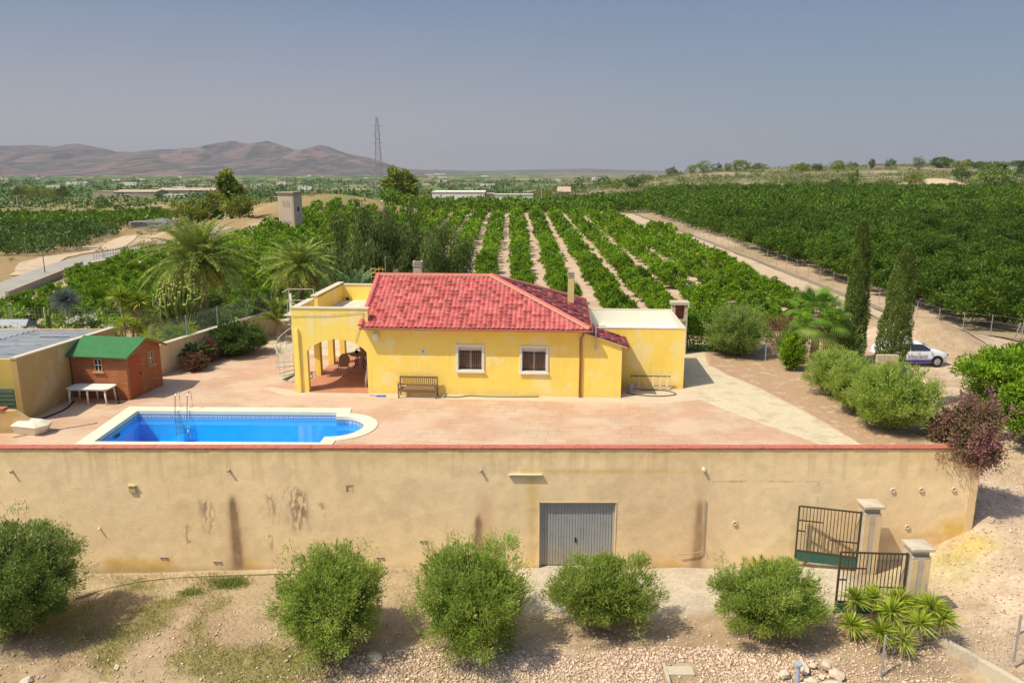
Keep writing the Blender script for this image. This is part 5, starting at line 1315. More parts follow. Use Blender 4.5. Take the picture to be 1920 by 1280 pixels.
# terrace edge
G = "olive green shrubs along the drive"
bush("olive_shrub", 14.75, 28.5, 0, 3.4, 2.6, "biggest light green shrub, directly behind the right end of the red coping", n=20000, seed=21, group=G, up=.9)
bush("olive_shrub", 14.3, 30.6, 0, 2.4, 2.3, "light green shrub tucked behind the biggest one, beside the soil bed", n=11000, seed=22, group=G, up=1.0)
bush("olive_shrub", 14.5, 33.2, 0, 2.7, 2.1, "light green shrub in front of the fan palm trunk", n=12000, seed=23, group=G, up=.9, mat="leaf_olive")
bush("round_shrub", 12.2, 40.8, 0, 3.5, 2.75, "large round grey green shrub beside the hedge behind the annex", n=18000, seed=24, mat="leaf_olive_dark", up=.6)
bush("round_shrub", 14.7, 39.3, 0, 1.6, 1.8, "small dark shrub at the foot of the fan palm, left of its trunk", n=6000, seed=25, mat="leaf_olive_dark")
bush("round_shrub", 17.0, 38.6, 0, 2.0, 2.3, "dark shrub between the fan palm trunk and the first cypress", n=7000, seed=26, mat="leaf_olive_dark")
bush("climber_shrub", 14.1, 37.6, 0, 1.0, 1.8, "narrow bright green climber beside the palm trunk", n=4500, seed=27, mat="leaf_citrus", leaf=(.14, .06))
bush("dry_shrub", 15.1, 42.2, 0, 2.6, 1.9, "thin brownish shrub between the round shrub and the fan palm", n=3500, seed=28, mat="leaf_red", leaf=(.1, .02), clumps=60)
def hedge():
    rng = np.random.default_rng(31); n = 22000
    r = empty("hedge", (9.9, 42.3, 0), 0, "bright green clipped hedge behind the annex corner", "hedge")
    p = np.stack([rng.uniform(-3.5, 3.6, n), rng.uniform(-.6, .6, n), rng.uniform(0.03, 1.75, n)], 1)
    f = rng.integers(0, 3, n); p[f == 0, 1] = -.6 + rng.normal(size=(f == 0).sum()) * .08; p[f == 1, 2] = 1.75 + rng.normal(size=(f == 1).sum()) * .09
    p[:, 2] += fbm(p[:, 0], p[:, 1], 1.2) * .3 * (p[:, 2] / 1.8)
    d = _norm(rng.normal(size=(n, 3)) + np.array([0, -.6, .5])); V, Q = leaf_quads(p, d, .13, .055, rng)
    np_mesh("foliage", V, Q, "leaf_citrus", r, lv=np.repeat(np.clip(rng.random(n) * .75, 0, 1), 4))
    m = MB()
    for i in range(9): m.tube([(-3.2 + i * .8, 0, 0), (-3.2 + i * .8, .05, 1.5)], .03, 6)
    m.build("stem", "bark", r)
hedge()
bush("bougainvillea", 16.95, 27.0, -1.7, 2.7, 3.7, "purple and rust coloured bougainvillea spilling over the end of the tan wall", cat="bougainvillea", n=13000, seed=33, mat="leaf_boug", leaf=(.10, .06), clumps=80, csize=.24, lift=.3, lump=.32, inner=.5, up=0, fuzz=.25, depth=2.2, sprays=50)
bush("bougainvillea", 16.2, 27.6, .0, 1.4, .9, "low dark purple bougainvillea sprawling on the wall top beside the biggest shrub", cat="bougainvillea", n=2500, seed=34, mat="leaf_boug", leaf=(.10, .06), clumps=30, trunk=True)
bush("dark_shrub", -15.1, 41.0, 0, 3.1, 1.75, "dense dark green shrub against the garden wall", n=12000, seed=41, mat="leaf_dark", leaf=(.13, .05), up=.2)
bush("red_shrub", -16.0, 37.6, 0, 1.3, .85, "low reddish leaved plant beside the shed at the wall foot", n=2500, seed=42, mat="leaf_red", leaf=(.12, .05), trunk=True)
bush("red_shrub", -15.9, 39.6, 0, 1.0, 1.3, "thin reddish twiggy shrub between cycad and dark shrub", n=1300, seed=43, mat="leaf_red", leaf=(.10, .03), clumps=40)

def citrus_mesh(seed, n, leaf, w=3.6, h=2.7, mat="leaf_citrus", inner=.5, lift=.15):
    rng = np.random.default_rng(seed)
    rx = w / 2; rz_ = (h - lift) / 2
    p, out, cv = crown_points(rng, n, (0, 0, lift + rz_), (rx, rx, rz_), 55, .27, inner, .8, .2)
    d = _norm(out * .7 + np.array([0, 0, .35]) + rng.normal(size=(n, 3)) * .6)
    V, Q = leaf_quads(p, d, leaf[0] * rng.uniform(.7, 1.3, n), leaf[1], rng, roll=out)
    V[:, 2] = np.maximum(V[:, 2], .05)
    lv = np.clip(.05 + cv * .55 + rng.random(n) * .4, 0, 1)
    return V, Q, np.repeat(lv, 4)
def tree_from(name, x, y, z, V, Q, lv, mat, label, cat, trunk_h=.6, tr=.08, group=None, rz=0, sc_=1):
    root = empty(name, (x, y, z), rz, label, cat, group); root.scale = (sc_,) * 3
    np_mesh("crown", V, Q, mat, root, lv=lv)
    m = MB(); m.tube([(0, 0, -.3), (.02, .02, trunk_h * .5), (0, 0, trunk_h)], [tr, tr * .85, tr * .7], 7)
    for k in range(4):
        a = k * PI / 2 + .4; m.tube([(0, 0, trunk_h), (math.cos(a) * .6, math.sin(a) * .6, trunk_h + .9)], [tr * .6, tr * .2], 6)
    m.build("trunk", "bark", root, smooth=True)
    return root
# lemon trees by the drive on the right
for i, (x, y, w, h, lab) in enumerate([(24.6, 36.9, 4.2, 3.1, "large glossy lemon tree beside the white car's drive, behind the bougainvillea"), (27.2, 37.8, 4.0, 3.2, "lemon tree at the picture's right edge, farther back beside the drive"), (23.7, 33.0, 3.2, 2.8, "lower lemon tree at the right edge, nearest to the bougainvillea")]):
    V, Q, lv = citrus_mesh(60 + i, 13000, (.20, .09), w, h)
    tree_from("lemon_tree", x, y, H(x, y), V, Q, lv, "leaf_citrus", lab, "tree", .7, .09, "lemon trees beside the drive")

def cypress(x, y, h, w, lean, seed, label):
    rng = np.random.default_rng(seed); n = 17000
    r = empty("cypress", (x, y, 0), 0, label, "tree", "cypresses beside the drive")
    t = rng.random(n) ** .85
    prof = np.interp(t, [0, .06, .25, .5, .75, .92, 1], [.45, .85, 1, .82, .62, .42, .10])
    a = rng.uniform(0, 2 * PI, n)
    lumpy = 1 + .28 * (fbm(a * 2.2 + 10, t * h * 1.8, 1.0, 3, seed) - .5) * 2
    rad = prof * w / 2 * lumpy * (1 - .25 * rng.random(n) ** 2)
    p = np.stack([np.cos(a) * rad + t * h * lean, np.sin(a) * rad, .15 + t * (h - .3)], 1)
    d = _norm(np.stack([np.cos(a) * .5, np.sin(a) * .5, np.full(n, 1.0)], 1) + rng.normal(size=(n, 3)) * .35)
    V, Q = leaf_quads(p, d, .15, .045, rng, roll=np.stack([np.cos(a), np.sin(a), a * 0], 1) * 1.5)
    np_mesh("foliage", V, Q, "leaf_cypress", r, lv=np.repeat(np.clip(.75 * fbm(a * 3, t * h * 2.5, 1.0, 2, seed + 5) + rng.random(n) * .35, 0, 1), 4))
    m = MB(); m.tube([(0, 0, -.1), (h * .4 * lean, 0, h * .4), (h * .93 * lean, 0, h * .93)], [.14, .1, .03], 8); m.build("trunk", "bark", r, smooth=True)
cypress(17.9, 39.2, 7.5, 1.2, -.015, 51, "taller slim cypress beside the fan palm")
cypress(18.65, 36.8, 6.5, 1.5, .045, 52, "shorter and broader leaning cypress in front of the white car")

def frond(L, rng, droop, leafL, n=46, w=.035, vee=.5, twist=.0):
    """a feather palm leaf along +X rising from the origin; returns verts, quads, lv (leaflets and rib)"""
    t = np.linspace(.12, 1, n)
    def pos(t): return np.stack([L * t * (1 - .12 * droop * t), np.zeros_like(t), L * (.55 * t - (.25 + .75 * droop) * t ** 2.0)], 1)
    P = pos(t); T = _norm(pos(t + .01) - pos(t - .01))
    V = []; lvs = []
    for s in (-1, 1):
        side = np.tile(np.array([0, s, 0.0]), (n, 1)); upv = np.cross(T, side); upv[:, 2] = np.abs(upv[:, 2])
        d = _norm(side * .85 + T * .75 + np.array([0, 0, vee]) * .5 + rng.normal(size=(n, 3)) * .10)
        LL = leafL * np.sin(np.clip(t * 1.05, 0, 1) * PI * .9 + .25).clip(.25, 1)
        v, q = leaf_quads(P, d, LL, w, rng, .28, roll=T * 0 + np.array([0, 0, 1.0]) * 1.5)
        V.append(v)
    V = np.concatenate(V); lv = np.repeat(rng.random(2 * n) * .5 + .2, 4)
    tr = np.linspace(0, 1, 10); R = pos(tr); rb = []
    for i in range(9):
        w0 = .035 * (1 - tr[i]) + .008; w1 = .035 * (1 - tr[i + 1]) + .008
        rb += [R[i] + [0, w0, 0], R[i] - [0, w0, 0], R[i + 1] - [0, w1, 0], R[i + 1] + [0, w1, 0]]
        rb += [R[i] + [0, 0, w0], R[i] - [0, 0, w0], R[i + 1] - [0, 0, w1], R[i + 1] + [0, 0, w1]]
    V = np.concatenate([V, np.array(rb)]); lv = np.concatenate([lv, np.full(len(rb), .85)])
    return V, lv
def palm(x, y, z, trunk_h, L, nf, seed, label, mat="leaf_palm", group=None, droop=(.25, 1.05), leafL=.5, tr=.2, dates=0, name="date_palm", cat="palm", rise=(80, -35), w=.052, trunk_mat="palm_bark"):
    rng = np.random.default_rng(seed); r = empty(name, (x, y, z), 0, label, cat, group)
    Vs = []; lvs = []
    for i in range(nf):
        f = (i + .5) / nf; a = i * 2.39996 + rng.normal() * .1; el = math.radians(lerp(rise[0], rise[1], f ** .9) + rng.normal() * 5)
        V, lv = frond(L * rng.uniform(.85, 1.08) * (.75 + .25 * math.sin(f * PI)), rng, lerp(droop[0], droop[1], f) , leafL, w=w)
        ce, se = math.cos(el * .8), math.sin(el * .8)
        V = V @ np.array([[ce, 0, se], [0, 1, 0], [-se, 0, ce]])
        ca, sa = math.cos(a), math.sin(a); V = V @ np.array([[ca, sa, 0], [-sa, ca, 0], [0, 0, 1]])
        V[:, 2] += trunk_h; Vs.append(V); lvs.append(np.clip(lv + rng.normal() * .12 + (.25 if f > .8 else 0), 0, 1))
    V = np.concatenate(Vs); V[:, 2] = np.maximum(V[:, 2], .05)
    np_mesh("fronds", V, np.arange(len(V)).reshape(-1, 4), mat, r, lv=np.concatenate(lvs))
    m = MB(); k = max(3, int(trunk_h / .22)); pts = []; rs = []
    for i in range(k * 2 + 1):
        zz = -.3 + (trunk_h + .35) * i / (k * 2); pts.append((.04 * math.sin(zz), .0, zz)); rs.append(tr * (1.25 - .25 * min(1, zz / max(trunk_h, .1))) * (1.08 if i % 2 else .92))
    m.tube(pts, rs, 12); m.build("trunk", trunk_mat, r, smooth=False)
    if dates:
        n = 900 * dates; P = []; D = []
        for i in range(dates):
            a = i * 2 * PI / dates + .5; base = np.array([math.cos(a) * .55, math.sin(a) * .55, trunk_h - .15]); c = base + [math.cos(a) * .35, math.sin(a) * .35, -.45]
            q = c + rng.normal(size=(900, 3)) * [.20, .20, .30]; P.append(q)
        P = np.concatenate(P); V, Q = leaf_quads(P, _norm(rng.normal(size=(n, 3)) + [0, 0, -1.5]), .10, .045, rng)
        np_mesh("date_bunches", V, Q, "dates", r, lv=np.repeat(rng.random(n), 4))
    return r
palm(-18.6, 45.6, .2, 4.1, 4.1, 92, 71, "largest date palm, arching crown with orange date bunches", leafL=.72, dates=6, tr=.26, droop=(.2, 1.0))
palm(-13.9, 50.0, -2.6, 6.0, 3.2, 64, 72, "date palm with orange date bunches, behind the spiral staircase", leafL=.58, dates=5, tr=.24)
palm(-13.85, 44.6, 0, .95, 2.2, 26, 73, "small young palm with upright fronds beside the staircase", "leaf_palm", leafL=.36, tr=.13, rise=(85, 25), droop=(.15, .7))
palm(-10.0, 48.6, -2.0, 3.5, 3.0, 40, 74, "blue green palm rising behind the roof terrace", "leaf_palm_blue", leafL=.5, tr=.22, rise=(85, -5), droop=(.1, .75))
palm(-16.35, 38.6, 0, .35, 1.25, 34, 75, "dark green cycad at the foot of the garden wall", "leaf_dark", leafL=.22, tr=.12, rise=(70, 5), name="cycad", cat="plant", droop=(.3, .8))
palm(-19.6, 47.6, -.5, 1.6, 2.6, 30, 76, "dark fronded palm half hidden behind the candelabra cactus", "leaf_dark", leafL=.45, tr=.2, rise=(70, -10))

def fan_palm():
    rng = np.random.default_rng(81); th = 2.8
    r = empty("fan_palm", (15.45, 38.3, 0), 0, "fan palm with a shaggy brown trunk and bright green fans beside the cypress", "palm")
    Vs = []; lv = []
    for i in range(25):
        f = i / 25; a = i * 2.39996; el = math.radians(lerp(78, -50, f)); pl = rng.uniform(.65, 1.0)
        dirv = np.array([math.cos(a) * math.cos(el), math.sin(a) * math.cos(el), math.sin(el)]); c = np.array([0, 0, th]) + dirv * pl; c[2] -= .2 * f
        sd = np.array([-math.sin(a), math.cos(a), 0]); up = np.cross(dirv, sd); up /= np.linalg.norm(up)
        s = .02; b0 = np.array([0, 0, th - .1])
        Vs.append(np.array([b0 + sd * s, b0 - sd * s, c - sd * s, c + sd * s])); lv.append(np.full(4, .6))
        k = 22; fl = rng.uniform(.80, 1.05); ang = np.linspace(-1.35, 1.35, k); base = rng.random() * .4 + .1
        for j, t in enumerate(ang):
            d = dirv * math.cos(t) + sd * math.sin(t) + up * (-.15); d = d / np.linalg.norm(d)
            nrm = np.cross(d, up); nrm /= np.linalg.norm(nrm); m1 = c + d * fl * .6; tip = c + d * fl; tip[2] -= .06 + .25 * f
            Vs.append(np.array([c, m1 + nrm * .03, tip, m1 - nrm * .03])); lv.append(np.full(4, base + rng.random() * .3 + (.25 if f > .75 else 0)))
    V = np.concatenate(Vs); np_mesh("fronds", V, np.arange(len(V)).reshape(-1, 4), "leaf_fan", r, lv=np.clip(np.concatenate(lv), 0, 1))
    m = MB(); pts = []; rs = []
    for i in range(34): zz = -.1 + 3.2 * i / 33; pts.append((.05 * math.sin(zz), 0, zz)); rs.append((.24 - .03 * zz) * (1.18 if i % 2 else .9))
    m.tube(pts, rs, 12); m.build("trunk", "palm_bark", r)
fan_palm()

def rosette(V, lv, c, R, n, rng, w=.05, dirz=.35, base=.3, dry=0):
    d = _norm(rng.normal(size=(n, 3)) + np.array([0, 0, dirz])); d[:, 2] = np.where(d[:, 2] < -.35, -d[:, 2], d[:, 2])
    p = np.tile(np.array(c), (n, 1)); v, q = leaf_quads(p, d, R * rng.uniform(.7, 1.1, n), w, rng, .12)
    V.append(v); lv.append(np.repeat(np.clip(base + rng.random(n) * .5, 0, 1), 4))
    if dry:
        d = _norm(rng.normal(size=(dry, 3)) + np.array([0, 0, -1.6])); v, q = leaf_quads(np.tile(np.array(c), (dry, 1)), d, R * .8, w * .8, rng, .1)
        V.append(v); lv.append(np.full(4 * dry, 1.0))
def yucca(x, y, heads, seed, label, mat="leaf_yucca", group=None, name="yucca", R=.55, n=90, w=.05, cat="yucca", z=None, dry=25, dirz=.35):
    """heads: list of (dx, dy, height)"""
    rng = np.random.default_rng(seed); z = H(x, y) if z is None else z
    r = empty(name, (x, y, z), 0, label, cat, group); V = []; lv = []; m = MB()
    for dx, dy, h in heads:
        rosette(V, lv, (dx, dy, h), R, n, rng, w, dirz, .15, dry)
        m.tube([(dx * .3, dy * .3, -.1), (dx * .8, dy * .8, h * .6), (dx, dy, h)], .05, 7)
    V = np.concatenate(V); V[:, 2] = np.maximum(V[:, 2], .02); np_mesh("leaves", V, np.arange(len(V)).reshape(-1, 4), mat, r, lv=np.concatenate(lv)); m.build("stem", "palm_bark", r)
G = "yuccas in the clump by the gate"
spots = [(11.15, 22.3, .95, "yucca head at the back left of the clump, against the gate bars"), (11.75, 22.35, .95, "yucca head at the back of the clump, next to the front gate pillar's left"), (12.45, 22.1, .95, "bright yucca head just in front of the pillar"), (13.0, 21.75, .9, "yucca behind the low concrete wall, at the foot of the pillar"),
         (10.75, 21.6, .55, "small isolated yucca, leftmost and lowest of the clump"), (11.95, 21.55, .95, "upright yucca in the middle of the clump"), (11.35, 20.95, .75, "yucca at the front left, above the grey fence post"), (11.95, 20.75, .55, "small yucca immediately behind the grey fence post"),
         (12.55, 21.05, .85, "wide yucca in the front row, second from the low wall"), (13.25, 21.1, .95, "yucca with straw coloured dead leaves, nearest to the low concrete wall"), (13.1, 21.45, 1.15, "yucca with the highest head at the clump's outer corner")]
for i, (x, y, h, lab) in enumerate(spots): yucca(x - .1, y, [(0, 0, h)], 90 + i, lab, group=G, R=.66, n=150, w=.045, dry=70 if i == 9 else 22)
yucca(-22.1, 43.4, [(-.3, 0, 2.6), (.7, .2, 2.3), (.25, .3, 1.9)], 110, "yellowish tree yucca with bare leaning stems behind the flower bed", R=.95, n=150, z=.2, w=.07, name="tree_yucca")
yucca(-20.9, 40.6, [(0, 0, 1.3), (.4, .3, 1.0), (-.3, .2, .9)], 111, "light green spiky plant in the rockery behind the shed", R=.7, n=80, z=.6, name="spiky_plant", cat="plant")
yucca(-18.6, 38.9, [(0, 0, .9), (.6, .4, .8), (-.5, .5, .6), (.3, -.5, .5)], 112, "tuft of pale green bamboo-like shoots beside the shed roof", R=.9, n=90, z=.6, name="grassy_plant", w=.03, cat="plant", dry=5, dirz=1.2)
yucca(-25.3, 43.0, [(0, 0, 2.1)], 113, "silvery blue ball-headed yucca on a shaggy stem, rising from the flower bed", mat="leaf_silver", R=.98, n=1100, z=.55, w=.022, name="silver_yucca", dry=160, dirz=.05)
yucca(-18.0, 40.3, [(0, 0, .7), (.4, .6, .9)], 114, "green agave-like rosettes at the fence behind the shed", R=.7, n=60, z=.6, name="agave", w=.09, cat="plant", dry=0)

def candelabra():
    rng = np.random.default_rng(120); r = empty("candelabra_cactus", (-18.9, 42.9, .3), 0, "tall candelabra cactus with dozens of upright arms and yellow tips", "cactus")
    a = MB(); a.tube([(0, 0, 0), (.05, 0, .8), (0, 0, 1.4)], [.16, .15, .13], 8); a.build("trunk", "cactus", r)
    for i in range(84):
        an = i * 2.4 + rng.normal() * .1; q = (i / 84) ** .55; R = 1.45 * q; top = 3.35 - .9 * q ** 2.2 + rng.normal() * .12
        base = (0, 0, rng.uniform(.6, 1.5)); R *= rng.uniform(.75, 1.12); x, y = math.cos(an) * R, math.sin(an) * R; top += rng.normal() * .22; jx, jy = rng.normal() * .10, rng.normal() * .10
        a = MB(); a.tube([base, (x * .55, y * .55, base[2] + .25), (x * .9 + jx * .5, y * .9 + jy * .5, base[2] + .9), (x * 1.02 - jx * .5, y * 1.02 - jy * .5, (base[2] + .9 + top) / 2), (x + jx, y + jy, top)], [.035, .045, .05, .055, .05], 6)
        a_ = a.build("arm", "cactus", r); t = MB(); t.blob((x + jx, y + jy, top + .03), (.08, .08, .085), i, .1, 1); t.build("arm_tip", "cactus_tip", a_, smooth=True)
candelabra()
m = MB()
for dx, dy, h in ((0, 0, 1.75), (.16, .05, 1.6), (.08, -.12, 1.4)): m.tube([(dx, dy, 0), (dx, dy, h), (dx, dy, h + .06)], [.08, .08, .03], 8)
tag(m.build("column_cactus", "cactus", loc=(-25.45, 41.2, .8), smooth=True), "dark columnar cactus standing in front of the silvery yucca", "cactus")
# raised garden bed with its flowers
def garden_mound():
    xs = np.linspace(-46, -16.2, 90); ys = np.linspace(36.9, 46.3, 36); X, Y = np.meshgrid(xs, ys); x = X.ravel(); y = Y.ravel()
    lim = -17.4 + (y - 36.3) * .24
    z = .75 * sstep(0, .5, lim - x) * sstep(36.9, 37.8, y) * sstep(46.4, 44.5, y) + .25 * (fbm(x, y, 1.2) - .4) - .1 
    z = np.where(x > lim - .05, -.3, z)
    nx = len(xs); i = np.arange((len(ys) - 1) * (nx - 1)); r = i // (nx - 1); c = i % (nx - 1); a = r * nx + c
    tag(np_mesh("garden_ground", np.stack([x, y, z], 1), np.stack([a, a + 1, a + nx + 1, a + nx], 1), "bed_soil", smooth=True), kind="structure")
garden_mound()
def flower_bush(x, y, z, w, h, seed, label, nfl=14, mat="leaf_olive_dark"):
    r = bush("white_flower_bush", x, y, z, w, h, label, cat="flower bush", n=2600, seed=seed, mat=mat, leaf=(.14, .05), clumps=40, group="white flowering bushes in the raised bed")
    rng = np.random.default_rng(seed); P = []
    for i in range(nfl):
        a = rng.uniform(0, 2 * PI); q = rng.uniform(.2, 1); c = np.array([math.cos(a) * w / 2 * q, math.sin(a) * w / 2 * q, h * (1 - .4 * q * q) + .05]); P.append(c + rng.normal(size=(34, 3)) * [.12, .12, .05])
    P = np.concatenate(P); n = len(P); V, Q = leaf_quads(P, _norm(rng.normal(size=(n, 3)) + [0, 0, .5]), .09, .07, rng); np_mesh("flowers", V, Q, "petal", r, lv=np.repeat(rng.random(n), 4))
fl = [(-27.6, 39.4, 1.5, 1.25), (-26.3, 39.3, 1.5, 1.2), (-25.2, 39.3, 1.3, 1.15), (-24.3, 39.4, 1.1, 1.0), (-23.4, 41.2, 1.9, 1.5), (-22.0, 40.9, 1.4, .9), (-19.9, 37.6, 1.0, .7)]
nm = ["at the picture's left edge, above the grey roof", "above the grey roof, second from the left edge", "above the grey roof, directly left of the columnar cactus", "at the foot of the columnar cactus", "tall, right of the silvery yucca, flowers on top", "beside the pale rocks, low and spreading", "small, just behind the green shed roof"]
for i, (x, y, w, h) in enumerate(fl): flower_bush(x, y, .6, w, h, 130 + i, "white flowering bush " + nm[i])
bush("rockery_shrub", -20.0, 42.2, .6, 2.6, 1.3, "orange green loose shrub in the rockery under the tree yucca", n=3500, seed=140, mat="leaf_scrub", leaf=(.14, .04))
bush("rockery_shrub", -17.6, 39.3, .6, 1.8, 1.4, "yellow green airy shrub right behind the shed ridge", n=3500, seed=141, mat="leaf_fan", leaf=(.16, .025), up=1.0)
bush("rockery_shrub", -16.9, 42.6, .5, 2.0, 1.5, "dark green shrub behind the garden wall fence", n=4000, seed=142, mat="leaf_dark", leaf=(.14, .05))
bush("rockery_shrub", -21.5, 38.9, .6, 1.6, 1.1, "light green leafy shrub behind the outbuilding corner", n=3000, seed=143, mat="leaf_citrus", leaf=(.14, .05))
bush("rockery_shrub", -15.4, 48.6, -1.5, 3.2, 3.0, "dark rounded tree behind the garden wall, below the date palms", n=8000, seed=144, mat="leaf_dark", leaf=(.16, .06), cat="tree")
bush("rockery_shrub", -11.7, 48.8, -1.5, 2.4, 3.2, "very dark rounded shrub behind the spiral staircase", n=6000, seed=145, mat="leaf_dark", leaf=(.16, .06))
rocks = [(-22.9, 39.2, .28), (-22.4, 39.1, .2), (-21.3, 39.0, .35), (-20.7, 39.1, .25), (-20.3, 39.0, .2)]
for i, (x, y, s) in enumerate(rocks):
    m = MB(); m.blob((0, 0, s * .4), (s, s * .8, s * .6), i + 5, .3, 2)
    tag(m.build("garden_rock", "stone", loc=(x, y, .62)), "pale rock edging the flower bed, " + ["leftmost of the row", "second from the left of the row", "largest of the row", "fourth of the row", "rightmost of the row"][i], "rock", "pale rocks edging the raised bed")

def pepper_tree(x, y, z, w, h, seed, label, n=17000):
    rng = np.random.default_rng(seed); r = empty("pepper_tree", (x, y, z), 0, label, "tree", "drooping pepper trees behind the house")
    c = (0, 0, h * .60); p, out, cv = crown_points(rng, n, c, (w / 2, w / 2, h * .40), 85, .2, .35, 1, .35)
    strand = rng.random(n) ** 1.5 * h * .30; p[:, 2] -= strand * (np.abs(p[:, 0]) / w + .3); p[:, 2] = np.maximum(p[:, 2], .4)
    d = _norm(rng.normal(size=(n, 3)) * .4 + np.array([0, 0, -1.0]) + out * .35)
    V, Q = leaf_quads(p, d, .38 * rng.uniform(.6, 1.2, n), .055, rng)
    np_mesh("crown", V, Q, "leaf_pepper", r, lv=np.repeat(np.clip(cv * .6 + rng.random(n) * .4, 0, 1), 4))
    limbs(c, (w / 2, w / 2, h * .4), rng, 9, .18, (0, 0, -.2)).build("trunk", "bark", r, smooth=True)
pepper_tree(-10.6, 61.0, -3, 7.4, 11.2, 150, "tallest drooping olive grey tree behind the roof terrace", 30000)
pepper_tree(-6.1, 59, -3, 5.8, 9.2, 151, "drooping dark tree directly behind the red roof ridge end", 24000)
pepper_tree(-13.9, 63, -3, 5.0, 8.4, 152, "looser drooping tree left of the tallest one", 9000)
pepper_tree(-8.0, 54.5, -3, 4.0, 5.8, 153, "low dark drooping tree beside the television aerial", 8000)
pepper_tree(-5.0, 62, -3, 4.0, 5.4, 154, "smaller drooping tree at the edge of the orchard rows", 9000)
def scatter_blades(name, pts, L, W, mat, rng, label=None, kind="stuff", spread=.5):
    n = len(pts); d = _norm(rng.normal(size=(n, 3)) * spread + [0, 0, 1]); V, Q = leaf_quads(pts, d, L * rng.uniform(.5, 1.3, n), W, rng)
    return tag(np_mesh(name, V, Q, mat, lv=np.repeat(rng.random(n), 4)), label, kind=kind)
def ground_pts(n, x0, x1, y0, y1, rng, mask=None, dz=0.0):
    x = rng.uniform(x0, x1, n); y = rng.uniform(y0, y1, n)
    if mask is not None: k = mask(x, y) > rng.random(n); x, y = x[k], y[k]
    return np.stack([x, y, hgt(x, y) + dz], 1)
rg = np.random.default_rng(200)
scatter_blades("dry_grass", ground_pts(60000, -19, 0, 17.5, 26.3, rg, lambda x, y: sstep(.38, .6, fbm(x, y, .45, 3, 11)) * sstep(2, -6, x) * .9 + .10), .15, .012, "grass_dry", rg, "dry yellow grass")
scatter_blades("green_grass", ground_pts(26000, -14, -5.5, 19, 26.0, rg, lambda x, y: sstep(.52, .66, fbm(x, y, .45, 3, 11)) * .9), .13, .014, "grass_green", rg, "green grass")
scatter_blades("green_weeds", np.concatenate([ground_pts(5000, -11.2, -9.5, 25.0, 25.9, rg, lambda x, y: np.exp(-((x + 10.3) / .5) ** 2 - ((y - 25.5) / .3) ** 2)), ground_pts(1500, -12.2, -10.8, 24.5, 25.3, rg, lambda x, y: np.exp(-((x + 11.5) / .4) ** 2 - ((y - 24.9) / .2) ** 2))]), .20, .02, "grass_green", rg, "bright green weeds", spread=.8)
scatter_blades("dry_weeds", ground_pts(14000, 9.6, 19, 18.3, 24.6, rg, lambda x, y: (sstep(.46, .6, fbm(x, y, .8, 3, 31))) * .6 * ((x < 13) | (y < 21.7))), .11, .010, "grass_dry", rg, "dry weeds")
scatter_blades("dry_weeds", ground_pts(16000, 14, 24, 18, 26.4, rg, lambda x, y: sstep(.54, .64, fbm(x, y, .9, 4, 23)) * .5), .10, .010, "grass_dry", rg, "short dry weeds beside the low concrete wall")
scatter_blades("dry_weeds", ground_pts(60000, 14, 40, 26, 60, rg, lambda x, y: (sstep(.56, .66, fbm(x, y, .5, 4, 35))) * .35 * ~in_poly(x, y, TERR)), .16, .02, "grass_dry", rg, "dry weeds on the drive")
def gravel():
    rng = np.random.default_rng(210); n = 34000
    x = rng.uniform(-10, 13.2, n); y = 21.6 - rng.random(n) ** 1.0 * 4.2
    k = (sstep(-8.0, -4.5, x + (y - 19.5) * -.8) > rng.random(n)) & ((y < 21.45 - .25 * np.sin(x * .9)) | (rng.random(n) < .1)) & ~((x > 4.55) & (x < 5.6) & (y > 18.9) & (y < 20.9)) & ((x < 9.2) | (rng.random(n) < .35)); x = x[k]; y = y[k]
    # loose stones scattered elsewhere
    m = 2600; x = np.concatenate([x, rng.uniform(-18, 12, m), rng.uniform(14, 24, 5000)]); y = np.concatenate([y, rng.uniform(18.5, 23, m), rng.uniform(18, 34, 5000)])
    n = len(x); s = rng.uniform(.018, .055, n) * (1 + .5 * (rng.random(n) < .05)); z = hgt(x, y) + s * .25
    base = np.array([[1, 0, 0], [0, 1, 0], [-1, 0, 0], [0, -1, 0], [0, 0, .7], [0, 0, -.7], [.7, .7, .35], [-.7, .7, -.2], [-.7, -.7, .35], [.7, -.7, -.2]], float)
    tri = []
    bm = bmesh.new(); vv = [bm.verts.new(b) for b in base]; bmesh.ops.convex_hull(bm, input=vv); bm.verts.ensure_lookup_table(); bm.verts.index_update()
    idx = {v: i for i, v in enumerate(vv)}; tri = np.array([[idx[v] for v in f.verts] for f in bm.faces if len(f.verts) == 3]); bm.free()
    a = rng.uniform(0, 2 * PI, n); ca, sa = np.cos(a), np.sin(a); sc3 = rng.uniform(.6, 1.3, (n, 3)) * s[:, None]
    V = base[None] * rng.uniform(.75, 1.2, (n, 10, 1)) * sc3[:, None, :]
    X = V[..., 0] * ca[:, None] - V[..., 1] * sa[:, None] + x[:, None]; Y = V[..., 0] * sa[:, None] + V[..., 1] * ca[:, None] + y[:, None]; Z = V[..., 2] + z[:, None]
    V = np.stack([X, Y, Z], -1).reshape(-1, 3); F = (tri[None] + (np.arange(n) * 10)[:, None, None]).reshape(-1, 3)
    cb = np.array([[.62, .47, .34], [.70, .56, .42], [.54, .40, .28], [.66, .48, .38]])[rng.integers(0, 4, n)] * rng.uniform(.85, 1.15, (n, 1))
    tag(np_mesh("gravel", V, F, M("gravel", None, scale=6, rough=.95, spec=.1, attr="Col"), col=np.repeat(cb, 10, 0)), "loose pinkish gravel stones on the slope", kind="stuff")
gravel()
def rock(x, y, s, seed, label, group=None, dz=0, name="rock"):
    m = MB(); m.blob((0, 0, s[2] * .5), s, seed, .22, 2); o = m.build(name, "stone", loc=(x, y, H(x, y) + dz), rz=seed * 1.3); tag(o, label, "rock", group)
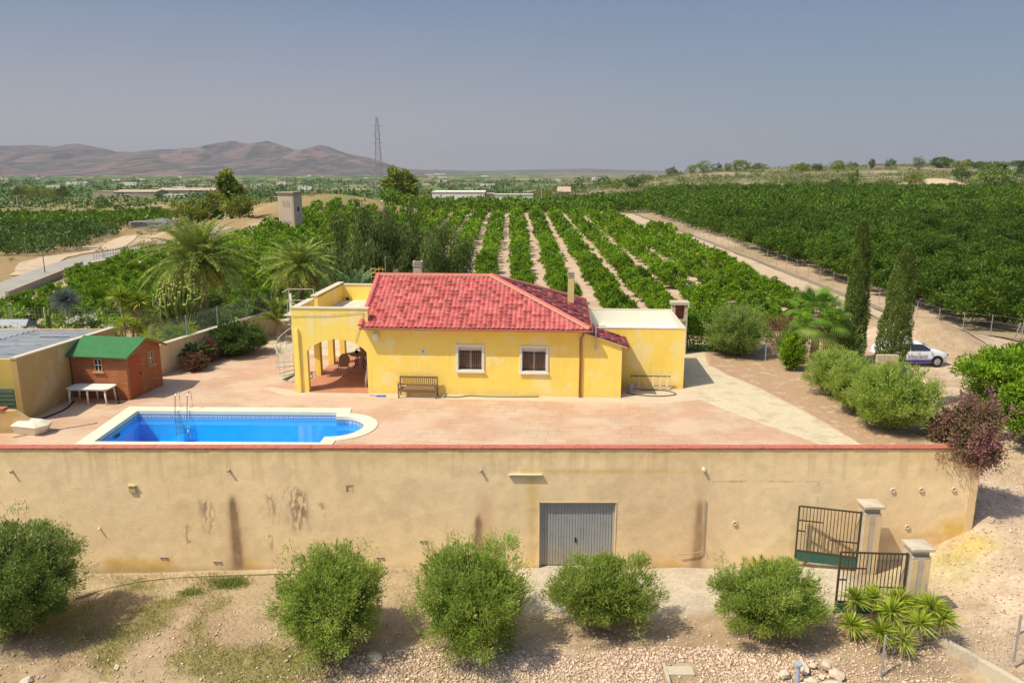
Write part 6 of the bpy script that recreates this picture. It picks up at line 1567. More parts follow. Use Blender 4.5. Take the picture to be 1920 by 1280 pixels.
pos_ = [(8.15, 20.25, "far left of the pile, behind the blue pipe"), (8.75, 20.45, "upper row, left"), (9.1, 20.55, "upper row, middle"), (9.5, 20.5, "upper row, rightmost"), (8.85, 20.05, "second row, left of the big slab"), (9.25, 20.2, "second row, flat and wide"), (9.65, 20.2, "far right of the pile, round"), (8.3, 19.75, "lowest left, half cut by the frame"), (8.95, 19.65, "upright reddish one between pipe and slab"), (9.45, 19.6, "large pale slab, biggest of the pile"), (9.95, 19.75, "small, below the far right round one"), (8.6, 19.85, "dark gap stone behind the pipe")]
for i, (x, y, w) in enumerate(pos_):
    s = .19 + .07 * math.sin(i * 2.3); s = .42 if i == 9 else s
    rock(x, y, (s, s * .8, s * .62), 300 + i, "boulder piled by the blue pipe, " + w, "boulders piled by the blue pipe", .02 if i > 3 else .1)
for i, (x, y, s, lab) in enumerate([(-14.6, 20.35, .22, "pale angular rock in the left foreground, inside the hose loop"), (-12.2, 20.1, .2, "smooth pale rock in the left foreground, right of the hose loop"), (-12.9, 19.85, .13, "small rock between the two larger ones in the left foreground"), (-4.25, 21.05, .27, "broad pale rock at the foot of the dense round bush"), (8.35 - 1.5, 21.35, .14, "flat pale rock near the broad bush, on brown litter"), (-12.1, 20.8, .12, "little rock above the smooth pale one, left foreground")]):
    rock(x, y, (s, s * .75, s * .5), 330 + i, lab)

# ---------------------------------------------------------------- car, barbecue, stump wall and small things by the drive
def build_bbq():
    b = empty("brick_barbecue", (9.15, 41.4, 0), HR, "pale concrete outdoor barbecue with a red brick hearth behind the annex", "barbecue")
    m = MB(); m.box(-.42, -.25, -.3, .3, 0, 2.75).box(.25, .42, -.3, .3, 0, 2.75).box(-.25, .25, .2, .3, 0, 2.75).box(-1.2, -.42, -.3, .3, 0, 1.9).box(-.25, .25, -.3, .2, 0, 1.9); m.build("body", "concrete", b)
    m = MB(); m.box(-.5, .5, -.36, .36, 2.75, 2.9).box(-1.25, .25, -.36, -.301, 1.85, 1.97); m.build("cap", "concrete", b)
    m = MB(); m.box(-.249, .249, .16, .199, 1.9, 2.7); m.build("hearth", "brick", b)
build_bbq()
def build_stub():
    b = empty("drive_wall", (17.6, 35.8, 0), 0, "short pinkish wall stub with a brick post behind the olive shrubs", "wall")
    m = MB(); m.box(-.1, .9, -.1, .1, 0, 1.25); m.build("wall", "patched_cement", b); m = MB(); m.box(.35, .55, -.3, -.1, 0, 1.0); m.build("post", "brick", b)
build_stub()
m = MB(); m.tube([(0, 0, 0), (0, 0, 1.0)], .03, 8); tag(m.build("marker_post", M("post_blue", [(.25, .42, .55)], rough=.5), loc=(13.45, 39.6, 0)), "thin pale blue post in the shade beside the large round shrub", "post")
def build_car():
    x0, y0 = 24.75, 46.6
    car = empty("parked_car", (x0, y0, H(x0, y0)), math.radians(3), "white car with door lettering and a blue stripe, half hidden by the cypress", "car")
    paint = M("car_paint", [(.78, .80, .83)], rough=.25, spec=.6, fine=0)
    L = 4.35
    # profile from rear (-) to front (+), heights of shoulder and roof
    st = [(-2.18, .45, .62, .62), (-2.12, .36, .95, .98), (-1.95, .30, 1.02, 1.18), (-1.6, .26, 1.02, 1.42), (-1.0, .24, 1.0, 1.53), (-.2, .24, .98, 1.55), (.35, .24, .97, 1.48), (.75, .24, .96, 1.30), (1.2, .24, .95, 1.02), (1.6, .25, .90, .93), (1.95, .28, .80, .82), (2.12, .33, .66, .66), (2.17, .42, .55, .55)]
    half = lambda x: .88 * (1 - .10 * max(0, (abs(x) - 1.3) / .87) ** 2 - (.28 * max(0, (abs(x) - 1.95) / .22)))
    V = []; k = 11
    for x, zb, zs, zr in st:
        w = half(x); wr = w * (.78 if zr > 1.1 else .93)
        sec = [(-w * .94, zb), (-w, (zb + zs) / 2), (-w * .97, zs), (-(w + wr) / 2 * .99, (zs + zr) / 2), (-wr, zr - .03 if zr > zs + .05 else zr), (0, zr + .03)]
        sec = sec + [(-a, b) for a, b in sec[:-1][::-1]]
        V += [(x, a, b) for a, b in sec]
    m = MB(); n = len(st); F = [(i * k + j, i * k + j + 1, (i + 1) * k + j + 1, (i + 1) * k + j) for i in range(n - 1) for j in range(k - 1)] + [(i * k + k - 1, i * k, (i + 1) * k, (i + 1) * k + k - 1) for i in range(n - 1)] + [tuple(range(k)), tuple((n - 1) * k + j for j in range(k))]
    m.add(V, F); m.build("body", paint, car, smooth=True)
    def side(y):
        s = -1 if y < 0 else 1
        def wy(z): return s * (.872 - .175 * np.clip((z - .97) / .5, 0, 1)) 
        for name, poly in (("side_window", [(-1.45, 1.03), (-.45, 1.03), (-.45, 1.43), (-1.2, 1.40)]), ("side_window", [(-.38, 1.03), (.98, 1.03), (.42, 1.40), (-.38, 1.43)])):
            g = MB(); g.add([(a, wy(z) + s * .012, z) for a, z in poly] + [(a, wy(z) - s * .03, z) for a, z in poly], [(0, 1, 2, 3), (7, 6, 5, 4), (0, 4, 5, 1), (1, 5, 6, 2), (2, 6, 7, 3), (3, 7, 4, 0)]); g.build(name, "glass_dark", car)
        g = MB(); g.add([(a, s * (.885), z) for a, z in ((-1.0, .27), (1.05, .27), (1.0, .43), (-.2, .47), (-1.0, .40))], [(0, 1, 2, 3, 4)]); g.build("side_stripe", M("stripe_blue", [(.05, .05, .28)], rough=.4) if "stripe_blue" not in MATS else "stripe_blue", car)
        g = MB(); g.blob((.85, s * .98, 1.05), (.10, .09, .07), 2, .1); g.build("wing_mirror", paint, car, smooth=True)
        g = MB(); g.box(.05, .2, s * .885, s * .90, .88, .90) if s > 0 else g.box(.05, .2, s * .90, s * .885, .88, .90); g.build("door_handle", "black", car)
    side(-1); side(1)
    g = MB(); g.add([(.50, -.60, 1.445), (.50, .60, 1.445), (1.13, .74, 1.08), (1.13, -.74, 1.08)], [(0, 1, 2, 3)]); g.build("windscreen", "glass_dark", car)
    for sx in (-1.32, 1.33):
        for s in (-1, 1):
            w = MB(); w.tube([(sx, s * .70, .33), (sx, s * .895, .33)], .33, 24); W = w.build("wheel", "black", car)
            w = MB(); w.tube([(sx, s * .88, .33), (sx, s * .903, .33)], .20, 16)
            for q in range(5): a = q * 2 * PI / 5; w.bar((sx, s * .905, .33), (sx + .2 * math.cos(a), s * .905, .33 + .2 * math.sin(a)), .05, .02)
            w.build("rim", "galvanised", W)
            w = MB(); p = [(sx + .39 * math.cos(t), .33 + .39 * math.sin(t)) for t in np.linspace(-.1, PI + .1, 14)]
            w.prism(p, s * .84, s * .889, axes='xzy'); w.build("wheel_arch", "black", car)
    for s in (-1, 1):
        g = MB(); g.blob((2.0, s * .62, .70), (.18, .17, .08), 3, .05); g.build("headlight", "glass_dark", car, smooth=True)
    # lettering on the near doors
    cu = bpy.data.curves.new("lettering", 'FONT'); cu.body = "Vincent"; cu.size = .42; cu.extrude = .002; cu.shear = .2
    ob = bpy.data.objects.new("lettering_curve", cu); C.objects.link(ob)
    dg = bpy.context.evaluated_depsgraph_get(); me = bpy.data.meshes.new_from_object(ob.evaluated_get(dg)); bpy.data.objects.remove(ob)
    lt = bpy.data.objects.new("door_lettering", me); C.objects.link(lt); me.materials.clear(); me.materials.append(M("letter_grey", [(.20, .19, .26)], rough=.5)); lt.parent = car
    lt.rotation_euler = (PI / 2, 0, 0); lt.location = (-.62, -.893, .55)
build_car()
mesh_fence("track_fence", [(36.0, 53), (35.6, 70), (34.5, 100), (32.8, 140), (31.5, 186)], 1.6, "long line of thin grey fence posts and wires along the dark orchard", 3.4, H, 0, .012, .03)
m = MB(); m.bar((-.3, 0, 0), (0, 0, 1.2), .06).bar((.3, .1, 0), (0, 0, 1.2), .06).bar((0, .4, 0), (0, 0, 1.2), .06).bar((-.15, 0, .6), (.15, .05, .6), .05)
tag(m.build("metal_trestle", "galvanised", loc=(36.8, 54.5, H(36.8, 54.5))), "grey steel tripod brace where the orchard fence meets the drive", "trestle")
# ---------------------------------------------------------------- orchards
def project(x, y, z):
    p = math.radians(12.53); cp, sp = math.cos(p), math.sin(p); dz = z - CAM_H
    d = y * cp - dz * sp; return 960 + 1440 * x / d, 640 - 1440 * (y * sp + dz * cp) / d, d
rg = np.random.default_rng(400)
road_x = lambda y: np.interp(y, [46, 60, 90, 130, 186], [35, 33.5, 32.5, 31, 28])
fence_x = lambda y: np.interp(y, [53, 70, 100, 140, 186], [36.0, 35.6, 34.5, 32.8, 31.5])
left_lim = lambda x: np.interp(x, [-60, -53, -50, -46, -44], [40, 60, 110, 140, 178])
left_x = lambda y: np.interp(y, [50, 73, 108, 125, 178], [-43, -46.5, -52, -47, -46])
blockA, blockC = [], []
for k in range(-27, 9):
    X = 1.1 + 4.1 * k; y = 51.0 + (k * 37 % 10) * .25
    while y < 178:
        xx = X + rg.normal() * .15; yy = y + rg.normal() * .15
        ok = xx < road_x(yy) - 4.5 - (5 if yy < 60 else 0)
        if xx < -20: ok = ok and xx > left_x(yy)
        if xx < -9 and yy < 54: ok = False
        if -7 < xx < 7 and yy < 64: ok = False
        if xx > 10 and yy < 53: ok = False
        if rg.random() < (.012 if k < 3 else .05): ok = False
        if ok and abs(xx / yy) < .78: blockA.append((xx, yy, k))
        y += 2.95
    # next row
row = 0
for y in np.arange(57, 338, 4.3):
    xl = fence_x(y) + 4.0 if y < 186 else (np.interp(y, [186, 240, 338], [30, 8, 66]) + 0)
    x = xl; j = 0
    while x < .72 * y + 8:
        blockC.append((x + rg.normal() * .3, y + rg.normal() * .3, j)); x += 4.6; j += 1
    row += 1
for x, y in ((38.5, 52.5), (43, 53.5), (47.5, 52.8)): blockC.append((x, y, 0))
cand = []
for x, y, k in blockA:
    px, py, d = project(x, y, H(x, y) + 1.2)
    if -20 < px < 1940 and not (px < 560 and py > 600): cand.append((d / 1.0, 'A', x, y, k))
for x, y, j in blockC:
    px, py, d = project(x, y, H(x, y) + 1.5)
    if -20 < px < 1940: cand.append((d / 1.25, 'C', x, y, j))
cand.sort(); near = cand[:300]; near_set = {(c[2], c[3]) for c in near}
protoA = []; protoC = []
ORD = ["first", "second", "third", "fourth", "fifth", "sixth", "seventh", "eighth", "ninth", "tenth", "eleventh", "twelfth", "thirteenth", "fourteenth", "fifteenth", "sixteenth", "seventeenth", "eighteenth", "nineteenth", "twentieth"]
def ordn(i): return ORD[i] if i < 20 else ["twenty", "thirty", "forty"][(i + 1) // 10 - 2] + "-" + ORD[(i + 1) % 10 - 1] if (i + 1) % 10 else ["thirtieth", "fortieth", "fiftieth"][(i + 1) // 10 - 3]
rank = {}
for b_ in 'AC':
    rows_ = {}
    for c in near:
        if c[1] == b_: rows_.setdefault(c[4], []).append((c[3], c[2]))
    for k_, l_ in rows_.items():
        for q_, (yy, xx) in enumerate(sorted(l_)): rank[(xx, yy)] = q_
def labA(x, y, k):
    r_ = ordn(rank[(x, y)])
    if k >= -1: return "lemon tree, " + r_ + " from the house in the " + ordn(k + 1) + " row right of the drooping trees"
    return "lemon tree, " + r_ + " from the house in the " + ordn(-k - 2) + " row left of the roof ridge"
def labC(x, y, j): return "dark orange tree, " + ordn(rank[(x, y)]) + " from the drive in the " + ordn(j) + " row behind the track fence"
for i, c in enumerate(near):
    _, b, x, y, k = c; P = protoA if b == 'A' else protoC; z = H(x, y)
    rz = rg.uniform(0, 6.28); s = rg.uniform(.86, 1.14) * (1.12 if b == 'C' else 1.0)
    lab, mat, grp = (labA(x, y, k), "leaf_citrus", "lemon trees of the orchard behind the house") if b == 'A' else (labC(x, y, k), "leaf_orange", "orange trees of the dark grove")
    if len(P) < 5:
        V, Q, lv = citrus_mesh(500 + len(P) + (50 if b == 'C' else 0), 4200 if b == 'A' else 7000, (.19, .10) if b == 'A' else (.24, .12), 2.3 if b == 'A' else 4.9, 2.15 if b == 'A' else 3.5, inner=.55, lift=.2 if b == 'A' else .5)
        r = tree_from("citrus_tree", x, y, z, V, Q, lv, mat, lab, "tree", .6, .07, grp, rz, s); P.append((r, [q for q in C.objects if q.parent == r]))
    else:
        src, kids = P[i % 5]; r = src.copy(); C.objects.link(r); r.location = (x, y, z); r.rotation_euler = (0, 0, rz); r.scale = (s, s, s * rg.uniform(.9, 1.1)); r["label"] = lab; r["group"] = grp
        for q in kids: ch = q.copy(); C.objects.link(ch); ch.parent = r
def mass(name, pts, mat, w, h, n, leaf, label, seed, variants=6, lift=.3):
    """many far trees as one mesh"""
    if not len(pts): return
    rng = np.random.default_rng(seed); pts = np.array(pts, float); vs = [citrus_mesh(seed + i, n, leaf, w, h, inner=.6, lift=lift) for i in range(variants)]
    VV = []; LL = []
    which = rng.integers(0, variants, len(pts)); z = hgt(pts[:, 0], pts[:, 1])
    for v in range(variants):
        P = pts[which == v]; Z = z[which == v]
        if not len(P): continue
        V, Q, lv = vs[v]; a = rng.uniform(0, 2 * PI, len(P)); s = rng.uniform(.8, 1.15, len(P)); sz = s * rng.uniform(.85, 1.15, len(P)); ca, sa = np.cos(a) * s, np.sin(a) * s
        X = V[None, :, 0] * ca[:, None] - V[None, :, 1] * sa[:, None] + P[:, 0:1]; Y = V[None, :, 0] * sa[:, None] + V[None, :, 1] * ca[:, None] + P[:, 1:2]; ZZ = V[None, :, 2] * sz[:, None] + Z[:, None]
        VV.append(np.stack([X, Y, ZZ], -1).reshape(-1, 3)); LL.append(np.clip(lv[None] + rng.normal(size=(len(P), 1)) * .13, 0, 1).reshape(-1))
    V = np.concatenate(VV); return tag(np_mesh(name, V, np.arange(len(V)).reshape(-1, 4), mat, lv=np.concatenate(LL)), label, kind="stuff")
restA = [(x, y) for x, y, k in blockA if (x, y) not in near_set]; restC = [(x, y) for x, y, j in blockC if (x, y) not in near_set]
mass("orchard_trees", [p for p in restA if p[1] < 125], "leaf_citrus", 2.35, 2.1, 520, (.36, .20), "farther rows of the bright green lemon orchard", 600)
mass("orchard_trees", [p for p in restA if p[1] >= 125], "leaf_citrus", 2.35, 2.1, 260, (.50, .28), "farthest rows of the bright green lemon orchard", 620)
mass("dark_orchard_trees", [p for p in restC if p[1] < 150], "leaf_orange", 5.0, 3.5, 1000, (.38, .21), "body of the dark green orange grove", 640)
mass("dark_orchard_trees", [p for p in restC if p[1] >= 150], "leaf_orange", 5.2, 3.5, 420, (.60, .34), "far part of the dark green orange grove", 660)
B = [(x + rg.normal() * .2, y) for y in np.arange(190, 243, 3.4) for x in np.arange(-30, 34, 3.6) if x < np.interp(y, [186, 240], [28, 6])]
mass("far_grove_trees", B, "leaf_grove", 4.2, 2.7, 200, (.8, .45), "strip of grove in front of the long white building", 680)
D_ = [(x + rg.normal() * .4, y + rg.normal() * .4) for y in np.arange(186, 276, 4.2) for x in np.arange(-215, -80, 4.2) if -.76 * y < x < -.445 * y - (y - 186) * .0]
mass("left_grove_trees", D_, "leaf_grove", 4.4, 2.6, 180, (.8, .45), "light green grove beyond the valley track", 700)
E_ = [(x + rg.normal() * .4, y + rg.normal() * .4) for y in np.arange(120, 172, 4.6) for x in np.arange(-135, -62, 4.2) if -.76 * y < x < np.interp(y, [115, 168], [-73, -86])]
mass("left_dark_grove_trees", E_, "leaf_dark", 3.6, 2.8, 260, (.55, .32), "small dark grove in front of the light green one", 720)

# ---------------------------------------------------------------- trees one can tell apart in the distance
def at(px, D): return (px - 960) / 1440 / 1.02 * D
def far_tree(px, D, w_px, h_px, mat, seed, label, name="tree", n=1500, lift=.12, group=None, cat="tree", dz=0, top=None):
    """a tree of its own at bearing px and distance D, sizes given as it spans there"""
    x = at(px, D); s = D / 1440; w, h = w_px * s, h_px * s
    if top is not None: h = CAM_H + (320 - top) / 1440 * D * 1.02 - H(x, D) - dz
    rng = np.random.default_rng(seed)
    r = empty(name, (x, D, H(x, D) + dz), 0, label, cat, group); c = (0, 0, h * (.5 + lift / 2)); R = (w / 2 * .95, w / 2 * .95, h * (.5 - lift / 2) * .95)
    p, out, cv = crown_points(rng, n, c, R, 50, .34, .55, 1, .28)
    d = _norm(out * .5 + rng.normal(size=(n, 3)) * .6 + [0, 0, .3]); L = max(h, w) / 15
    V, Q = leaf_quads(p, d, L * rng.uniform(.6, 1.3, n), L * .6, rng, roll=out); V[:, 2] = np.maximum(V[:, 2], .0)
    np_mesh("crown", V, Q, mat, r, lv=np.repeat(np.clip(cv * .6 + rng.random(n) * .4, 0, 1), 4))
    m = MB(); m.tube([(0, 0, -.5), (0, 0, h * .35), (0, 0, h * .7)], [h * .035, h * .03, h * .012], 6); m.build("trunk", "bark", r)
    return r
far_tree(430, 172, 42, 60, "leaf_pine", 801, "tall rounded pine rising above the others on the knoll", "pine_tree", 3600, .3, top=325)
far_tree(350, 166, 60, 62, "leaf_pine", 802, "leftmost pine of the knoll, beside the grey fence", "pine_tree", 3600, .15, top=374)
far_tree(400, 168, 50, 66, "leaf_pine", 803, "middle pine of the knoll behind the concrete post", "pine_tree", 3600, .15, top=362)
far_tree(445, 165, 58, 70, "leaf_pine", 804, "right-hand spreading pine of the knoll", "pine_tree", 3600, .15, top=362)
far_tree(748, 235, 54, 72, "leaf_pine", 805, "big solitary round pine right of the lattice pylon", "pine_tree", 5000, .2, top=315)
far_tree(735, 228, 26, 36, "leaf_pine", 806, "small pine nestled at the foot of the solitary round pine", "pine_tree", 1800, top=354)
L_ = [(30, 420, 26, 30, "leaf_dark", "dark tree at the left edge of the valley tree line"), (45, 430, 24, 32, "leaf_pine", "second tree from the left in the valley tree line"), (68, 425, 26, 32, "leaf_pine", "middle round tree of the valley tree line"), (92, 425, 26, 30, "leaf_pine", "fourth tree of the valley tree line, yellowish green"), (116, 420, 24, 32, "leaf_dark", "rightmost dark tree of the valley tree line"),
      (219, 290, 20, 14, "leaf_dark", "dark low bush on the dry bank behind the light grove"),
      (800, 420, 30, 24, "leaf_pine", "round tree behind the solitary pine, right of it"), (835, 430, 34, 22, "leaf_dark", "dark tree left of the bare banks"), (770, 330, 22, 26, "leaf_scrub", "tree between the solitary pine and the white building"), (690, 300, 24, 24, "leaf_scrub", "scrubby tree left of the pylon foot"), (660, 330, 30, 20, "leaf_dark", "dark hedge-like tree beside the small white hut"), (615, 330, 34, 20, "leaf_dark", "dark tree behind the tall electricity post"),
      (1019, 420, 30, 20, "leaf_pine", "tree left of the small red roofed farmhouse"), (970, 330, 26, 24, "leaf_pine", "yellow green tree above the white wall's right end"), (1000, 330, 34, 26, "leaf_scrub", "scrub tree behind the end of the white wall"), (1048, 325, 26, 26, "leaf_scrub", "palm-like tree on the edge of the dark grove"), (930, 325, 22, 26, "leaf_pine", "small tree behind the white wall, above the second roof"),
      (1150, 500, 34, 16, "leaf_pine", "low pine on the scrub rise behind the grove"), (1185, 480, 34, 22, "leaf_dark", "dark pine beside the pale track cut"), (1210, 560, 26, 16, "leaf_scrub", "grey green tree above the bare terrace"), (1258, 640, 22, 16, "leaf_dark", "small skyline tree left of the tall eucalyptus"), (1296, 620, 18, 16, "leaf_pine", "flat topped pine on the skyline beside the eucalyptus"), (1317, 600, 24, 24, "leaf_olive_dark", "tall eucalyptus, highest tree on the skyline rise"), (1342, 610, 16, 16, "leaf_dark", "small skyline tree right of the eucalyptus"), (1362, 630, 16, 16, "leaf_scrub", "little round skyline tree before the umbrella pine"), (1388, 620, 32, 20, "leaf_pine", "wide umbrella pine on the skyline"),
      (1420, 620, 24, 14, "leaf_scrub", "low skyline bush right of the umbrella pine"), (1450, 360, 26, 22, "leaf_pine", "yellowish tree behind the dark grove's far edge"), (1500, 600, 30, 16, "leaf_pine", "flat tree on the skyline above the red parasol-like bush"), (1530, 590, 20, 14, "leaf_dark", "small dark skyline tree in the row right of the flat one"), (1567, 580, 26, 20, "leaf_pine", "round pine on the skyline with a bare trunk side"), (1595, 600, 18, 16, "leaf_scrub", "pale skyline tree right of the round pine"), (1567, 360, 24, 22, "leaf_dark", "dark tree at the grove's far edge beside the pale gap"), (1600, 362, 14, 34, "leaf_olive_dark", "narrow upright tree beside the pale gap"),
      (1631, 590, 10, 20, "leaf_dark", "slim palm-like tree sticking out on the skyline"), (1665, 600, 18, 18, "leaf_dark", "dark skyline tree right of the slim one"), (1718, 570, 22, 24, "leaf_scrub", "pale green round skyline tree"), (1760, 580, 36, 18, "leaf_dark", "broad dark skyline tree left of the ridge top"), (1800, 570, 30, 16, "leaf_pine", "low skyline pine left of the double tree"), (1830, 560, 26, 14, "leaf_dark", "dark skyline shrub on the ridge"), (1862, 480, 44, 26, "leaf_dark", "double dark tree on the ridge at the right"), (1905, 560, 30, 16, "leaf_dark", "dark clump on the ridge at the right edge"),
      (1860, 338, 66, 44, "leaf_olive_dark", "big grey green tree in front of the sandy bank"), (1905, 336, 46, 44, "leaf_dark", "big dark tree at the right edge before the bank"), (1802, 352, 36, 26, "leaf_dark", "dark bush at the left foot of the sandy bank"), (1715, 350, 34, 18, "leaf_pine", "green bush behind the dark grove's far edge"), (1657, 352, 30, 14, "leaf_scrub", "low grey bush behind the dark grove's far edge")]
for i, (px, D, w, h, mt, lab) in enumerate(L_): far_tree(px, D, w * 1.05, h * .95, mt, 820 + i, lab, n=1500)
for i, (px, D, lab) in enumerate([(990, 345, "dark thin cypress behind the white wall, left of its twin"), (998, 345, "dark thin cypress behind the white wall, right of its twin")]):
    far_tree(px, D, 6, 22, "leaf_dark", 890 + i, lab, "thin_cypress", 500, 0)
# far masses of trees and hillside scrub
def mass_far(name, pts, sizes, mat, n, seed, label):
    rng = np.random.default_rng(seed); pts = np.array(pts); sizes = np.array(sizes); m = len(pts); d = _norm(rng.normal(size=(m * n, 3))); k = np.repeat(np.arange(m), n)
    lift = sizes[k] * .5; P = np.stack([pts[k, 0] + d[:, 0] * sizes[k] * .9, pts[k, 1] + d[:, 1] * sizes[k] * .9, hgt(pts[:, 0], pts[:, 1])[k] + lift + d[:, 2] * lift * .9], 1)
    V, Q = leaf_quads(P, _norm(d * .6 + rng.normal(size=(m * n, 3)) * .6), sizes[k] * .55, sizes[k] * .38, rng, roll=d); tag(np_mesh(name, V, Q, mat, lv=np.repeat(np.clip(rng.random(m)[k] * .6 + rng.random(m * n) * .4, 0, 1), 4)), label, kind="stuff")
n = 7500; y = 340 + rg.random(n) ** 1.2 * 420; b = rg.uniform(.02, .76, n); x = b * y; k = (fbm(x, y, .05, 4, 4) > .40) & ((x < 60) | (y > 352)) & (fbm(x, y, .03, 4, 6) < .62) & (np.clip(bumpg(x, y, 150, 342, 20, 10, 1) + bumpg(x, y, 72, 340, 22, 8, 1) + bumpg(x, y, 190, 338, 16, 10, 1), 0, 1) < .4)
mass_far("hillside_scrub", np.stack([x[k], y[k]], 1), rg.uniform(.6, 2.0, k.sum()), "leaf_scrub", 16, 901, "grey green scrub on the far rise")
n = 3400; y = 280 * (2300 / 280) ** rg.random(n); b = rg.uniform(-.74, .12, n); x = b * y; k = (fbm(x, y, .012, 3, 14) > .46) & ~((y < 300) & (x < -.40 * y))
mass_far("valley_trees", np.stack([x[k], y[k]], 1), rg.uniform(1.4, 4.2, k.sum()) * np.interp(y[k], [280, 700, 2300], [.7, 1.2, 2.4]), "leaf_dark", 14, 902, "dark green tree clumps and groves on the valley floor")
n = 900; y = 46 + rg.random(n) * 160; x = -rg.uniform(40, 130, n); k = (polyd(x, y, L_ROAD) > 4) & (polyd(x, y, L_TRACK) > 4) & (polyd(x, y, L_TRACK) < 26) & (fbm(x, y, .12, 3, 3) > .45) & (y > left_lim(x) + 3)
mass_far("bank_bushes", np.stack([x[k], y[k]], 1), rg.uniform(.3, .8, k.sum()), "grass_dry", 34, 903, "dry yellowish bushes on the bank between lane and track")

# ---------------------------------------------------------------- structures in the distance
M("tower_wall", [(.52, .42, .31), (.58, .48, .36), (.42, .33, .24)], scale=.8, rough=.95, fine=.08, fscale=6)
M("far_white", [(.80, .78, .72)], rough=.8); M("far_tan", [(.50, .40, .28), (.42, .32, .23)], scale=.2, rough=.9); M("far_roof", [(.50, .40, .28), (.40, .32, .23)], scale=.3, rough=.9)
def tower():
    D = 138; x = at(542, D); t = empty("transformer_tower", (x, D, H(x, D)), math.radians(-14), "tall plain concrete transformer tower with faded marks, standing in the grove", "tower")
    z0 = 0; hh = 6.0 - H(x, D)
    m = MB(); m.box(-1.5, 1.5, -1.5, 1.5, 0, hh); m.build("body", "tower_wall", t)
    m = MB(); m.box(-1.75, 1.75, -1.75, 1.75, hh + .001, hh + .22); m.build("roof", "concrete_dark", t)
    m = MB(); m.box(-1.3, 1.3, -1.54, -1.501, .4, hh - .7); m.build("panel", M("tower_panel", [(.58, .47, .34), (.50, .40, .30)], scale=.6), t)
    for a in (-.55, .25):
        m = MB(); m.box(a, a + .12, -1.56, -1.541, hh - 2.4, hh - 1.3).bar((a, -1.55, hh - 1.3), (a + .5, -1.55, hh - 2.4), .1, .02).box(a + .42, a + .54, -1.56, -1.541, hh - 2.4, hh - 1.3); m.build("letter_mark", "concrete_dark", t)
    m = MB(); m.box(-.3, .9, -1.56, -1.541, 2.2, 2.6); m.build("faded_mark", M("mark_violet", [(.40, .33, .36)]), t)
    m = MB(); m.box(1.501, 1.53, -.3, .3, hh - 3.2, hh - 2.4); m.build("vent", "black", t)
tower()
def far_building(px0, px1, D, h_px, mat, label, name="farm_building", depth=8, roof=None, roofh=0, dz=0, cat="building", windows=0, group=None):
    x0, x1 = at(px0, D), at(px1, D); h = h_px * D / 1440; x = (x0 + x1) / 2; w = (x1 - x0) / 2
    b = empty(name, (x, D, H(x, D) + dz), 0, label, cat, group)
    m = MB(); m.box(-w, w, 0, depth, -1.5, h); m.build("wall", mat, b)
    m = MB()
    if roofh: m.prism([(-.4, h + .01), (depth + .4, h + .01), (depth / 2, h + roofh)], -w - .3, w + .3, axes='yzx')
    else: m.box(-w - .2, w + .2, -.2, depth + .2, h + .01, h + .25)
    m.build("roof", roof or mat, b)
    for i in range(windows):
        xx = lerp(-w, w, (i + .5) / windows); m = MB(); m.box(xx - w / windows * .3, xx + w / windows * .3, -.06, -.01, h * .3, h * .75); m.build("window", "concrete_dark", b)
    return b
far_building(810, 908, 252, 41, "far_white", "long low white building behind the strip of grove", windows=4, depth=14, cat="building")
far_building(908, 926, 256, 38, "far_roof", "small grey shed joined to the end of the long white building", depth=8)
far_building(928, 999, 250, 36, "far_white", "lower white walled building right of the long one, with railing on top", depth=3)
mesh_fence("roof_railing", [(at(926, 251), 251), (at(998, 251), 251)], 2.2, "pale thin railing standing behind the lower white wall", 2.0, lambda x, y: H(at(960, 250), 250) + 4.2, 0, .04, .05)
far_building(782, 809, 254, 28, "far_white", "low white wall left of the long white building", name="boundary_wall", depth=.4, cat="wall")
mesh_fence("yard_fence", [(at(786, 262), 262), (at(822, 262), 262)], 6.6, "tall pale posts and wires beside the white building", 2.0, H, 0, .04, .05)
far_building(697, 720, 262, 20, "far_white", "small white hut with a rounded roof beside the pylon", name="white_hut", depth=5, roof="far_white", roofh=.9)
far_building(172, 212, 560, 10, "far_tan", "ruined pale walls at the left end of the long brick sheds", depth=16, roof="far_roof", windows=5)
far_building(212, 290, 545, 11, "far_tan", "long brown brick shed with a row of dark openings", depth=20, roof="far_roof", roofh=1.4, windows=12)
far_building(292, 400, 580, 11, "far_roof", "long greyish roofed shed right of the brick one", depth=24, roof="far_roof", roofh=1.6, windows=14)
far_building(305, 345, 500, 5, "far_white", "small white building in front of the grey roofed shed", depth=8)
far_building(1047, 1070, 470, 8, M("farm_red", [(.36, .22, .16)]), "small reddish farmhouse on the plain, right of the pylon wires", depth=10, roof="far_tan", roofh=3)
far_building(500, 560, 470, 4, "far_tan", "low pale shed behind the transformer tower", depth=10)
far_building(1635, 1655, 600, 8, "far_tan", "pale house half hidden in skyline scrub", depth=10, cat="house")
far_building(1893, 1925, 560, 5, "far_white", "long white house on the ridge at the right edge", depth=8, cat="house")
far_building(445, 470, 300, 5, "far_white", "white shed above the cutting right of the pines", depth=6)
# scattered white farm buildings on the plain: alike, a few pixels each
k = 0
for i in range(110):
    D = float(900 * (4800 / 650) ** rg.random()); px = float(rg.uniform(-40, 1250)) if D > 1500 else float(rg.uniform(-40, 1000)); x = at(px, D)
    m = MB(); w = rg.uniform(6, 30) * (D / 1800) ** .5; m.box(-w / 2, w / 2, 0, 10, -3, rg.uniform(3, 6) * (D / 1800) ** .5)
    o = m.build("far_farmhouse", ["far_white", "far_tan", "far_tan"][i % 3], loc=(x, D, H(x, D)))
    tag(o, "tiny pale building far away on the valley floor", "building", "tiny pale buildings scattered over the valley floor")
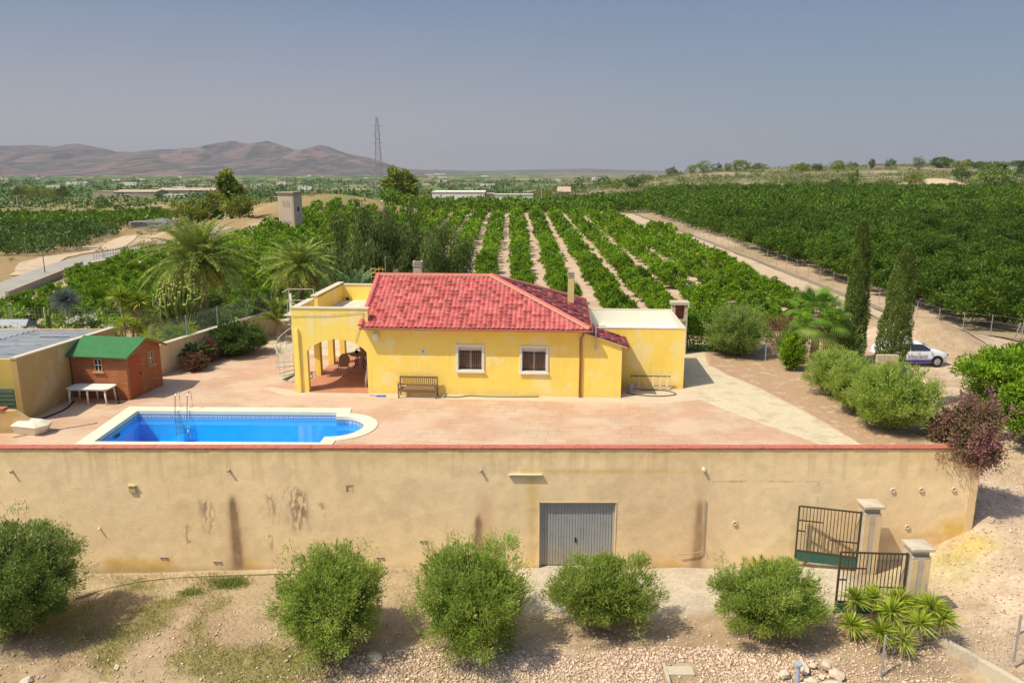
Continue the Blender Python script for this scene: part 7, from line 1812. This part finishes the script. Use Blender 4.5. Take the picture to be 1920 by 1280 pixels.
# posts and pylon
def pole(px, D, h_px, label, arms=1, mat="concrete", group="electricity poles", w=.16):
    x = at(px, D); h = h_px * D / 1440; p = empty("electricity_pole", (x, D, H(x, D)), 0, label, "pole", group)
    m = MB(); m.tube([(0, 0, -.5), (0, 0, h)], [w * 1.3, w * .7], 8); m.build("shaft", mat, p)
    for a in range(arms):
        m = MB(); m.box(-1.1, 1.1, -.07, .07, h - .35 - a * .8, h - .23 - a * .8)
        for q in (-1.0, 0, 1.0): m.box(q - .06, q + .06, -.05, .05, h - .229 - a * .8, h + .05 - a * .8)
        m.build("crossarm", mat, p)
pole(379, 112, 34, "concrete electricity pole with a crossarm among the big palm's tips")
pole(28, 300, 30, "lattice-like grey pole on the dry bank, left one with crossbar on the far left", 2)
pole(17, 290, 18, "short pale post beside the grey pole at the far left")
pole(635, 240, 44, "tall thin electricity post on the dry mound's right end", 0)
pole(253, 400, 18, "small pole in front of the long brown brick shed")
pole(684, 280, 34, "thin pole left of the lattice pylon", 0)
pole(861, 300, 22, "thin pole between the white buildings and the banks"); pole(883, 380, 30, "thin taller pole above the long white building"); pole(1016, 340, 34, "thin wooden pole above the dark grove's left end")
pole(1229, 430, 24, "thin pole on the scrub rise beside the pale cut"); pole(1460, 345, 26, "wooden pole at the grove's far edge, under the skyline"); pole(1691, 420, 22, "thin pole in the scrub, right part of the rise"); pole(1814, 350, 20, "short wooden pole before the sandy bank", 0)
pole(63, 93, 42, "thin dark lone post at the roadside on the left", 0, "dark_wood", w=.05)
def pylon():
    D = 330; x = at(711, D); zb = H(x, D); top = CAM_H + (320 - 226) / 1440 * D - zb
    p = empty("lattice_pylon", (x, D, zb), .3, "tall slim steel lattice pylon in front of the mountains", "pylon")
    m = MB(); N = 20
    wd = lambda t: lerp(1.9, .75, min(1, t * 1.25)) if t < .8 else lerp(.85, .30, (t - .8) / .2)
    for i in range(N):
        t0, t1 = i / N, (i + 1) / N; w0, w1 = wd(t0), wd(t1); z0, z1 = top * t0, top * t1
        cs0 = [(-w0, -w0, z0), (w0, -w0, z0), (w0, w0, z0), (-w0, w0, z0)]; cs1 = [(-w1, -w1, z1), (w1, -w1, z1), (w1, w1, z1), (-w1, w1, z1)]
        for j in range(4):
            m.bar(cs0[j], cs1[j], .16); m.bar(cs0[j], cs1[(j + 1) % 4], .09) if i % 2 else m.bar(cs0[(j + 1) % 4], cs1[j], .09); m.bar(cs1[j], cs1[(j + 1) % 4], .08)
    m.build("lattice", M("pylon_steel", [(.34, .33, .32)], rough=.6, metal=.2), p)
    for q, zz in ((-1, .80), (1, .80), (-1, .9), (1, .9), (1, .70), (-1, .70)):
        a = MB(); a.bar((q * .8, 0, top * zz), (q * 2.2, 0, top * zz + .1), .12); a.build("crossarm", "pylon_steel", p)
    # the wires sag away to the right and to the left
    for s, px_, Dd in ((1, 2150, 200), (-1, -400, 700)):
        for i, zz in enumerate((.70, .8, .9, 1.0)):
            w = MB(); xe = at(px_, Dd); ze = zb + top * zz * (1.05 if s > 0 else 1.0) + (0 if s > 0 else 10); pts = []
            for k in range(33): t = k / 32; pts.append((lerp(x, xe, t), lerp(D, Dd, t), lerp(zb + top * zz, ze, t) - (5.5 + i) * 4 * t * (1 - t)))
            w.tube(pts, .016, 4, cap=False); o = w.build("power_line", "pylon_steel"); tag(o, ["lowest", "second lowest", "second highest", "highest"][i] + " sagging power line running " + ("right" if s > 0 else "left") + " from the lattice pylon", "power line")
pylon()
# lane side: concrete wall, guard rail, grey fence
m = MB(); pr_ = [(-50.5, 76), (-53.5, 92), (-55, 98)]
for (xa, ya), (xb, yb) in zip(pr_[:-1], pr_[1:]):
    za, zb_ = H(xa, ya), H(xb, yb); m.bar((xa, ya, za + .35), (xb, yb, zb_ + .35), .3, .9)
tag(m.build("lane_parapet", "concrete_dark"), "low brown concrete parapet along the paved lane", "wall")
m = MB(); xs_ = [(-55.5, 98.5), (-46.5, 103.5)]
m.bar((-54.5, 99, H(-54.5, 99) + .2), (-52, 112, H(-52, 112) + .2), .8, .7); tag(m.build("bridge_kerb", "concrete"), "pale concrete bridge edge below the white railing", "kerb")
mesh_fence("white_railing", [(-55, 101), (-53.5, 118)], 1.2, "white tubular railing at the lane bridge", 2.2, lambda x, y: H(x, y) + .3, .6, .05, .06, postmat="white_metal")
mesh_fence("grey_gate", [(-80, 170), (-74.5, 171)], 1.9, "pale tubular field gate at the end of the dirt track", 3.0, H, 1.0, .06, .07)
mesh_fence("grove_fence", [(-125, 172), (-100, 176), (-80, 177)], 1.9, "tall grey post fence along the light green grove", 4.0, H, 0, .02, .05)
mesh_fence("grove_fence", [(-72, 114), (-76, 135), (-82, 160)], 1.6, "wire fence along the small dark grove and the dirt track", 4.5, H, 0, .015, .04)
m = MB(); m.prism([(-9, 0), (6, 0), (5, 1.6), (1, 2.4), (-4, 1.9)], -3, 3); m.blob((0, 0, 1), (7, 3, 1.6), 3, .2, 3)
x_, y_ = -84.0, 184.0; m = MB(); m.blob((0, 0, .3), (6, 3, 1.5), 3, .25, 3); tag(m.build("gravel_heap", M("heap_grey", [(.16, .16, .17), (.22, .22, .22)], scale=2, rough=.95, bump=.8, bscale=4), loc=(x_, y_, H(x_, y_))), "dark grey heap behind the fence at the dirt track", "heap")

# ---------------------------------------------------------------- the hazy air
m = MB(); m.box(-22000, 22000, -200, 17500, -30, 470)
hz = m.build("haze", None); tag(hz, kind="stuff")
hm = bpy.data.materials.new("haze"); hm.use_nodes = True; nt = hm.node_tree; nt.nodes.remove(nt.nodes["Principled BSDF"])
pv = nt.nodes.new("ShaderNodeVolumePrincipled"); pv.inputs["Density"].default_value = 6.0e-5; pv.inputs["Color"].default_value = (.60, .62, .72, 1)
nt.links.new(pv.outputs[0], nt.nodes["Material Output"].inputs["Volume"]); hz.data.materials.append(hm)
